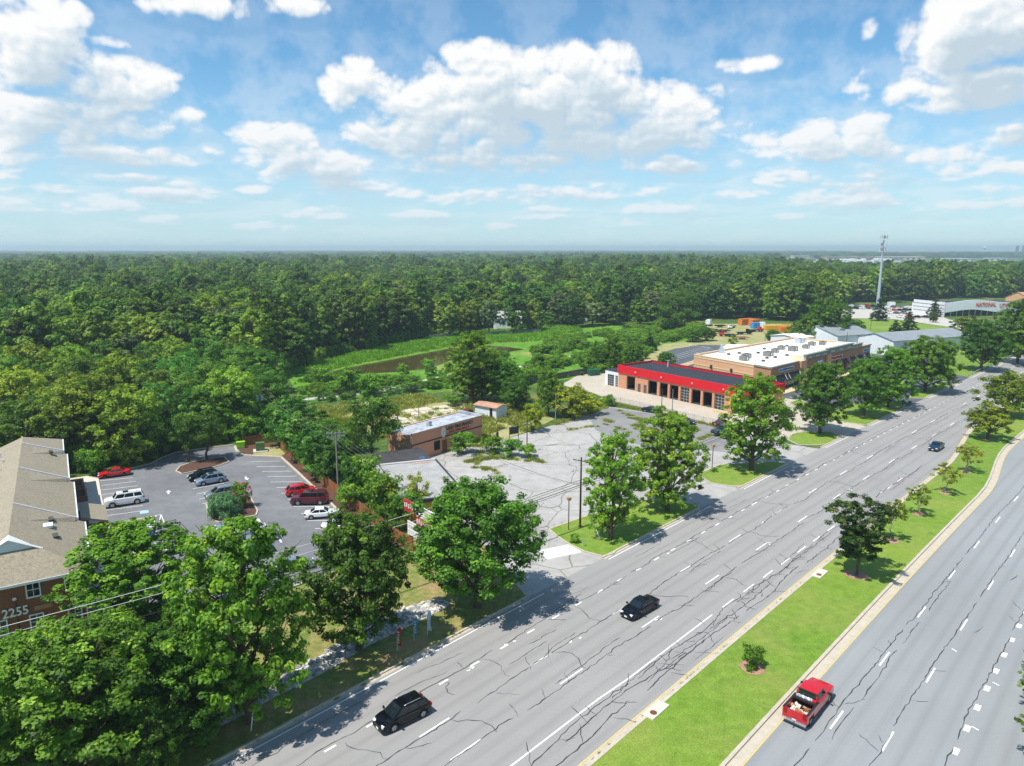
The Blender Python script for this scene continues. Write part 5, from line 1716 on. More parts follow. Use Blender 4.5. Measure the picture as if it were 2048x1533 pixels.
for (p, c_, lb) in (((241.43, 403.49), 'black', 'black car nearest the dealership glass front'), ((229.87, 386.14), 'black', 'black car beside the round tree at the dealership'), ((193.37, 306.59), 'white', 'white car leftmost in the row of four by the road trees'), ((198.68, 311.97), 'silver', 'silver car second in the row of four by the road trees'), ((204.16, 317.53), 'silver', 'silver car third in the row of four by the road trees'), ((209.62, 323.30), 'white', 'white car last in the row of four by the road trees'), ((238.36, 372.76), 'navy', 'dark car half hidden by the big tree at the dealership')):
    place_car('sedan', c_, (*p, 0.014), rad(20) + R.uniform(-.1, .1), lb, 'dealership stock cars', True)


# equipment yard: trucks, containers, trailers
def box_container(p, rz, L, w, h, m, label, name='shipping_container', z=0.0, cat='container'):
    t = thing(name, label, cat, (*p, z), rz)
    MB().box(0, 0, h / 2 + 0.15, L, w, h).build('box', m, t, True)
    rb_ = MB()
    for i in range(int(L / 0.6)):
        for s in (-1, 1):
            rb_.box(-L / 2 + 0.4 + i * 0.6, s * (w / 2 + 0.03), h / 2 + 0.15, 0.25, 0.06, h - 0.3)
    rb_.build('ribs', m, t, True)
    MB().box(L / 2 + 0.03, 0, h / 2 + 0.15, 0.05, w * 0.9, h * 0.9).build('door', m, t, True)
    MB().box(0, 0, 0.08, L * 0.9, w * 0.8, 0.16).build('skid', 'trim_black', t, True)
    return t


def work_truck(p, rz, cab, bed, label, L=7.0, box=None):
    t = thing('work_truck', label, 'truck', (*p, 0), rz)
    cb = MB()
    prof = [(0, .6), (2.2, .6), (2.2, 1.45), (1.1, 1.6), (0.75, 2.4), (0, 2.4)]
    cb.add([(L / 2 - 2.2 + x, -1.0, z) for x, z in prof] + [(L / 2 - 2.2 + x, 1.0, z) for x, z in prof], [(0, 1, 2, 3, 4, 5), (11, 10, 9, 8, 7, 6)] + [(k, 6 + k, 6 + (k + 1) % 6, (k + 1) % 6) for k in range(6)])
    cb.build('cab', cab, t, True)
    q = L / 2 - 2.2
    MB().add([(q + 1.1, -.85, 1.65), (q + 1.1, .85, 1.65), (q + .82, .8, 2.3), (q + .82, -.8, 2.3)], [(0, 1, 2, 3)]).build('windshield', 'car_glass', t, True)
    for s in (-1, 1):
        MB().box(q + 0.45, s * 1.01, 1.95, 0.6, 0.03, 0.55).build('side_window', 'car_glass', t, True)
    MB().box(-1.1, 0, 0.95, L - 2.3, 2.1, 0.25).build('bed', bed, t, True)
    MB().box(0, 0, 0.7, L - 0.5, 0.8, 0.25).build('chassis', 'trim_black', t, True)
    if box:
        MB().box(-1.1, 0, 2.1, L - 2.5, 2.2, 2.0).build('cargo_box', box, t, True)
    for x in (L / 2 - 1.1, -L / 2 + 1.2, -L / 2 + 2.2):
        for s in (-1, 1):
            wheel(t, x, s * 0.95, 0.48, s, 'rim_dark')
    return t


def trailer(p, rz, m, label, L=5.0):
    t = thing('flat_trailer', label, 'trailer', (*p, 0), rz)
    MB().box(0, 0, 0.75, L, 2.1, 0.14).build('deck', m, t, True)
    MB().box(L / 2 + 0.6, 0, 0.6, 1.4, 0.12, 0.12).build('drawbar', 'trim_black', t, True)
    sd_ = MB()
    for s in (-1, 1):
        sd_.box(0, s * 1.05, 1.0, L, 0.06, 0.35)
    sd_.build('side_board', m, t, True)
    for s in (-1, 1):
        wheel(t, -0.4, s * 1.0, 0.36, s, 'rim_dark')
        wheel(t, 0.45, s * 1.0, 0.36, s, 'rim_dark')
    return t


box_container((119.08, 360.26), rad(30), 9, 2.6, 3.0, 'orange_paint', 'orange container at the back of the equipment yard')
box_container((121.55, 355.49), rad(35), 6, 2.6, 3.2, 'orange_paint', 'shorter orange container next to the blue one')
box_container((119.18, 344.08), rad(20), 6, 2.4, 2.6, mat('container_blue', rgb('#3b8fd0'), 0.6, var=0.1), 'bright blue container behind the red truck')
box_container((121.62, 344.08), rad(80), 2.6, 2.4, 2.8, 'white_wall', 'small white upright container beside the blue one')
box_container((127.00, 337.58), rad(8), 14, 2.4, 2.0, mat('machine_yellow', rgb('#dba02a'), 0.6, var=0.1, scale=0.4), 'very long yellow steel box lying in the equipment yard', 'steel_box', cat='steel box')
box_container((127.67, 329.27), rad(12), 7, 2.4, 2.2, 'orange_paint', 'orange bin in front of the long yellow box', cat='bin')
box_container((143.52, 303.10), rad(15), 14, 2.6, 3.0, MATS['machine_yellow'], 'yellow steel box behind the white warehouse', 'steel_box', cat='steel box')
work_truck((113.69, 329.27), rad(15), 'car_red', 'trim_black', 'red truck with black flatbed in the equipment yard')
work_truck((104.94, 319.43), rad(10), 'car_black', 'trim_black', 'black flatbed truck parked behind the red one')
work_truck((94.14, 311.97), rad(170), 'car_red', 'trim_black', 'small red truck among dark trailers', 5.5)
work_truck((131.95, 321.35), rad(100), 'car_white', 'trim_black', 'white box truck by the leaning tree', 7, 'white_wall')
work_truck((98.95, 355.49), rad(60), 'car_white', 'galv', 'white utility truck at the back corner of the yard', 6, 'white_wall')
work_truck((89.14, 333.37), rad(140), 'car_grey', 'galv', 'grey truck beside the bushes of the yard', 6)
for i, (p, m_, lb) in enumerate((((90.62, 323.30), 'hvac', 'grey trailer near the bushes, leftmost in the yard'), ((89.57, 313.80), 'trim_black', 'black trailer in front of the grey trailer'), ((95.99, 329.27), 'trim_black', 'dark trailer in the middle of the yard'), ((98.42, 327.26), 'hvac_dark', 'brown grey trailer beside the dark trailer'), ((102.47, 348.56), 'trim_black', 'dark trailer at the back of the yard'), ((107.70, 346.31), 'hvac', 'long grey trailer with white boxes'), ((96.91, 310.15), 'car_darkblue', 'dark blue trailer beside the small red truck'), ((98.29, 301.39), 'roof_rust', 'rusty red trailer nearest the shop roof'))):
    trailer(p, rad(R.uniform(0, 60)), m_, lb)
for i, (p, c_, lb) in enumerate((((86.43, 329.27), 'white', 'white mower at the left edge of the yard'), ((85.59, 323.30), 'yellow', 'yellow mower at the left edge of the yard'), ((93.26, 346.31), 'grey', 'grey mower below the white utility truck'), ((92.63, 337.58), 'blue', 'blue mower between the trucks'), ((105.39, 341.89), 'white', 'white machine on the dirt beside the grey trailer'))):
    t = thing('yard_machine', lb, 'machine', (*p, 0), R.uniform(0, 3), 'small machines in the equipment yard')
    MB().box(0, 0, 0.9, 2.2, 1.3, 0.7, 0, 0.8).box(-0.5, 0, 1.5, 0.7, 0.9, 0.6).build('body', 'car_' + c_, t, True)
    for x in (-0.7, 0.7):
        for s in (-1, 1):
            wheel(t, x, s * 0.7, 0.4, s, 'rim_dark')


# ------------------------------------------------------------------ vegetation
leaf_mat('leaf_oak', [(0.026, 0.072, 0.008), (0.066, 0.168, 0.014), (0.140, 0.300, 0.024), (0.300, 0.500, 0.050)])
leaf_mat('leaf_maple', [(0.055, 0.125, 0.008), (0.115, 0.255, 0.014), (0.225, 0.400, 0.026), (0.450, 0.560, 0.060)])
leaf_mat('leaf_forest', [(0.036, 0.082, 0.012), (0.086, 0.180, 0.019), (0.172, 0.310, 0.032), (0.330, 0.480, 0.060)], rnd=0.22)
leaf_mat('leaf_forest_light', [(0.085, 0.145, 0.014), (0.172, 0.290, 0.023), (0.300, 0.440, 0.036), (0.480, 0.590, 0.075)], rnd=0.18)
leaf_mat('leaf_forest_dark', [(0.022, 0.058, 0.011), (0.052, 0.122, 0.018), (0.105, 0.212, 0.030), (0.205, 0.340, 0.055)], rnd=0.18)
leaf_mat('leaf_forest_grey', [(0.065, 0.105, 0.032), (0.130, 0.190, 0.055), (0.210, 0.285, 0.090), (0.330, 0.400, 0.140)], rnd=0.2)
leaf_mat('leaf_locust', [(0.030, 0.085, 0.010), (0.078, 0.190, 0.018), (0.155, 0.325, 0.032), (0.300, 0.470, 0.070)])
leaf_mat('leaf_ash', [(0.026, 0.085, 0.011), (0.068, 0.205, 0.022), (0.145, 0.355, 0.046), (0.310, 0.540, 0.100)])
leaf_mat('leaf_zelkova', [(0.014, 0.033, 0.007), (0.036, 0.075, 0.012), (0.083, 0.140, 0.026), (0.200, 0.190, 0.050)])
leaf_mat('leaf_turning', [(0.075, 0.120, 0.010), (0.150, 0.220, 0.015), (0.290, 0.340, 0.025), (0.450, 0.330, 0.035)])
leaf_mat('leaf_shrub', [(0.040, 0.110, 0.010), (0.105, 0.245, 0.017), (0.215, 0.410, 0.030), (0.390, 0.560, 0.065)])
leaf_mat('leaf_yellow', [(0.125, 0.215, 0.010), (0.270, 0.350, 0.014), (0.430, 0.480, 0.024), (0.640, 0.630, 0.060)])
leaf_mat('leaf_juniper', [(0.050, 0.160, 0.060), (0.105, 0.285, 0.105), (0.205, 0.440, 0.190), (0.360, 0.610, 0.330)])
leaf_mat('leaf_conifer', [(0.009, 0.030, 0.006), (0.020, 0.066, 0.012), (0.042, 0.120, 0.022), (0.085, 0.190, 0.040)])
leaf_mat('blossom', [(0.290, 0.012, 0.032), (0.470, 0.027, 0.058), (0.660, 0.080, 0.110), (0.760, 0.185, 0.220)], 0.2)
leaf_mat('blade', [(0.120, 0.215, 0.018), (0.235, 0.330, 0.036), (0.410, 0.400, 0.095), (0.530, 0.440, 0.160)], 0.3)
leaf_mat('leaf_grass', [(0.080, 0.215, 0.008), (0.145, 0.350, 0.013), (0.250, 0.500, 0.025), (0.380, 0.580, 0.055)], 0.3)


def quads_mesh(name, co, tint, m):
    n = len(co) // 4
    me = bpy.data.meshes.new(name)
    me.vertices.add(n * 4)
    me.vertices.foreach_set('co', co.astype(np.float32).ravel())
    me.loops.add(n * 4)
    me.loops.foreach_set('vertex_index', np.arange(n * 4, dtype=np.int32))
    me.polygons.add(n)
    me.polygons.foreach_set('loop_start', np.arange(0, n * 4, 4, dtype=np.int32))
    me.polygons.foreach_set('loop_total', np.full(n, 4, dtype=np.int32))
    at = me.attributes.new('tint', 'FLOAT', 'POINT')
    at.data.foreach_set('value', np.repeat(tint, 4).astype(np.float32))
    me.materials.append(MATS[m])
    me.update(calc_edges=True)
    me.validate()
    return me


def unit(v):
    return v / (np.linalg.norm(v, axis=-1, keepdims=True) + 1e-9)


def leaves(rs, cen, out, n_per, cr, size, flat=0.75, jitter=0.55, up=0.4, aspect=0.62, asp2=1.0):
    """leaf quads round the cluster centres cen (outward directions out)"""
    k = len(cen)
    c = np.repeat(cen, n_per, 0)
    o = np.repeat(out, n_per, 0)
    d = unit(rs.normal(size=(k * n_per, 3)))
    rr = rs.rand(k * n_per, 1) ** 0.45
    crr = np.repeat(np.broadcast_to(np.asarray(cr, float).reshape(-1, 1), (k, 1)), n_per, 0)
    p = c + d * rr * crr * np.array([1, 1, flat])
    nrm_ = unit(o * 0.45 + d * 0.75 + np.array([0, 0, up]) + rs.normal(size=d.shape) * jitter)
    a = unit(np.cross(nrm_, rs.normal(size=d.shape)))
    b = np.cross(nrm_, a)
    s = size * (0.65 + 0.7 * rs.rand(k * n_per, 1))
    a = a * s * 0.5 * asp2
    b = b * s * 0.5 * aspect
    droop = nrm_ * s * 0.10
    co = np.stack([p - a - droop, p - b * 1.0, p + a - droop, p + b], 1).reshape(-1, 3)
    ti = np.repeat(np.clip(0.45 + rs.normal(size=k) * 0.16, 0, 1), n_per) + rs.normal(size=k * n_per) * 0.13
    return co, np.clip(ti, 0, 1)


def crown_points(rs, H, Rr, base, shape, nl, ncl):
    """lobes then leaf clusters on the lobes"""
    L = []
    for i in range(nl):
        t = (i + 0.5) / nl
        a = i * 2.39996 + rs.rand() * 0.7
        if shape == 'round':
            h = 0.08 + 0.84 * t
            prof = math.sqrt(max(0.03, 1 - (2 * (h - 0.42)) ** 2 * 0.85))
        elif shape == 'oval':
            h = 0.06 + 0.88 * t
            prof = math.sin(math.pi * min(1, (h + 0.12) * 0.86)) ** 0.7
        elif shape == 'vase':
            h = 0.15 + 0.8 * t
            prof = 0.35 + 0.75 * h if h < 0.75 else 1.0 - (h - 0.75) * 1.5
        elif shape == 'cone':
            h = 0.03 + 0.94 * t
            prof = (1 - h) * 1.05 + 0.05
        else:                                   # spread
            h = 0.25 + 0.7 * t
            prof = 1.0 - abs(h - 0.5) * 0.9
        rad_ = prof * Rr * (0.30 + 0.42 * math.sqrt(rs.rand())) if shape != 'cone' else prof * Rr * 0.55
        lr = Rr * (0.30 + 0.22 * rs.rand()) * (0.6 + 0.4 * prof)
        if shape == 'cone':
            lr = Rr * (0.16 + 0.32 * prof)
        rad_ = min(rad_, max(0.0, Rr * prof - lr * 0.8)) if shape != 'cone' else rad_
        z = base + (H - base) * h
        z = min(z, H - lr * 0.75)
        L.append((rad_ * math.cos(a), rad_ * math.sin(a), z, lr))
    L = np.array(L)
    w = L[:, 3] ** 2
    idx = rs.choice(len(L), ncl, p=w / w.sum())
    d = unit(rs.normal(size=(ncl, 3)) + np.array([0, 0, 0.25]))
    q = rs.rand(ncl, 1) ** 0.4
    fl = np.array([1, 1, 0.8])
    cen = L[idx, :3] + d * L[idx, 3:4] * (0.35 + 0.65 * q) * fl
    out = unit(unit(cen - np.array([0, 0, base + (H - base) * 0.35])) + d)
    return L, cen, out


def tree_meshes(seed, H, Rr, base, shape, nl, ncl, npl, lsize, m, cl=0.17, bark='bark', trunk_r=None, **kw):
    rs = np.random.RandomState(seed)
    L, cen, out = crown_points(rs, H, Rr, base, shape, nl, ncl)
    co, ti = leaves(rs, cen, out, npl, Rr * cl * (0.7 + 0.6 * rs.rand(len(cen))), lsize, **kw)
    crown = quads_mesh('crown', co, ti, m)
    tb = MB()
    tr_ = trunk_r or 0.022 * H + 0.05
    top = base + (H - base) * 0.62
    pts = [(rs.normal() * 0.08 * i, rs.normal() * 0.08 * i, top * i / 5) for i in range(6)]
    tb.tube(pts, tr_, 7, tr_ * 0.3)
    for (x, y, z, lr) in L:
        h0 = max(base * 0.75, min(top * 0.9, z - math.hypot(x, y) * 0.9 - lr * 0.3))
        t_ = h0 / top
        p0 = lerp(pts[min(4, int(t_ * 5))], pts[min(5, int(t_ * 5) + 1)], t_ * 5 - int(t_ * 5)) if t_ < 1 else pts[5]
        mid = (p0[0] * .45 + x * .55 + rs.normal() * .2, p0[1] * .45 + y * .55 + rs.normal() * .2, h0 * .5 + z * .5 + 0.1)
        tb.tube([p0, mid, (x, y, z)], tr_ * 0.36, 4, tr_ * 0.1, False)
        for _ in range(2):
            q = (x + rs.normal() * lr * .5, y + rs.normal() * lr * .5, z + abs(rs.normal()) * lr * .5)
            tb.tube([mid, q], tr_ * 0.15, 3, tr_ * 0.05, False)
    tm_ = tb.mesh('trunk')
    tm_.materials.append(MATS[bark])
    return dict(crown=crown, trunk=tm_, H=H, R=Rr)


KIND = {}
KIND['oak'] = [tree_meshes(1, 14, 6.4, 2.2, 'round', 26, 620, 62, 0.30, 'leaf_oak', 0.095, up=0.6, jitter=0.36), tree_meshes(2, 14, 6.0, 2.0, 'oval', 25, 580, 62, 0.30, 'leaf_oak', 0.095, up=0.6, jitter=0.36), tree_meshes(3, 14, 6.2, 2.0, 'round', 27, 620, 62, 0.30, 'leaf_oak', 0.095, up=0.6, jitter=0.36)]
KIND['maple'] = [tree_meshes(4, 14, 5.4, 1.5, 'oval', 25, 520, 58, 0.30, 'leaf_maple', 0.092, up=0.6, jitter=0.36), tree_meshes(5, 14, 5.4, 1.6, 'oval', 26, 460, 56, 0.29, 'leaf_maple', 0.092, up=0.6, jitter=0.36), tree_meshes(6, 14, 5.6, 1.5, 'round', 26, 560, 58, 0.30, 'leaf_maple', 0.092, up=0.6, jitter=0.36)]
KIND['zelkova'] = [tree_meshes(7, 9.2, 3.4, 1.5, 'vase', 26, 230, 56, 0.24, 'leaf_zelkova', 0.12, trunk_r=0.13, up=0.55, jitter=0.4)]
KIND['small'] = [tree_meshes(8, 5.0, 1.9, 1.7, 'spread', 8, 46, 30, 0.24, 'leaf_turning', 0.18, 'bark_pale', 0.09), tree_meshes(9, 5.0, 1.9, 1.6, 'round', 9, 50, 30, 0.24, 'leaf_turning', 0.18, 'bark_pale', 0.09)]
KIND['turning'] = [tree_meshes(10, 8, 3.6, 1.6, 'round', 14, 150, 46, 0.32, 'leaf_turning', 0.16)]
KIND['locust'] = [tree_meshes(11, 9, 3.8, 2.6, 'spread', 12, 120, 60, 0.26, 'leaf_locust', 0.19), tree_meshes(12, 11, 4.4, 1.5, 'oval', 15, 170, 60, 0.27, 'leaf_locust', 0.19)]
KIND['ash'] = [tree_meshes(13, 8, 3.6, 0.8, 'round', 13, 110, 44, 0.55, 'leaf_ash', 0.2, aspect=0.34, flat=0.6), tree_meshes(14, 8, 3.6, 0.6, 'spread', 13, 110, 44, 0.55, 'leaf_ash', 0.2, aspect=0.34, flat=0.6)]
KIND['yellow'] = [tree_meshes(15, 6, 2.4, 0.4, 'oval', 10, 80, 44, 0.28, 'leaf_yellow', 0.2)]
KIND['shrub'] = [tree_meshes(16, 3, 1.8, 0.1, 'round', 9, 60, 34, 0.24, 'leaf_shrub', 0.24, trunk_r=0.06), tree_meshes(17, 3, 2.0, 0.1, 'spread', 9, 60, 34, 0.26, 'leaf_shrub', 0.24, trunk_r=0.06)]
KIND['juniper'] = [tree_meshes(18, 1.9, 2.6, 0.05, 'spread', 22, 220, 70, 0.17, 'leaf_juniper', 0.17, trunk_r=0.08, up=0.8)]
KIND['conifer'] = [tree_meshes(19, 12, 2.9, 0.6, 'cone', 34, 210, 26, 0.36, 'leaf_conifer', 0.15, trunk_r=0.2)]
# woodland kinds: coarser leaf clumps, seen from farther off
WOOD = []
for i, (H_, R_, sh_k, m_) in enumerate(((20, 7.4, 'round', 'leaf_forest'), (22, 7.6, 'round', 'leaf_forest_dark'), (19, 7.8, 'round', 'leaf_forest_light'), (23, 7.2, 'oval', 'leaf_forest'), (18, 7.2, 'spread', 'leaf_forest_grey'), (21, 8.2, 'round', 'leaf_forest'), (21, 7.4, 'oval', 'leaf_forest_light'))):
    WOOD.append(tree_meshes(40 + i, H_, R_, 2.0, sh_k, 24, 260, 34, 0.80, m_, 0.13, jitter=0.24, up=0.5))
KIND['wood'] = WOOD
MIDW = [tree_meshes(60 + i, H_, R_, 0.9, sh_k, 22, 260, 48, 0.42, m_, 0.13, aspect=a_, up=0.55, jitter=0.36) for i, (H_, R_, sh_k, m_, a_) in enumerate(((15, 6.4, 'round', 'leaf_locust', 0.5), (16, 6.2, 'oval', 'leaf_forest', 0.62), (14, 6.4, 'round', 'leaf_ash', 0.4), (17, 6.4, 'round', 'leaf_forest_light', 0.62)))]
KIND['midwood'] = MIDW

_count = {}


def plant(kind, x, y, h, r, label, name=None, cat='tree', group=None, var=None, rz=None, z=0.0):
    v = KIND[kind][_count.get(kind, 0) % len(KIND[kind]) if var is None else var]
    _count[kind] = _count.get(kind, 0) + 1
    t = thing(name or ('tree' if cat == 'tree' else 'shrub'), label, cat, (x, y, z), R.uniform(0, 6.28) if rz is None else rz, group)
    k = r / v['R'] * {'zelkova': 1.3, 'maple': 1.0, 'turning': 1.0}.get(kind, 1.08)
    t.scale = (k, k, h / v['H'])
    link('trunk' if cat == 'tree' else 'stem', v['trunk'], t)
    link('crown' if cat == 'tree' else 'foliage', v['crown'], t)
    return t


ROADT = 'trees along the left edge of the highway'
plant('oak', -3.73, 70.82, 14.4, 7.0, 'large dense dark green tree shading the road by the near driveway', group=ROADT, var=0, name='roadside_tree')
plant('oak', -14.76, 62.45, 13.8, 5.3, 'green roadside tree in front of the tall faded sign', group=ROADT, var=1, name='roadside_tree')
plant('maple', -21.40, 51.79, 17.5, 6.0, 'tall yellow green tree over the gravel ditch, middle of the front trees', group=ROADT, var=2, name='roadside_tree')
plant('maple', -37.12, 65.35, 11.8, 7.1, 'yellow green tree in front of the office corner', group=ROADT, var=0, name='roadside_tree')
plant('oak', -30.95, 43.96, 12.9, 6.5, 'wide dark green tree filling the lower left corner', group=ROADT, var=2, name='roadside_tree')
plant('oak', -26.21, 48.55, 9.5, 4.7, 'dark green tree between the yellow green trees near the ditch', group=ROADT, var=0, name='roadside_tree')
plant('oak', -39.54, 49.69, 8.3, 4.3, 'dark green tree below the brick wall with the number', group=ROADT, var=1, name='roadside_tree')
plant('oak', -34.26, 54.73, 7.8, 4.0, 'dark tree in the gap behind the lower left tree', group=ROADT, var=1, name='roadside_tree')
plant('maple', -27.05, 55.42, 9.4, 3.2, 'smaller yellow green tree filling the gap before the office lot', group=ROADT, var=0, name='roadside_tree')
plant('oak', -39.62, 54.73, 5.9, 3.4, 'dark tree just below the office windows', group=ROADT, var=0, name='roadside_tree')
plant('oak', -25.41, 43.49, 7.4, 2.4, 'small low dark tree at the bottom edge', group=ROADT, var=1, name='roadside_tree')
plant('maple', 13.20, 89.11, 14.8, 4.7, 'airy yellow green tree on the island with the brown poles', group=ROADT, var=1, name='roadside_tree')
plant('maple', 22.95, 99.40, 14.7, 6.0, 'full green tree at the far end of the first island', group=ROADT, var=0, name='roadside_tree')
plant('maple', 41.64, 118.60, 17.2, 7.0, 'tall bright green tree hiding the garage entrance', group=ROADT, var=1, name='roadside_tree')
plant('oak', 64.39, 143.76, 15.0, 6.0, 'dark green tree on the small island before the garage end', group=ROADT, var=1, name='roadside_tree')
plant('oak', 80.92, 159.04, 13.7, 5.2, 'dark round tree before the shop walkway', group=ROADT, var=0, name='roadside_tree')
plant('maple', 91.33, 168.45, 15.0, 6.3, 'yellow green tree next to the dark round tree', group=ROADT, var=2, name='roadside_tree')
plant('oak', 111.70, 188.10, 15.2, 7.5, 'broad green tree on the island beyond the shops', group=ROADT, var=2, name='roadside_tree')
plant('oak', 148.67, 221.71, 16.2, 7.2, 'dark tree behind the guardrail start', group=ROADT, var=0, name='roadside_tree')
plant('oak', 169.83, 235.65, 21.8, 7.7, 'tall tree at the right edge behind the guardrail', group=ROADT, var=1, name='roadside_tree')
plant('maple', 169.38, 228.47, 18.7, 7.4, 'tree cut off by the right edge behind the guardrail', group=ROADT, var=0, name='roadside_tree')
plant('wood', 182.49, 283.71, 11.7, 6.8, 'tree in front of the dealership lettering', group=ROADT, name='roadside_tree')
plant('wood', 175.66, 253.80, 12.1, 5.0, 'tree between the dealership and the guardrail', group=ROADT, name='roadside_tree')
MEDT = 'trees on the grass median'
MZ = 0.14


def mulch_ring(x, y, r, label, z=0.15, m='mulch_pale'):
    mb = MB()
    n = 22
    pts = [(x + r * (1 + R.uniform(-.1, .1)) * math.cos(2 * math.pi * k / n), y + r * (1 + R.uniform(-.1, .1)) * math.sin(2 * math.pi * k / n)) for k in range(n)]
    mb.prism(pts, z, z + 0.03)
    return tag(mb.build('mulch_bed', m), label, 'mulch', 'mulch rings on the median', None)


MED = [('zelkova', (40.68, 78.08, 9.3, 3.4), 'dark vase shaped tree, largest on the near median', 1.35), ('small', (49.98, 88.28, 5.5, 2.0), 'thin yellowing tree just behind the dark vase shaped tree', 1.1),
       ('small', (59.06, 97.60, 4.4, 2.0), 'small yellowing tree with pale trunk, second behind the dark tree', 0.9), ('small', (68.35, 106.79, 4.8, 2.1), 'small yellowing tree, third behind the dark tree', 0.9),
       ('small', (78.56, 117.76, 5.1, 2.4), 'small yellowing tree just before the big bronze trees', 0.9), ('turning', (96.28, 139.02, 7.7, 4.6), 'round bronze green tree, first of the big median trees', 1.2),
       ('turning', (114.40, 160.03, 10.2, 7.1), 'large bronze green tree near the right edge of the median', 1.2), ('turning', (131.39, 177.75, 6.2, 6.1), 'bronze tree cut by the right edge on the median', 1.2)]
for i, (k_, (x, y, h, r), lb, mr) in enumerate(MED):
    plant(k_, x, y, h, r, lb, 'median_tree', group=MEDT, z=MZ, rz=i * 1.3)
    mulch_ring(x, y, mr, 'mulch ring under the ' + lb.replace(', largest on the near median', ''))
bx, by, bh, br = 22.11, 59.46, 2.2, 1.2
plant('shrub', bx, by, bh, br, 'lone dark green bush on the near end of the median', cat='bush', name='bush', z=MZ, var=0)
mulch_ring(bx, by - 0.2, 1.15, 'mulch ring under the lone bush on the median')
plant('maple', 44.63, 53.39, 6.0, 2.2, 'leafy tree reaching in at the right edge beside the far carriageway', name='roadside_tree')
plant('maple', 40.19, 46.16, 6.4, 2.6, 'tree outside the lower right corner casting leaf shadow', name='roadside_tree')
# office lot
plant('locust', -58.65, 123.92, 9.1, 3.4, 'left of two thin trunked trees on the mulched lot island', name='lot_tree', group='trees on the office lot island', var=0)
plant('locust', -55.77, 124.85, 8.5, 3.6, 'right of two thin trunked trees on the mulched lot island', name='lot_tree', group='trees on the office lot island', var=0)
FE = 'trees along the wooden fence'
for i, (k_, a, lb) in enumerate((
        ('ash', (-44.96, 134.57, 9.7, 3.9), 'leafy tree at the corner of the wooden fence'), ('ash', (-38.31, 124.54, 8.8, 3.8), 'leafy tree leaning over the fence, second from the corner'),
        ('ash', (-32.57, 115.29, 8.2, 3.5), 'leafy tree over the fence left of the grey pole'), ('ash', (-29.05, 110.64, 7.4, 2.9), 'leafy tree behind the grey pole'),
        ('locust', (-24.71, 122.10, 12.3, 5.5), 'tall dark feathery tree beside the black roof'), ('locust', (-30.31, 130.04, 5.9, 3.4), 'feathery tree left of the tall dark one'),
        ('shrub', (-22.26, 104.07, 6.8, 3.1), 'bright green overgrown tree right of the grey pole'), ('shrub', (-18.10, 97.80, 6.1, 3.0), 'bright green overgrown tree beside the grey roof'),
        ('locust', (-14.38, 92.19, 5.4, 2.5), 'feathery tree behind the tall faded sign'), ('yellow', (-13.37, 95.48, 7.3, 1.7), 'slim yellow green tree poking above the grey roof'),
        ('ash', (-47.13, 151.48, 6.7, 3.9), 'leafy tree below the transformer pole'), ('shrub', (-24.00, 99.81, 3.9, 2.2), 'low bushy growth at the end of the fence'),
        ('ash', (-41.13, 129.04, 8.3, 3.0), 'leafy tree close behind the fence corner'), ('ash', (-35.32, 120.33, 8.0, 3.0), 'leafy tree behind the fence opposite the empty stalls'), ('ash', (-30.63, 117.76, 6.9, 2.9), 'leafy tree behind the fence next to the grey pole'), ('locust', (-34.59, 130.04, 6.5, 3.4), 'feathery tree second row behind the fence'), ('ash', (-24.04, 104.07, 7.0, 2.8), 'leafy tree behind the fence right of the grey pole'), ('ash', (-39.69, 139.02, 6.0, 3.4), 'leafy tree at the field edge behind the fence'), ('shrub', (-19.93, 99.81, 5.8, 2.5), 'bright bush between the fence and the grey roof'), ('shrub', (-15.36, 91.84, 4.5, 2.0), 'bright bush left of the tall faded sign'), ('locust', (-30.25, 123.61, 6.3, 2.7), 'feathery tree in front of the tall dark one'))):
    plant(k_, *a, lb, group=FE, name='fence_tree')
BK = 'trees round the weedy field'
for (k_, a, lb) in (('maple', (-9.92, 174.15, 18.1, 8.2), 'big yellow green tree in the middle behind the weedy field'), ('oak', (-2.01, 174.15, 10.7, 5.0), 'dark tree right of the big yellow green tree'),
                    ('oak', (0.95, 165.19, 8.5, 3.8), 'dark tree above the small white shed'), ('oak', (8.45, 160.03, 11.0, 3.2), 'narrow dark tree by the edge of the vacant lot'),
                    ('yellow', (13.27, 158.05, 8.2, 4.6), 'bright yellow green bushy tree at the vacant lot edge'), ('yellow', (18.28, 162.06, 5.0, 3.3), 'smaller yellow green bush at the vacant lot edge'),
                    ('yellow', (4.23, 145.41, 6.9, 2.5), 'slim yellow tree beside the brown pole'), ('shrub', (23.89, 170.68, 2.8, 2.0), 'dark creeper bush at the end of the fence'),
                    ('shrub', (-9.06, 129.04, 4.1, 2.8), 'vine covered bush against the abandoned shop wall'), ('shrub', (-3.99, 130.04, 3.2, 2.7), 'bush at the corner of the abandoned shop'),
                    ('shrub', (-0.19, 127.07, 3.3, 2.4), 'bush left of the brown pole in the vacant lot'), ('shrub', (2.96, 126.43, 2.7, 2.0), 'bush right of the brown pole in the vacant lot'),
                    ('shrub', (33.84, 159.04, 2.6, 1.8), 'dark bush growing through the chain link fence'), ('shrub', (35.78, 153.77, 1.9, 1.3), 'small bush at the foot of the fence'),
                    ('shrub', (-14.66, 170.68, 2.8, 2.5), 'bush at the back of the weedy field'), ('oak', (-7.56, 177.75, 8.4, 4.1), 'dark tree below the big yellow green tree')):
    plant(k_, *a, lb, group=BK, name='field_tree' if k_ != 'shrub' else 'bush', cat='tree' if k_ != 'shrub' else 'bush')
GB = 'trees behind the garage and shops'
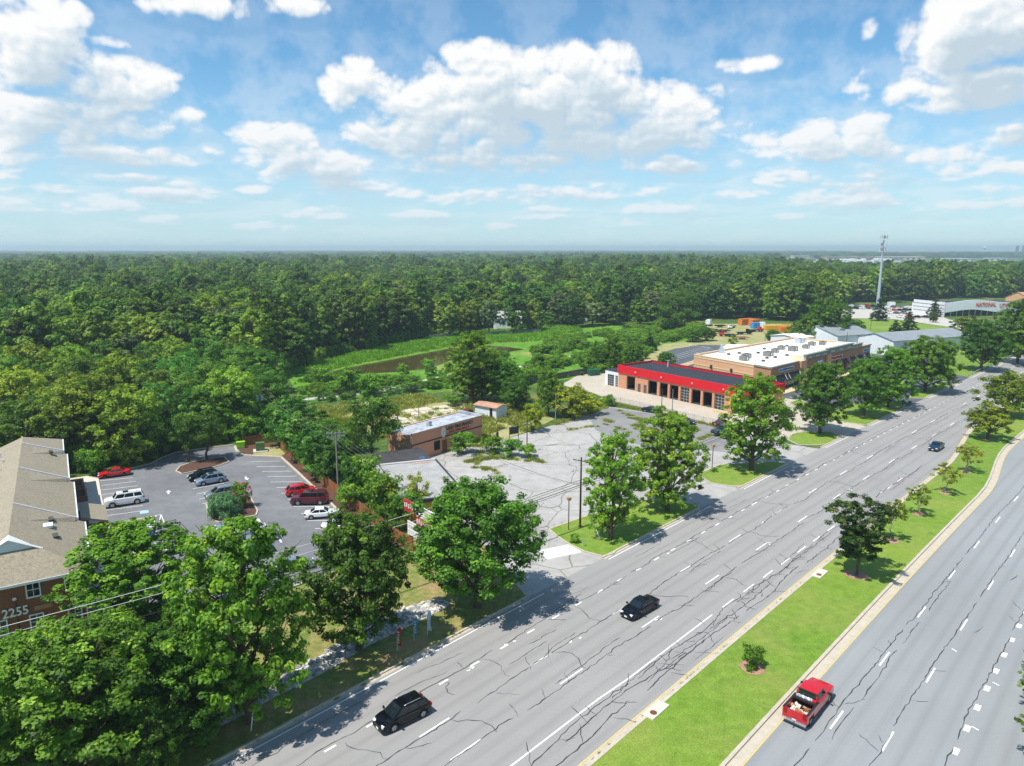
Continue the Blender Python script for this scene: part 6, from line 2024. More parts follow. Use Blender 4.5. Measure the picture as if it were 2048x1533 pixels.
for (k_, a, lb) in (('maple', (31.38, 221.71, 12.1, 3.8), 'tree with bare trunk behind the white annex'), ('oak', (39.32, 225.53, 8.8, 3.5), 'dark tree behind the black roof'), ('oak', (27.90, 221.71, 8.0, 4.1), 'dark bushy tree left of the white annex'),
                    ('oak', (49.63, 225.53, 5.5, 3.2), 'round dark bush at the corner of the rear parking'), ('conifer', (52.32, 266.60, 7.2, 2.3), 'small pointed evergreen by the rear parking'), ('locust', (78.06, 333.37, 18.7, 10.3), 'lone feathery tree beside the equipment yard'),
                    ('oak', (124.51, 277.77, 18.9, 8.6), 'big dark tree behind the shop roof'), ('oak', (117.21, 277.77, 13.4, 6.3), 'dark tree left of the big one behind the shops'), ('oak', (140.97, 293.09, 9.2, 5.8), 'dark tree beside the yellow steel box'),
                    ('wood', (112.43, 280.71, 8.4, 4.4), 'bushy tree at the yard corner'), ('conifer', (196.86, 380.67, 12.3, 4.8), 'dark evergreen by the tower base'), ('conifer', (179.95, 321.35, 10.4, 4.5), 'dark evergreen behind the white warehouse'),
                    ('conifer', (178.46, 329.27, 5.6, 3.0), 'small evergreen behind the warehouse roof'), ('conifer', (240.01, 403.49, 10.2, 4.3), 'pointed tree before the dealership side wall'), ('wood', (221.52, 372.76, 5.3, 2.4), 'small round tree in the dealership lot'),
                    ('oak', (81.55, 296.36, 5.7, 3.8), 'bush row tree at the yard front'), ('oak', (75.06, 293.09, 5.6, 4.1), 'dark bushy tree left of the yard'), ('yellow', (88.11, 280.71, 4.0, 2.0), 'small bright tree in front of the yard'), ('oak', (104.94, 283.71, 6.1, 3.6), 'dark tree in front of the long yellow box')):
    plant(k_, *a, lb, group=GB, name='tree')
jx = plant('juniper', -41.56, 97.01, 3.2, 2.4, 'round blue green juniper shrub on the lot island', cat='bush', name='juniper_bush')
my = plant('shrub', -40.32, 100.63, 3.9, 1.5, 'crape myrtle bush with red blossom on the lot island', cat='bush', name='flowering_bush', var=1)
rs_ = np.random.RandomState(5)
v_ = KIND['shrub'][1]
fc = np.array([(v_['R'] * 0.95 * math.cos(a) * math.sqrt(1 - z * z), v_['R'] * 0.95 * math.sin(a) * math.sqrt(1 - z * z), 1.7 + 1.25 * z) for a, z in zip(rs_.rand(26) * 6.28, rs_.rand(26) * 1.0)])
co_, ti_ = leaves(rs_, fc, unit(fc - np.array([0, 0, 1])), 22, 0.26, 0.16)
link('blossom', quads_mesh('blossom', co_, ti_, 'blossom'), my)
plant('shrub', -52.78, 93.63, 1.3, 0.5, 'small bush on the kerb island by the office door', cat='bush', name='bush')
for (a, lb) in (((8.26, 87.48, 1.5, 0.7), 'leafy weed clump on the pole island'), ((34.95, 117.76, 0.8, 0.7), 'weed clump at the back of the second island')):
    plant('shrub', *a, lb, cat='bush', name='bush')
for (a, lb) in (((-32.68, 209.29, 4.4, 1.9), 'round bush on the near shore of the pond'), ((-25.28, 212.70, 5.2, 2.6), 'round bush beside the pond below the big tree'), ((30.36, 253.80, 5.8, 1.6), 'slim dark bush in the marsh'), ((8.32, 228.47, 4.8, 2.9), 'bush in the marsh right of the pond'), ((14.46, 235.65, 4.7, 2.7), 'bush in the marsh, further right of the pond'), ((-43.51, 186.74, 6.5, 4.0), 'dark bush before the white track'), ((-36.98, 180.87, 6.2, 3.6), 'leafy bush above the field fence'), ((-52.92, 194.44, 5.7, 4.2), 'bush below the end of the pond'), ((22.55, 218.93, 6.3, 3.7), 'bush behind the dark wooden fence')):
    plant('shrub', *a, lb, cat='bush', name='bush', group='bushes in the marsh')


# ---- woods -----------------------------------------------------------------
HT = 'trees round the hidden houses'
for (a, lb) in (((-10.22, 313.80, 15.9, 4.9), 'dark tree left of the white house'), ((1.36, 321.35, 17.2, 6.8), 'big tree right of the white house'), ((9.55, 329.27, 14.8, 5.6), 'tree between the white house and the orange roof'), ((18.60, 346.31, 8.3, 3.9), 'small dark tree before the orange roof'), ((29.81, 348.56, 15.4, 7.4), 'broad dark tree right of the orange roof'), ((-18.67, 313.80, 16.4, 5.7), 'tree beside the pale house'), ((-28.03, 306.59, 17.3, 6.0), 'tree before the pale house'), ((40.43, 355.49, 11.8, 6.5), 'tree at the marsh edge right of the orange roof'), ((52.41, 360.26, 12.7, 6.6), 'tree at the far marsh edge'), ((65.14, 360.26, 13.2, 6.6), 'tree at the far marsh edge nearer the lone tree')):
    plant('wood', *a, lb, group=HT, name='woodland_tree')


def inside(poly, x, y):
    r = np.zeros(x.shape, bool)
    n = len(poly)
    for i in range(n):
        x0, y0 = poly[i]
        x1, y1 = poly[(i + 1) % n]
        c = ((y0 > y) != (y1 > y))
        r ^= c & (x < (x1 - x0) * (y - y0) / (y1 - y0 + 1e-12) + x0)
    return r


OPENG = [(-119.80, 106.33), (-86.66, 115.03), (-73.02, 117.76), (-68.06, 121.80), (-66.11, 128.05), (-64.65, 131.75), (-55.51, 137.51), (-50.81, 141.35), (-50.04, 150.59), (-56.82, 165.19), (-64.55, 187.42), (-73.69, 212.70), (-66.30, 242.15), (-52.63, 280.71), (-29.24, 333.37), (-5.84, 344.08), (32.49, 365.16), (81.62, 378.00), (101.69, 383.39), (132.44, 394.63), (158.82, 365.16), (214.40, 482.74), (249.23, 509.96), (294.07, 519.72), (334.92, 551.34), (385.16, 562.73), (493.48, 551.34)] + [(600, -100), (-300, -100)]
CLEAR = [[(362.84, 1008.31), (987.11, 2652.46), (1559.18, 2932.42), (2139.98, 3095.73), (2225.92, 3095.73), (834.72, 1156.41), (615.98, 1008.31)], [(555.50, 2531.56), (979.75, 3095.73), (1443.84, 3377.82), (1452.43, 3095.73), (867.65, 2421.18), (612.60, 2226.91)], [(3461.35, 6974.38), (5342.21, 7439.82), (3338.88, 4647.19), (2130.06, 4289.16)]]
HOUSES = [(-2, 342, 8), (32, 382, 9), (-40, 334, 7)]
rs_ = np.random.RandomState(77)
PX, PY = [], []
for (d0, d1, sp) in ((90, 360, 8.6), (360, 1000, 11.0), (1000, 2500, 16.0), (2500, 5200, 30.0), (5200, 8700, 50.0)):
    n = int(d1 * 1.7 / sp)
    gx_, gy_ = np.meshgrid(np.arange(-n // 2, n // 2 + 1) * sp, np.arange(0, d1 + sp, sp))
    x = gx_.ravel() + rs_.uniform(-.42, .42, gx_.size) * sp
    y = gy_.ravel() + rs_.uniform(-.42, .42, gx_.size) * sp
    d = np.hypot(x, y)
    k = (d >= d0) & (d < d1) & (np.abs(x) < y * 0.80 + 25)
    x, y = x[k], y[k]
    k = ~inside(OPENG, x, y)
    for c_ in CLEAR:
        k &= ~inside(c_, x, y)
    for (hx, hy, hr) in HOUSES:
        k &= np.hypot(x - hx, y - hy) > hr
    PX.append(x[k])
    PY.append(y[k])
PX, PY = np.concatenate(PX), np.concatenate(PY)
dist = np.hypot(PX, PY)
order = np.argsort(dist)
PX, PY, dist = PX[order], PY[order], dist[order]
low = perlin(((PX + 9000) / 130).astype(np.float32), ((PY + 50) / 130).astype(np.float32), 901, 200)
low2 = perlin(((PX + 9000) / 420).astype(np.float32), ((PY + 50) / 420).astype(np.float32), 902, 200)
NIND = 225
hsc = 0.97 + low * 0.42 + low2 * 0.28 + rs_.normal(size=len(PX)) * 0.10
hsc *= np.where(dist > 1000, np.where(dist > 2500, 0.86, 0.92), 1.0)
wsc = np.where(dist < 360, 1.0, np.where(dist < 1000, 1.12, np.where(dist < 2500, 1.65, np.where(dist < 5200, 2.9, 5.0)))) * (0.92 + rs_.rand(len(PX)) * 0.25)
kidx = rs_.randint(0, len(WOOD), len(PX))
ZONE = (('woods behind the office lot', -1e9, -35, 0), ('woods beyond the pond', -1e9, 60, 180), ('woods behind the equipment yard', 60, 1e9, 0))
NM = {0: 'round green trees', 1: 'tall dark trees', 2: 'broad light trees', 3: 'tall narrow trees', 4: 'greyish spreading trees', 5: 'wide round trees', 6: 'light oval trees'}
ONES = ('', 'first', 'second', 'third', 'fourth', 'fifth', 'sixth', 'seventh', 'eighth', 'ninth', 'tenth', 'eleventh', 'twelfth', 'thirteenth', 'fourteenth', 'fifteenth', 'sixteenth', 'seventeenth', 'eighteenth', 'nineteenth')


def ordinal(n):
    if n < 20:
        return ONES[n]
    t = {2: 'twenty', 3: 'thirty', 4: 'forty'}[n // 10]
    return t + '-' + ONES[n % 10] if n % 10 else {2: 'twentieth', 3: 'thirtieth', 4: 'fortieth'}[n // 10]


WT = []
for i in range(NIND):
    x, y = float(PX[i]), float(PY[i])
    zn = 'woods behind office lot' if y < 215 and x < -30 else ('woods at the left edge' if x < -120 else ('woods beyond the pond' if x < 60 else 'woods behind the equipment yard'))
    if dist[i] < 215:
        v = rs_.randint(0, 4)
        lb = '%s edging the %s' % (('feathery trees', 'oval green trees', 'long leaved trees', 'light round trees')[v], zn)
        w_ = plant('midwood', x, y, MIDW[v]['H'] * float(np.clip(hsc[i], .75, 1.2)), MIDW[v]['R'] * 1.0, lb, 'woodland_tree', group='trees of the ' + zn, var=int(v))
    else:
        v = int(kidx[i])
        lb = '%s in the %s' % (NM[v], zn)
        w_ = plant('wood', x, y, WOOD[v]['H'] * float(np.clip(hsc[i], .7, 1.35)), WOOD[v]['R'], lb, 'woodland_tree', group='trees of the ' + zn, var=v)

    WT.append((lb, x / y, w_))
for lb in sorted(set(q[0] for q in WT)):
    for n_, (_, _, w_) in enumerate(sorted([q for q in WT if q[0] == lb], key=lambda q: q[1])):
        w_['label'] = '%s from the left of the %s' % (ordinal(n_ + 1), lb)


def scatter(name, label, pts, rot, scl, idx, protos):
    """ONE object: copies of the given foliage meshes on points (geometry nodes)"""
    me = bpy.data.meshes.new(name)
    n = len(pts)
    me.vertices.add(n)
    me.vertices.foreach_set('co', np.asarray(pts, np.float32).ravel())
    a = me.attributes.new('turn', 'FLOAT', 'POINT')
    a.data.foreach_set('value', np.asarray(rot, np.float32))
    a = me.attributes.new('size', 'FLOAT_VECTOR', 'POINT')
    a.data.foreach_set('vector', np.asarray(scl, np.float32).ravel())
    a = me.attributes.new('pick', 'INT', 'POINT')
    a.data.foreach_set('value', np.asarray(idx, np.int32))
    o = link(name, me)
    tag(o, label, None, None, 'stuff')
    g_ = bpy.data.node_groups.new(name + '_scatter', 'GeometryNodeTree')
    g_.interface.new_socket('Geometry', in_out='INPUT', socket_type='NodeSocketGeometry')
    g_.interface.new_socket('Geometry', in_out='OUTPUT', socket_type='NodeSocketGeometry')
    t = NT(g_)
    gi, go = t.add('NodeGroupInput'), t.add('NodeGroupOutput')
    jn = t.add('GeometryNodeJoinGeometry')
    for p in protos:
        oi = t.add('GeometryNodeObjectInfo', transform_space='ORIGINAL')
        oi.inputs['Object'].default_value = p
        oi.inputs['As Instance'].default_value = True
        t.l.new(oi.outputs['Geometry'], jn.inputs[0])
    ip = t.add('GeometryNodeInstanceOnPoints')
    t.l.new(gi.outputs[0], ip.inputs['Points'])
    t.l.new(jn.outputs[0], ip.inputs['Instance'])
    ip.inputs['Pick Instance'].default_value = True
    na = t.add('GeometryNodeInputNamedAttribute', data_type='INT')
    na.inputs[0].default_value = 'pick'
    t.l.new(na.outputs[0], ip.inputs['Instance Index'])
    nr = t.add('GeometryNodeInputNamedAttribute', data_type='FLOAT')
    nr.inputs[0].default_value = 'turn'
    cx = t.add('ShaderNodeCombineXYZ')
    t.l.new(nr.outputs[0], cx.inputs[2])
    t.l.new(cx.outputs[0], ip.inputs['Rotation'])
    ns = t.add('GeometryNodeInputNamedAttribute', data_type='FLOAT_VECTOR')
    ns.inputs[0].default_value = 'size'
    t.l.new(ns.outputs[0], ip.inputs['Scale'])
    t.l.new(ip.outputs[0], go.inputs[0])
    md = o.modifiers.new('scatter', 'NODES')
    md.node_group = g_
    return o


def crown_of(mesh):
    for o in bpy.data.objects:
        if o.data is mesh:
            return o


protos = [crown_of(w['crown']) for w in WOOD]
protos = [p for p in protos if p is not None]
n0 = NIND
pts = np.stack([PX[n0:], PY[n0:], np.zeros(len(PX) - n0) - np.where(dist[n0:] > 2500, 1.5, 0)], 1)
scl = np.stack([wsc[n0:], wsc[n0:], np.clip(hsc[n0:], .65, 1.45)], 1)
scatter('forest', 'endless green woodland canopy reaching to the horizon', pts, rs_.rand(len(pts)) * 6.28, scl, kidx[n0:] % len(protos), protos)

# marsh undergrowth and reeds
shr = [crown_of(KIND['shrub'][0]['crown']), crown_of(KIND['shrub'][1]['crown'])]
MARSH = [(-62.42, 198.15), (-58.47, 212.70), (-44.35, 214.45), (-24.11, 218.93), (-11.57, 253.80), (6.73, 262.63), (32.45, 313.80), (75.38, 348.56), (87.81, 321.35), (59.62, 283.71), (49.88, 253.80), (33.44, 221.71), (15.83, 208.46), (2.26, 196.65), (-23.61, 188.78), (-48.22, 174.15), (-54.30, 177.75)]
mx0, mx1 = min(p[0] for p in MARSH), max(p[0] for p in MARSH)
my0, my1 = min(p[1] for p in MARSH), max(p[1] for p in MARSH)
x, y = rs_.uniform(mx0, mx1, 9000), rs_.uniform(my0, my1, 9000)
dn = perlin(((x + 900) / 16).astype(np.float32), ((y) / 16).astype(np.float32), 31, 200)
k = inside(MARSH, x, y) & (dn > rs_.uniform(-.35, .25, x.size))
TRACK = [(-54.30, 177.75), (-43.94, 182.78), (-31.27, 194.44), (-24.21, 205.99), (-14.72, 218.93), (-2.24, 223.61), (11.24, 238.86), (22.77, 253.80), (39.44, 269.31)]
for a, b in zip(TRACK, TRACK[1:]):
    for q in range(12):
        c_ = lerp(a, b, q / 12)
        k &= ~((np.hypot(x - c_[0], y - c_[1]) < 2.2) & (rs_.rand(x.size) < 0.8))
x, y, dn = x[k], y[k], dn[k]
s_ = np.clip(0.42 + dn * 1.9 + rs_.rand(x.size) * 0.4 + np.clip((y - 230) / 300, 0, .3), 0.28, 1.9) * np.where((x < -15) & (y > 195), 0.62, 0.9)
scatter('undergrowth', 'tangled green undergrowth of the marsh', np.stack([x, y, np.zeros(x.size)], 1), rs_.rand(x.size) * 6.28, np.stack([s_ * 1.15, s_ * 1.15, s_ * 0.95], 1), rs_.randint(0, 2, x.size), shr)
# low growth along the edge of the woods
EDGE = [(-91.14, 114.23), (-82.30, 116.10), (-73.19, 118.04), (-68.22, 122.10), (-66.27, 128.37), (-64.81, 132.09), (-55.80, 138.26), (-51.08, 142.15), (-50.54, 151.48), (-57.53, 166.26), (-64.95, 187.42), (-73.12, 210.98), (-66.30, 242.15), (-52.09, 277.77), (-28.89, 329.27)]
ex, ey = [], []
for a, b in zip(EDGE, EDGE[1:]):
    nn = int(math.dist(a, b) / 0.8)
    for q in range(nn):
        c_ = lerp(a, b, R.random())
        ex.append(c_[0] + R.gauss(-.6, 1.3))
        ey.append(c_[1] + R.gauss(1.6, 1.6))
ex, ey = np.array(ex), np.array(ey)
es = 0.5 + rs_.rand(ex.size) * 0.9
scatter('edge_growth', 'low leafy growth along the edge of the woods', np.stack([ex, ey, np.zeros(ex.size)], 1), rs_.rand(ex.size) * 6.28, np.stack([es, es, es * 1.1], 1), rs_.randint(0, 2, ex.size), shr)
# green reeds on the bank
BANK = [(-68.69, 216.22), (-64.00, 239.95), (-50.80, 270.68), (-28.04, 319.43), (-5.63, 331.31), (30.84, 346.31), (31.88, 331.31), (7.49, 293.09), (-13.17, 289.90), (-24.59, 279.23), (-40.67, 255.03), (-54.01, 233.55), (-60.13, 218.93)]
x, y = rs_.uniform(-75, 45, 9000), rs_.uniform(200, 380, 9000)
k = inside(BANK, x, y)
x, y = x[k], y[k]
gme = []
for sd_ in (1, 2):
    r2 = np.random.RandomState(90 + sd_)
    n = 90
    bx_ = r2.normal(size=(n, 2)) * 0.55
    a = r2.rand(n) * 6.28
    hh = 0.35 + r2.rand(n) * 0.5
    lean = r2.normal(size=(n, 2)) * 0.3
    wv_ = np.stack([np.cos(a), np.sin(a), np.zeros(n)], 1) * 0.09
    b0 = np.concatenate([bx_, np.zeros((n, 1))], 1)
    b1 = b0 + np.concatenate([lean, hh[:, None]], 1)
    co_ = np.stack([b0 - wv_, b0 + wv_, b1 + wv_ * .4, b1 - wv_ * .4], 1).reshape(-1, 3)
    gme.append((co_, np.clip(0.5 + r2.normal(size=n) * .25, 0, 1)))
first = (-54.48, 235.65)
gr0 = link('bank_grass', quads_mesh('bank_grass', gme[0][0], gme[0][1], 'leaf_grass'), None, (first[0], first[1], 0))
tag(gr0, 'tuft of green reed at the pond bank', None, None, 'stuff')
scatter('reeds', 'lush bright green grass covering the pond bank', np.stack([x, y, np.full(x.size, .014)], 1), rs_.rand(x.size) * 6.28, np.repeat((1.0 + rs_.rand(x.size) * 0.8)[:, None], 3, 1), np.zeros(x.size), [gr0])
# dry weeds on the field and along cracks of the vacant lot
wd0 = link('dry_weeds', quads_mesh('dry_weeds', gme[1][0] * np.array([.8, .8, .8]), gme[1][1], 'blade'), None, (*(-27.33, 169.00), 0))
tag(wd0, 'tuft of dry weeds in the field', None, None, 'stuff')
FIELD = [(-48.66, 158.54), (-46.85, 169.00), (-23.55, 182.78), (-18.14, 174.74), (-1.79, 177.75), (9.78, 157.08), (3.82, 146.25), (-3.91, 137.51), (-11.65, 134.21), (-15.78, 131.75), (-24.70, 139.02), (-36.70, 151.48)]
x, y = rs_.uniform(-55, 12, 5200), rs_.uniform(120, 190, 5200)
dn = perlin(((x + 900) / 7).astype(np.float32), (y / 7).astype(np.float32), 33, 200)
k = inside(FIELD, x, y) & (dn > rs_.uniform(-.3, .3, x.size))
k &= ~(inside([(-29.12, 155.17), (-26.90, 166.26), (-14.75, 171.82), (-9.49, 166.26), (-12.40, 157.08), (-16.61, 150.59), (-17.64, 140.96), (-24.45, 140.57)], x, y) & (rs_.rand(x.size) < 0.82))
x, y = x[k], y[k]
cx_, cy_ = [], []
LOTP = [(-13.36, 126.75), (-11.65, 134.21), (-3.88, 136.39), (3.80, 145.41), (10.06, 152.39), (23.57, 170.12), (32.54, 163.09), (43.51, 151.48), (49.75, 143.76), (37.24, 122.10), (21.26, 104.07), (5.25, 92.55), (-1.85, 104.07)]
for (a, b, n) in (((9.45, 151.48), (23.30, 169.00), 60), ((25.08, 172.98), (34.69, 162.06), 60), ((34.69, 162.06), (45.76, 147.96), 60), ((-8.51, 123.61), (-2.23, 126.75), 46), ((-6.47, 119.17), (-5.68, 131.75), 16), ((-2.21, 125.79), (5.98, 123.61), 14), ((38.07, 139.02), (44.20, 146.25), 18), ((25.94, 158.54), (33.62, 151.48), 26), ((25.93, 151.48), (33.89, 142.95), 18), ((30.26, 157.08), (26.14, 146.25), 18), ((21.03, 156.12), (24.54, 142.95), 12), ((-11.59, 133.50), (-3.85, 135.29), 40), ((12.39, 147.10), (20.99, 151.48), 10), ((25.78, 165.19), (30.32, 151.48), 16), ((-5.66, 120.62), (-1.20, 116.38), 8), ((34.10, 153.77), (39.95, 146.25), 14)):
    for i in range(n):
        t_ = R.random()
        p = lerp(a, b, t_)
        cx_.append(p[0] + R.gauss(0, .3))
        cy_.append(p[1] + R.gauss(0, .3))
wx_ = np.concatenate([x, np.array(cx_)])
wy_ = np.concatenate([y, np.array(cy_)])
ws_ = np.concatenate([0.7 + rs_.rand(x.size) * 0.9, 0.35 + rs_.rand(len(cx_)) * 0.5])
scatter('weeds', 'dry straw and green weeds in the field and pavement cracks', np.stack([wx_, wy_, np.zeros(wx_.size)], 1), rs_.rand(wx_.size) * 6.28, np.repeat(ws_[:, None], 3, 1), np.zeros(wx_.size), [wd0])

# weeds rooted in the gutter joints
sg_ = np.concatenate([rs_.uniform(25, 130, 160), rs_.uniform(-10, 56, 60)])
og_ = [interp(MED_L, a) + rs_.normal() * .05 if i < 160 else -9.0 + rs_.normal() * .06 for i, a in enumerate(sg_)]
pg_ = [rp(a, o) for a, o in zip(sg_, og_)]
wg_ = .08 + rs_.rand(sg_.size) * .14
scatter('gutter_weeds', 'small weeds growing in the gutter joints', np.stack([[p[0] for p in pg_], [p[1] for p in pg_], np.full(sg_.size, .03)], 1), rs_.rand(sg_.size) * 6.28, np.repeat(wg_[:, None], 3, 1), np.zeros(sg_.size), [wd0])


# ------------------------------------------------------------------ office lot details
def line(par, a, b, w=0.11, z=0.013, m='paint_white', name='stall_line'):
    return MB().ribbon([a, b], w, z).build(name, m, par)


for (a, b) in (((-68.71, 113.18), (-64.01, 114.76)), ((-67.14, 110.77), (-62.54, 112.92)), ((-65.81, 108.52), (-61.03, 110.64)), ((-64.46, 106.45), (-59.65, 108.45)), ((-62.94, 104.07), (-58.21, 106.10)), ((-60.09, 99.60), (-55.57, 101.56)), ((-58.69, 97.40), (-54.06, 99.60)),
               ((-47.39, 123.92), (-42.22, 124.23)), ((-45.33, 120.91), (-40.23, 121.06)), ((-43.41, 118.18), (-38.41, 118.32)), ((-41.52, 115.43), (-36.63, 115.56)), ((-40.04, 112.54), (-34.77, 112.67)), ((-38.14, 109.75), (-33.00, 109.90)), ((-36.46, 107.03), (-31.35, 107.14)), ((-34.51, 104.07), (-29.46, 104.18)), ((-32.71, 101.16), (-27.33, 101.26)), ((-30.82, 98.29), (-25.51, 98.39)), ((-29.08, 95.48), (-23.77, 95.57)), ((-27.23, 92.64), (-22.07, 92.72)), ((-25.38, 89.78), (-20.29, 89.86)),
               ((-52.78, 111.90), (-49.21, 114.49)), ((-51.40, 109.17), (-47.50, 111.90)), ((-49.75, 106.68), (-45.94, 109.41)), ((-48.32, 104.29), (-47.00, 105.19)), ((-46.94, 102.32), (-45.78, 103.19)), ((-40.18, 91.84), (-36.65, 93.81)), ((-38.54, 89.11), (-34.86, 91.14)), ((-36.67, 86.37), (-33.11, 88.45)), ((-34.90, 83.77), (-31.22, 85.59)), ((-52.17, 86.52), (-47.50, 88.61)), ((-50.14, 83.77), (-45.38, 85.90))):
    line(officelot, a, b)
for (a, b) in (((-56.64, 94.18), (-51.08, 97.89)), ((-51.08, 97.89), (-48.62, 93.99)), ((-48.62, 93.99), (-49.92, 93.08))):
    line(officelot, a, b, name='hatch_line')
for k in range(10):
    a = lerp((-55.84, 94.64), (-51.03, 97.80), k / 9)
    b = lerp((-55.99, 93.63), (-49.82, 94.73), k / 9)
    line(officelot, a, b, 0.1, 0.0134, name='hatch_line')
line(officelot, (-54.50, 98.59), (-53.50, 99.09), 1.1, 0.0132, 'paint_blue', 'accessible_mark')
for (p, ang) in (((-54.56, 107.50), rad(115)), ((-44.74, 114.49), rad(-60)), ((-30.83, 88.78), rad(118))):
    ar = MB()
    ar.add([(-.12, -1.0, 0), (.12, -1.0, 0), (.12, .1, 0), (.42, .1, 0), (0, 1.0, 0), (-.42, .1, 0), (-.12, .1, 0)], [(0, 1, 2, 6), (3, 4, 5), (5, 6, 2, 3)])
    o_ = ar.build('lane_arrow', 'paint_white', officelot, True)
    o_.location = (p[0], p[1], 0.013)
    o_.rotation_euler = (0, 0, ang - math.pi / 2)
island('island', [(-58.40, 118.32), (-58.90, 120.91), (-57.88, 123.61), (-53.42, 126.75), (-51.26, 123.61), (-52.57, 120.62), (-56.60, 116.65)], 'mulch', 'mulched island with two thin trunked trees')
island('island', [(-46.33, 102.32), (-44.61, 98.59), (-42.96, 95.86), (-41.36, 94.73), (-37.08, 97.40), (-37.50, 99.20), (-40.62, 104.96), (-43.28, 105.64), (-45.92, 104.07)], 'mulch', 'mulched island with juniper and crape myrtle')
island('island', [(-56.23, 93.45), (-55.65, 94.54), (-52.80, 95.86), (-50.88, 94.73), (-50.11, 92.90), (-52.34, 92.02), (-54.91, 91.32)], 'dirt', 'brown soil island beside the office door')
strip_ = lot('planting_strip', [(-53.65, 134.21), (-50.29, 128.05), (-42.85, 126.75), (-26.18, 100.22), (-19.04, 87.96), (-12.64, 84.98), (-15.47, 88.28), (-20.15, 95.29), (-25.48, 102.97), (-31.80, 112.41), (-37.78, 121.50), (-44.45, 131.75), (-46.85, 136.76)], 0.012, 'mulch', 'dark mulch strip between the lot and the wooden fence')
lot('lawn', [(-48.60, 128.05), (-43.14, 127.07), (-42.67, 130.04), (-45.82, 134.21), (-49.34, 132.79)], 0.016, 'dry_grass', 'small dry grass patch round the green utility box')
kerb_line(strip_, [(-54.24, 134.21), (-52.62, 130.72), (-50.29, 128.05), (-46.91, 127.23), (-42.85, 126.75), (-36.28, 116.38), (-30.31, 106.79), (-26.18, 100.22), (-22.19, 93.26), (-19.04, 87.96)], 0.4, 0.16, 0.004, seg=3.0)
kerb_line(officelot, [(-70.39, 116.93), (-66.98, 119.75), (-64.97, 122.40), (-64.67, 126.43), (-63.70, 129.70), (-60.18, 132.09), (-54.91, 134.93)], 0.3, 0.16, 0.004, seg=3.0)
kerb_line(officelot, [(-18.98, 87.64), (-20.18, 80.08), (-23.50, 76.80), (-26.16, 74.23), (-29.88, 70.71), (-36.51, 65.63)], 0.3, 0.16, 0.004, seg=3.0)


def board_fence(name, label, pts, h, m, bay=2.4, bw=0.14):
    """board fence: posts, rails and separate boards joined bay by bay"""
    t = thing(name, label, 'fence', (pts[0][0], pts[0][1], 0))
    for a, b in zip(pts, pts[1:]):
        Ld = math.dist(a, b)
        nb = max(1, int(round(Ld / bay)))
        for i in range(nb):
            p, q = lerp(a, b, i / nb), lerp(a, b, (i + 1) / nb)
            ang = math.atan2(q[1] - p[1], q[0] - p[0])
            L2 = math.dist(p, q)
            mb = MB()
            n = max(2, int(L2 / (bw + 0.012)))
            for k in range(n):
                c = lerp(p, q, (k + 0.5) / n)
                hh = h + R.uniform(-.025, .025)
                off = R.uniform(-.012, .012)
                mb.box(c[0] - math.sin(ang) * off, c[1] + math.cos(ang) * off, hh / 2 + 0.03, L2 / n - 0.014, 0.025, hh, ang)
            mb.build('fence_panel', m, t)
            MB().box(p[0], p[1], h / 2 + .05, 0.1, 0.1, h + .1, ang).build('post', m, t)
    return t


board_fence('wooden_fence', 'orange brown board fence along the office lot', [(-44.45, 131.75), (-37.78, 121.50), (-31.80, 112.41), (-25.48, 102.97), (-20.15, 95.29), (-15.47, 88.28), (-12.64, 84.98)], 1.85, 'wood_fence')
board_fence('wooden_fence', 'short orange brown board fence behind the green utility box', [(-52.58, 134.21), (-49.98, 136.02), (-46.89, 137.51)], 1.85, 'wood_fence')
board_fence('wooden_fence', 'dark weathered board fence behind the service yard', [(2.54, 196.65), (11.13, 204.37), (22.80, 215.33), (28.10, 220.78)], 1.9, 'wood_dark_fence')
board_fence('wooden_fence', 'grey board fence below the white house', [(-12.31, 310.15), (-0.89, 315.66), (13.27, 323.30)], 2.0, 'wood_grey')
board_fence('wooden_fence', 'grey board fence below the pale house', [(-35.27, 299.69), (-25.71, 304.84)], 2.0, 'wood_grey')

# chain link fabric: open wire with mostly clear holes
cm = bpy.data.materials.new('chain_link')
cm.use_nodes = True
ct = NT(cm.node_tree)
ct.n.clear()
ge = ct.add('ShaderNodeTexCoord').outputs['Object']
sp_ = ct.add('ShaderNodeSeparateXYZ', {0: ge})
u_ = ct.math('ADD', sp_.outputs[0], sp_.outputs[1])
d1_ = ct.math('ABSOLUTE', ct.math('SUBTRACT', ct.math('FRACT', ct.math('MULTIPLY', ct.math('ADD', u_, sp_.outputs[2]), 12)), 0.5))
d2_ = ct.math('ABSOLUTE', ct.math('SUBTRACT', ct.math('FRACT', ct.math('MULTIPLY', ct.math('SUBTRACT', u_, sp_.outputs[2]), 12)), 0.5))
wire_ = ct.math('LESS_THAN', ct.math('MINIMUM', d1_, d2_), 0.06)
ms_ = ct.add('ShaderNodeMixShader', {0: wire_, 1: ct.add('ShaderNodeBsdfTransparent').outputs[0], 2: ct.add('ShaderNodeBsdfDiffuse', {'Color': (0.22, 0.23, 0.23, 1)}).outputs[0]})
ct.add('ShaderNodeOutputMaterial', {0: ms_.outputs[0]})
MATS['chain_link'] = cm


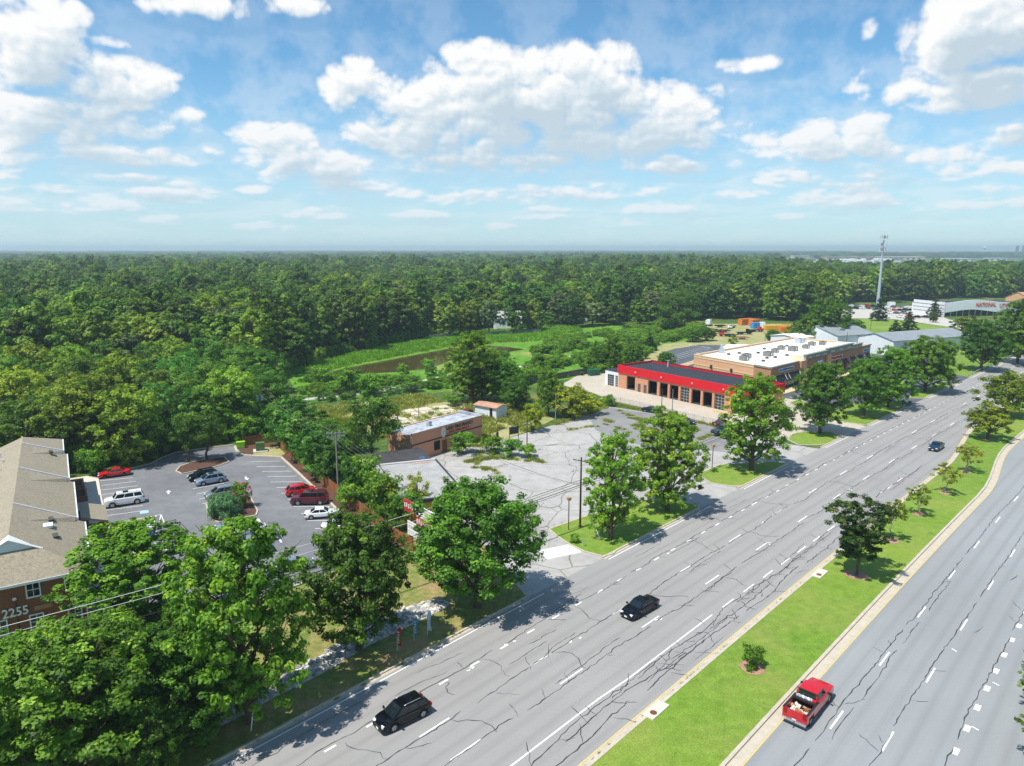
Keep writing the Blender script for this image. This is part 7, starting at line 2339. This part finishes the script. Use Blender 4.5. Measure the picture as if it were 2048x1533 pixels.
def chain_fence(label, pts, h, barbed=False, mp='steel'):
    t = thing('chain_fence', label, 'fence', (pts[0][0], pts[0][1], 0))
    for a, b in zip(pts, pts[1:]):
        n = max(1, int(round(math.dist(a, b) / 3.0)))
        for i in range(n + 1):
            p = lerp(a, b, i / n)
            mb = MB().tube([(*p, 0), (*p, h)], 0.04, 6)
            if barbed:
                mb.tube([(*p, h), (p[0] - 0.25, p[1] + 0.2, h + 0.35)], 0.03, 5)
            mb.build('post', mp, t)
        MB().tube([(*a, h - 0.03), (*b, h - 0.03)], 0.025, 5).build('top_rail', mp, t)
        MB().add([(*a, .05), (*b, .05), (*b, h - .05), (*a, h - .05)], [(0, 1, 2, 3)]).build('wire_mesh', 'chain_link', t)
        if barbed:
            for k in (0.12, 0.24, 0.35):
                MB().tube([(a[0] - .25 * k / .35, a[1] + .2 * k / .35, h + k), (b[0] - .25 * k / .35, b[1] + .2 * k / .35, h + k)], 0.012, 3).build('barbed_wire', 'wire_black', t)
    return t


chain_fence('tall dark chain link fence with barbed wire behind the weedy field', [(-52.22, 169.00), (-48.22, 174.15), (-41.63, 178.37), (-34.49, 181.50), (-24.04, 186.74)], 2.4, True, 'hvac_dark')
chain_fence('low chain link fence between the vacant lot and the service yard', [(25.11, 175.93), (32.94, 165.19), (39.36, 157.08), (43.93, 151.03), (45.55, 147.96)], 1.5)


# ------------------------------------------------------------------ poles and wires
def wire(par, a, b, sag, r=0.02, m='wire_black', n=14):
    pts = []
    for i in range(n + 1):
        t = i / n
        p = lerp(a, b, t)
        pts.append((p[0], p[1], p[2] - sag * 4 * t * (1 - t)))
    return MB().tube(pts, r, 4).build('wire', m, par)


def utility_pole(p, h, label, m='wood_pole', arms=(0.95,), armrot=0.0, r=0.16, lamp=False, trans=False, arm_len=2.4, group='utility poles'):
    t = thing('utility_pole', label, 'pole', (p[0], p[1], 0), 0, group)
    MB().tube([(0, 0, 0), (0, 0, h)], r, 9, r * 0.65).build('post', m, t, True)
    for k in arms:
        a = MB().box(0, 0, h * k, arm_len, 0.1, 0.12, armrot)
        am = a.build('crossarm', 'wood_grey' if m != 'wood_pole' else m, t, True)
        for s in (-.46, -.2, .2, .46):
            x, y = math.cos(armrot) * s * arm_len, math.sin(armrot) * s * arm_len
            MB().lathe([(0.05, 0), (0.06, .1), (0.03, .2)], 7, (x, y, h * k + .06)).build('insulator', 'galv', am, True)
        MB().tube([(math.cos(armrot) * .8, math.sin(armrot) * .8, h * k), (0, 0, h * k - .7)], 0.03, 4).tube([(-math.cos(armrot) * .8, -math.sin(armrot) * .8, h * k), (0, 0, h * k - .7)], 0.03, 4).build('brace', 'galv', am, True)
    if lamp:
        MB().tube([(0, 0, h * .78), (-.5, -.1, h * .82), (-1.1, -.2, h * .84)], 0.035, 5).build('lamp_arm', 'galv', t, True)
        MB().lathe([(0.0, .12), (.12, .1), (.2, -.1), (.16, -.2)], 10, (-1.15, -.2, h * .83)).build('lamp_head', 'galv', t, True)
    if trans:
        for s in (-.45, .45):
            MB().lathe([(0, -.5), (.26, -.5), (.28, .4), (.1, .55), (0, .56)], 12, (s, -.25, h * .78)).build('transformer', 'galv', t, True)
    return t


p1 = (9.41, 92.72)
u1 = utility_pole(p1, 10.2, 'tall brown wooden pole with crossarm and lamp on the first island', armrot=rad(-30), lamp=True)
p2 = (-27.28, 106.33)
u2 = utility_pole(p2, 10.1, 'grey pole with double crossarms behind the maroon suv', 'wood_grey', (0.99, 0.93), rad(20), arm_len=2.8)
p3 = (-53.0, 146.0)
u3 = utility_pole(p3, 9.3, 'pole with two transformers above the treetops', 'wood_grey', (0.98,), rad(15), trans=True)
u4 = utility_pole((2.85, 130.04), 7.6, 'thin brown pole standing in the vacant lot bushes', arms=(0.72,), arm_len=1.2, r=0.12)
for q_, lb, m_ in (((-13.51, 170.12, 4.9, 0.1), 'thin grey pole behind the weedy field', 'wood_grey'), ((-20.26, 150.14, 4.8, 0.1), 'thin grey pole on the concrete slabs', 'wood_grey'), ((9.59, 151.93, 7.1, 0.1), 'grey pole at the edge of the vacant lot', 'wood_grey'), ((-19.44, 135.29, 4.3, 0.1), 'thin brown pole behind the black roof', 'wood_pole'), ((35.69, 165.19, 5.4, 0.1), 'brown pole in the service yard', 'wood_pole'), ((37.05, 160.03, 6.3, 0.1), 'pale grey pole in the service yard', 'wood_grey'), ((60.71, 155.17, 6.4, 0.1), 'pale pole with crossarm at the end of the red garage', 'wood_grey'),
                   ((183.39, 293.09, 9.8, 0.2), 'brown pole before the dealership, leftmost of three', 'wood_pole'), ((180.55, 286.77, 10.4, 0.2), 'brown pole before the dealership, second of three', 'wood_pole'), ((171.55, 269.31, 6.2, 0.2), 'shorter grey pole before the dealership', 'wood_grey'), ((185.19, 261.33, 11.0, 0.2), 'brown pole in front of the tree at the right edge', 'wood_pole'), ((171.17, 337.58, 6.7, 0.2), 'dark pole on the green field', 'wood_pole'), ((114.99, 242.15, 9.9, 0.2), 'pole beside the white warehouse', 'wood_pole')):
    utility_pole(q_, q_[2], lb, m_, (0.95,) if 'crossarm' in lb or 'dealership' in lb else (), rad(30), r=0.11, arm_len=1.6)
# line along the road, line from the grey pole to the transformers, service drops
pl_ = (-49.0, 43.5)
for (dz, dx, rr, m_) in ((9.55, -.9, .03, 'wire_pale'), (8.55, .2, .026, 'wire_pale'), (7.0, 0, .035, 'wire_black'), (6.7, .1, .03, 'wire_black'), (6.3, .05, .045, 'wire_black'), (6.0, -.05, .03, 'wire_black')):
    wire(u1, (p1[0] + dx * .5, p1[1], dz + (.25 if dz > 8 else 0)), (pl_[0], pl_[1] + dx, dz), 0.9, rr, m_)
pr_ = (61.0, 146.0)
for (dz, rr) in ((7.0, .03), (6.5, .04), (6.2, .03)):
    wire(u1, (p1[0], p1[1], dz), (pr_[0], pr_[1], dz), 1.2, rr)
for k in (-1.2, -.5, .5, 1.2):
    wire(u2, (p2[0] + k * .94, p2[1] + k * .34, 9.5 + (.5 if abs(k) < 1 else 0)), (p3[0] + k * .8, p3[1] + k * .2, 9.2), 1.0, 0.012, 'hvac')
for k in (-1.2, -.4, .4, 1.2):
    wire(u2, (p2[0] + k * .94, p2[1] + k * .34, 9.5), (-11.0 + k * .5, 92.0 + k * .2, 5.6 + k * .2), 0.8, 0.012, 'hvac')
wire(u1, (p1[0], p1[1], 6.2), (-12.5, 127.0, 4.9), 1.0, 0.025)
wire(u4, (*(2.85, 130.04), 5.6), (*(9.59, 151.93), 6.0), 0.6, 0.02)


def yard_lamp(p, h, label):
    t = thing('yard_lamp', label, 'lamp', (*p, 0), 0, 'square headed yard lamps')
    MB().tube([(0, 0, 0), (0, 0, h)], 0.07, 7).build('post', 'wood_pole', t, True)
    MB().box(0, 0, h + .22, .5, .5, .4, .4).build('lamp_head', mat('lamp_tan', rgb('#b08a6a'), .7), t, True)
    return t


yard_lamp((7.75, 91.84), 4.4, 'brown yard lamp with square head beside the brown pole')
yard_lamp((35.16, 119.75), 4.0, 'brown yard lamp with square head on the second island')

# ------------------------------------------------------------------ cell tower
tw = thing('cell_tower', 'tall pale steel cell tower with antenna clusters at the top', 'tower', (248.0, 482.7, 0))
MB().tube([(0, 0, 0), (0, 0, 20), (0, 0, 44)], 1.15, 14, 0.45).build('mast', mat('tower_grey', rgb('#aab7c0'), .5, var=.04), tw, True)
for (z, n, rr) in ((45.5, 12, 1.9), (40.5, 10, 1.5), (37.0, 8, 1.6)):
    pm = MB()
    pm.tube([(rr * math.cos(2 * math.pi * k / 12), rr * math.sin(2 * math.pi * k / 12), z) for k in range(13)], 0.09, 5)
    for k in range(3):
        a = 2 * math.pi * k / 3
        pm.tube([(0, 0, z), (rr * math.cos(a), rr * math.sin(a), z)], 0.08, 5)
    pm.build('platform', 'hvac', tw, True)
    for k in range(n):
        a = 2 * math.pi * k / n + .2
        MB().box(rr * 1.12 * math.cos(a), rr * 1.12 * math.sin(a), z + R.uniform(.1, .6), .25, .5, R.uniform(1.6, 2.3), a).build('antenna', R.choice(['letter_white', 'galv', 'hvac']), tw, True)
MB().tube([(0, 0, 44), (0, 0, 47.5)], .12, 6).build('spike', 'galv', tw, True)
MB().box(6, -6, 1.5, 4, 3, 3).build('equipment_hut', 'white_wall', tw, True)

# ------------------------------------------------------------------ signs and flags
sgp = (-13.0, 86.2)
sg = thing('pylon_sign', 'tall faded red and white slatted sign on two posts behind the trees', 'sign', (*sgp, 0), rad(-50))
for x in (0, 4.6):
    MB().tube([(x, 0, 0), (x, 0, 6.2)], .17, 8).build('post', 'rust', sg, True)
    MB().tube([(x, 0, 0), (x, 0, 2.0)], .26, 8).build('post_sleeve', 'trim_black', sg, True)
sgr = MB().box(.2, -.2, 5.7, 2.5, .22, 1.5).build('red_panel', 'sign_red', sg, True)
for k in range(5):
    MB().box(-.75 + k * .45, -.33, 5.75 + .1 * (k % 2), .25, .05, .55).build('raised_letter', 'sign_pale', sgr, True)
sgr2 = MB().box(3.5, -.2, 4.35, 3.4, .22, 1.05).build('red_panel', 'sign_red', sg, True)
for k in range(7):
    MB().box(2.1 + k * .45, -.33, 4.35, .24, .05, .6).build('raised_letter', 'sign_pale', sgr2, True)
for i in range(5):
    MB().box(3.7, -.2, 5.05 + i * .33, 4.2, .16, .16).build('slat', R.choice(['letter_white', 'hvac_dark', 'sign_pale']), sg, True)
for i in range(6):
    MB().box(2.4, -.2, 2.0 + i * .32, 5.6, .14, .24).build('slat', ('letter_white', 'sign_pale')[i % 2], sg, True)


def feather_flag(p, h, m, label, tilt=0.0, txt=None):
    t = thing('feather_flag', label, 'flag', (*p, 0), rad(-35), 'feather flags by the road')
    pts = [(0, 0, 0), (0.02, 0, h * .6), (.12 + tilt, 0, h * .9), (.4 + tilt, 0, h)]
    MB().tube(pts, .02, 5).build('flagpole', 'letter_white', t, True)
    vs_ = []
    n = 8
    for i in range(n + 1):
        k = i / n
        z = h * (.22 + .76 * k)
        x0 = .03 + (0 if k < .6 else (k - .6) ** 2 * 1.6)
        w = .44 * (1 - max(0, (k - .75) / .25) ** 2 * .85)
        for y in (-.012, .012):
            vs_ += [(x0, y + .05 * math.sin(k * 7), z), (x0 + w, y + .08 * math.sin(k * 7 + 1.5), z)]
    fs = []
    for i in range(n):
        a, b = i * 4, i * 4 + 4
        fs += [(a, a + 1, b + 1, b), (a + 3, a + 2, b + 2, b + 3), (a + 1, a + 3, b + 3, b + 1), (a + 2, a, b, b + 2)]
    fb = MB().add(vs_, fs).build('banner', m, t, True)
    for i in range(5):
        MB().box(.25, -.06, h * (.36 + .1 * i), .18, .02, h * .05).build('raised_letter', 'letter_white', fb, True)
    return t


feather_flag((-11.02, 62.28), 2.7, 'sign_red', 'red feather flag with white marks by the roadside')
feather_flag((-9.68, 64.14), 2.7, mat('flag_teal', rgb('#4f8fae'), .6), 'teal blue feather flag between the red and the pale flag')
feather_flag((-8.44, 64.97), 2.9, mat('flag_pale', rgb('#b9d3e6'), .6), 'pale blue feather flag nearest the gravel')

# leaning white stake and small posts on the island
st = MB().tube([(0, 0, 0), (-.9, .2, 2.2)], .06, 6).build('leaning_stake', 'letter_white')
st.location = (*(11.70, 88.78), .1)
tag(st, 'leaning white stake on the island by the brown pole', 'stake')
st2 = MB().tube([(0, 0, 0), (.5, -.3, 2.6)], .05, 6).build('leaning_stake', 'letter_white')
st2.location = (*(-20.94, 50.75), .0)
tag(st2, 'leaning white stake at the foot of the front trees', 'stake')
mk_ = MB().box(0, 0, .5, .12, .12, 1.0).build('marker_post', mat('marker_green', rgb('#6fae9a'), .6))
mk_.location = (*(9.34, 86.52), .12)
tag(mk_, 'small green marker post near the driveway kerb', 'post')
hy = thing('fire_hydrant', 'yellow fire hydrant on the island under the trees', 'hydrant', (*(25.29, 100.22), .13))
MB().lathe([(.16, 0), (.16, .06), (.12, .08), (.12, .5), (.15, .52), (.15, .58), (.1, .68), (.03, .74)], 12).build('barrel', 'yellow_awning', hy, True)
MB().tube([(-.2, 0, .4), (.2, 0, .4)], .06, 8).build('nozzle', 'yellow_awning', hy, True)
wp = MB().ribbon([(5.44, 86.37), (6.68, 83.77)], 5.0, .012)
mat('worn_white', rgb('#cfcdc8'), 0.8, var=0.16, scale=0.9)
struct('stop_bar', wp, 'worn_white', 'worn white paint patch in the near driveway')
# white plate-like stones, utility box, dumpster
ub = thing('utility_box', 'green utility cabinet on a concrete pad', 'cabinet', (*(-48.03, 130.72), 0), rad(20))
MB().box(0, 0, .12, 2.6, 2.2, .24).build('pad', 'walk_concrete', ub, True)
MB().box(0, 0, 1.0, 1.6, 1.3, 1.5, 0, .96).build('cabinet', mat('box_green', rgb('#4c6b3f'), .6), ub, True)
MB().box(0, -.67, .95, 1.5, .03, 1.3).build('door', 'box_green', ub, True)
ub2 = thing('waste_bin', 'bright lime green bin by the board fence', 'bin', (*(-52.67, 133.14), 0), rad(20))
MB().box(0, 0, .6, 1.4, .9, 1.1, 0, 1.08).build('body', mat('lime', rgb('#8fc832'), .6), ub2, True)
MB().box(0, 0, 1.2, 1.6, 1.0, .1).build('lid', 'lime', ub2, True)
dp = thing('dumpster', 'dark green dumpster by the dark board fence', 'dumpster', (*(24.92, 213.57), 0), rad(25))
MB().box(0, 0, .95, 3.4, 1.9, 1.5, 0, 1.06).build('body', mat('dumpster_green', rgb('#1f5f45'), .6), dp, True)
for x in (-.85, .85):
    MB().box(x, 0, 1.76, 1.65, 1.95, .08).build('lid', 'dumpster_green', dp, True)
for x in (-1.1, 0, 1.1):
    MB().box(x, -1.0, .9, .12, .12, 1.3).build('rib', 'dumpster_green', dp, True)
# parking sign at the lot edge
ps = thing('lot_sign', 'small white sign on a post at the dark wood edge of the lot', 'sign', (*(-66.66, 127.07), 0))
MB().tube([(0, 0, 0), (0, 0, 2.4)], .04, 6).build('post', 'galv', ps, True)
MB().box(0, -.04, 2.2, .5, .03, .6).build('plate', 'letter_white', ps, True)
# broken black gate at the field entrance
gt = thing('gate_panel', 'black mesh gate panel standing at the field entrance', 'gate', (*(-0.50, 138.26), 0), rad(35))
gp = MB()
for x in (0, 2.2):
    gp.tube([(x, 0, 0), (x, 0, 2.9)], .06, 6)
gp.tube([(0, 0, 2.6), (1.2, 0, 3.0), (2.2, 0, 3.2)], .06, 6)
gp.build('frame', 'trim_black', gt, True)
MB().box(1.1, 0, 2.0, 2.1, .05, 1.5).build('mesh_panel', 'trim_black', gt, True)
gt2 = thing('bent_gate', 'bent black gate leaf with curved top at the field entrance', 'gate', (*(-3.07, 136.02), 0), rad(30))
MB().tube([(0, 0, 0), (0, 0, 2.0), (.3, 0, 2.6), (1.0, 0, 2.9), (2.0, 0, 2.95)], .12, 6).build('frame', 'trim_black', gt2, True)
MB().box(.25, .05, 1.2, .5, .05, 2.2).build('mesh_panel', 'trim_black', gt2, True)
wk = thing('sign_stub', 'small dark rusty stump standing on the slabs', 'stump', (*(-25.75, 155.17), 0))
MB().tube([(0, 0, 0), (0, 0, 1.2)], .12, 6).build('post', 'rust', wk, True)
MB().box(0, 0, 1.35, .9, .5, .4).build('cap', 'rust', wk, True)

# ------------------------------------------------------------------ broken concrete slabs in the field
sl = struct('slab_yard', MB().flat([(-28.66, 157.08), (-26.74, 165.19), (-14.66, 170.68), (-9.55, 167.35), (-12.51, 158.54), (-16.92, 151.48), (-18.09, 142.95), (-24.20, 142.15)], 0.013), 'dry_grass', 'weedy ground between old concrete slabs')
ax = Vector((math.cos(rad(28)), math.sin(rad(28)), 0))
ay = Vector((-ax.y, ax.x, 0))
o0 = Vector((*(-23.16, 142.15), 0))
SLM = []
for k in range(4):
    mb = MB()
    pts = [(-1.9 + R.uniform(-.15, .25), -1.5 + R.uniform(-.1, .3)), (1.9 + R.uniform(-.3, .1), -1.5 + R.uniform(-.1, .2)), (1.9 + R.uniform(-.4, .1), 1.5 + R.uniform(-.3, .1)), (.2, 1.5 + R.uniform(-.2, .05)), (-1.9 + R.uniform(-.1, .3), 1.5 + R.uniform(-.3, .1))]
    mb.prism(pts, 0, .07)
    me = mb.mesh('slab')
    me.materials.append(MATS['slab_concrete'])
    SLM.append(me)
for i in range(-3, 8):
    for j in range(-1, 12):
        q = o0 + ax * (i * 4.4) + ay * (j * 3.5)
        if R.random() < .80 and inside([(-29.12, 155.17), (-26.90, 166.26), (-14.75, 171.82), (-9.49, 166.26), (-12.40, 157.08), (-16.61, 150.59), (-17.64, 140.96), (-24.45, 140.57)], np.array([q.x]), np.array([q.y]))[0]:
            link('slab', R.choice(SLM), sl, (q.x, q.y, .02 + R.uniform(-.015, .01)), rad(28) + R.uniform(-.03, .03))

# ------------------------------------------------------------------ stones of the drainage ditch
rk = MB()
rs2 = np.random.RandomState(3)
vv = []
for (z, r, n) in ((-.5, .5, 5), (0, 1.0, 7), (.45, .55, 5)):
    for k in range(7):
        a = 2 * math.pi * k / 7 + z
        q = r * rs2.uniform(.75, 1.2)
        vv.append((q * math.cos(a), q * math.sin(a), z * rs2.uniform(.8, 1.2)))
rk.add(vv, [(i * 7 + k, i * 7 + (k + 1) % 7, (i + 1) * 7 + (k + 1) % 7, (i + 1) * 7 + k) for i in range(2) for k in range(7)] + [tuple(14 + k for k in range(7))])
mat_nodes('stone_grey', lambda t, tc: t.ramp(t.add('ShaderNodeObjectInfo').outputs['Random'], [(0.0, rgb('#77787a')), (.4, rgb('#a3a5a6')), (.7, rgb('#b9b2a4')), (1.0, rgb('#d3d0c8'))]))
r0 = rk.build('stone', 'stone_grey')
r0.location = (*(-14.12, 65.92), .1)
r0.scale = (.3, .3, .22)
tag(r0, 'grey ditch stone beside the flags', None, None, 'stuff')
DITCH = [(-25.29, 50.87), (-24.92, 53.39), (-20.94, 57.98), (-18.24, 61.42), (-16.23, 65.16), (-13.85, 68.59), (-11.05, 71.03), (-7.96, 72.60), (-6.48, 71.48), (-8.64, 68.90), (-11.34, 65.92), (-13.87, 63.33), (-17.08, 58.75), (-20.12, 55.42), (-23.32, 51.48)]
x, y = rs_.uniform(-45, 10, 26000), rs_.uniform(40, 80, 26000)
k = inside(DITCH, x, y)
x, y = x[k], y[k]
s_ = .12 + rs_.rand(x.size) ** 2 * .3
lot('ditch', DITCH, .02, 'gravel_pale', 'stone lined drainage ditch along the roadside')
scatter('ditch_stones', 'grey and white loose stones lining the roadside ditch', np.stack([x, y, .02 + s_ * .2], 1), rs_.rand(x.size) * 6.28, np.stack([s_, s_ * .8, s_ * .7], 1), np.zeros(x.size), [r0])

# ------------------------------------------------------------------ guardrail
gr_ = thing('guardrail', 'galvanised steel guardrail along the far roadside', 'guardrail', (*rp(250, -9.6), 0))
for i in range(22):
    s0, s1 = 250 + i * 4, 254 + i * 4
    a, b = rp(s0, -9.6), rp(s1, -9.6)
    ang = math.atan2(b[1] - a[1], b[0] - a[0])
    c = lerp(a, b, .5)
    MB().box(c[0], c[1], .62, 4.02, .06, .14, ang).box(c[0], c[1], .80, 4.02, .06, .14, ang).box(c[0] + .05, c[1], .71, 4.02, .04, .3, ang).build('beam', 'galv', gr_)
    MB().box(a[0], a[1], .4, .12, .16, .8, ang).build('post', 'wood_grey', gr_)

# ------------------------------------------------------------------ far buildings
hm = MB()
rs3 = random.Random(9)
far_n = 0
for i in range(26):
    u = i / 25
    a = lerp((658.08, 1765.91), (1117.91, 2100.45), u)
    x, y = a[0] + rs3.uniform(-20, 20), a[1] + rs3.uniform(-50, 90)
    t = gable_shed('house', '%s from the left of the small far off white houses beyond the woods' % ordinal(i + 1), (x, y), rad(rs3.uniform(-15, 30)), rs3.uniform(16, 26), 12, 6.5, 10.5, 'white_wall', rs3.choice(['roof_grey', 'hvac_dark', 'roof_grey']), False)
    t['group'] = 'far off white houses'
for (p, rz, L, w, h, m_, lb) in (((1112.50, 2369.52), 4, 180, 40, 11, 'brick_tan', 'long tan far building under the cell tower antennas'), ((1333.83, 2475.15), 2, 150, 40, 11, 'cream_trim', 'cream far building right of the cell tower'), ((1362.88, 2226.91), 3, 90, 40, 8, 'white_wall', 'low white far building beyond the dealership woods'), ((1556.64, 2320.00), 0, 60, 30, 8, 'white_wall', 'small white far building near the right edge'),
                             ((2942.28, 5468.55), 2, 700, 90, 26, 'white_wall', 'very long white warehouse near the horizon'), ((823.76, 2785.44), 5, 80, 30, 9, 'white_wall', 'pale far building left of the tower'), ((1237.58, 3095.73), 5, 70, 30, 8, 'cream_trim', 'small pale far building among trees')):
    t = thing('far_building', lb, 'building', (*p, 0), rad(rz), 'far buildings')
    MB().box(0, 0, h / 2, L, w, h).build('wall', m_, t, True)
    MB().box(0, 0, h + .6, L + 2, w + 2, 1.0).build('roof', 'roof_white' if m_ != 'brick_tan' else 'roof_grey', t, True)
    for i in range(int(L / 20)):
        MB().box(-L / 2 + 10 + i * 20, -w / 2 - .1, h * .45, 8, .3, h * .4).build('window', 'glass_dark', t, True)
for (p, h, lb) in (((3251.86, 4647.19), 57, 'left of two dark smokestacks at the right edge of the horizon'), ((3293.76, 4647.19), 58, 'right of two dark smokestacks at the right edge of the horizon')):
    t = thing('smokestack', lb, 'smokestack', (*p, 0))
    MB().tube([(0, 0, 0), (0, 0, h)], 10, 14, 7.5).build('shaft', mat('stack_dark', rgb('#39424c'), .8), t, True)
    MB().tube([(0, 0, h - 6), (0, 0, h + 1)], 9, 14, 8.6).build('rim', 'stack_dark', t, True)
for (p, h, lb) in (((1317.07, 3095.73), 40, 'thin mast above the far trees left of the cell tower'), ((2719.10, 4289.16), 55, 'thin far mast right of the long white warehouse'), ((3318.25, 5578.07), 58, 'very thin far mast above the white warehouse'), ((2948.17, 4289.16), 55, 'thin far mast left of the smokestacks'), ((1396.14, 5578.07), 57, 'thin far mast left on the horizon')):
    t = thing('radio_mast', lb, 'mast', (*p, 0), 0, 'thin masts on the horizon')
    MB().tube([(0, 0, 0), (0, 0, h)], 1.3, 6, .7).build('shaft', 'galv', t, True)
wtw = thing('water_tower', 'small white water tower on the horizon', 'water tower', (*(3042.38, 4647.19), 0))
MB().tube([(0, 0, 0), (0, 0, 40)], 3, 8).build('stem', 'white_wall', wtw, True)
MB().lathe([(3, 38), (9, 42), (11, 46), (9, 50), (3, 53), (0, 53.5)], 16).build('tank', 'white_wall', wtw, True)

# ------------------------------------------------------------------ haze: one closed box of faintly scattering air
hz = MB().box(0, 4400, 30.5, 18100, 9500, 63)
ho = hz.build('haze', None)
tag(ho, 'faint summer haze in the air', None, None, 'stuff')
haze_material = bpy.data.materials.new('haze_air')
haze_material.use_nodes = True
ht = NT(haze_material.node_tree)
ht.n.clear()
pv = ht.add('ShaderNodeVolumePrincipled', {'Color': (0.74, 0.93, 0.99, 1), 'Density': 0.00021, 'Anisotropy': 0.2})
om = ht.add('ShaderNodeOutputMaterial')
ht.l.new(pv.outputs[0], om.inputs['Volume'])
ho.data.materials.append(haze_material)
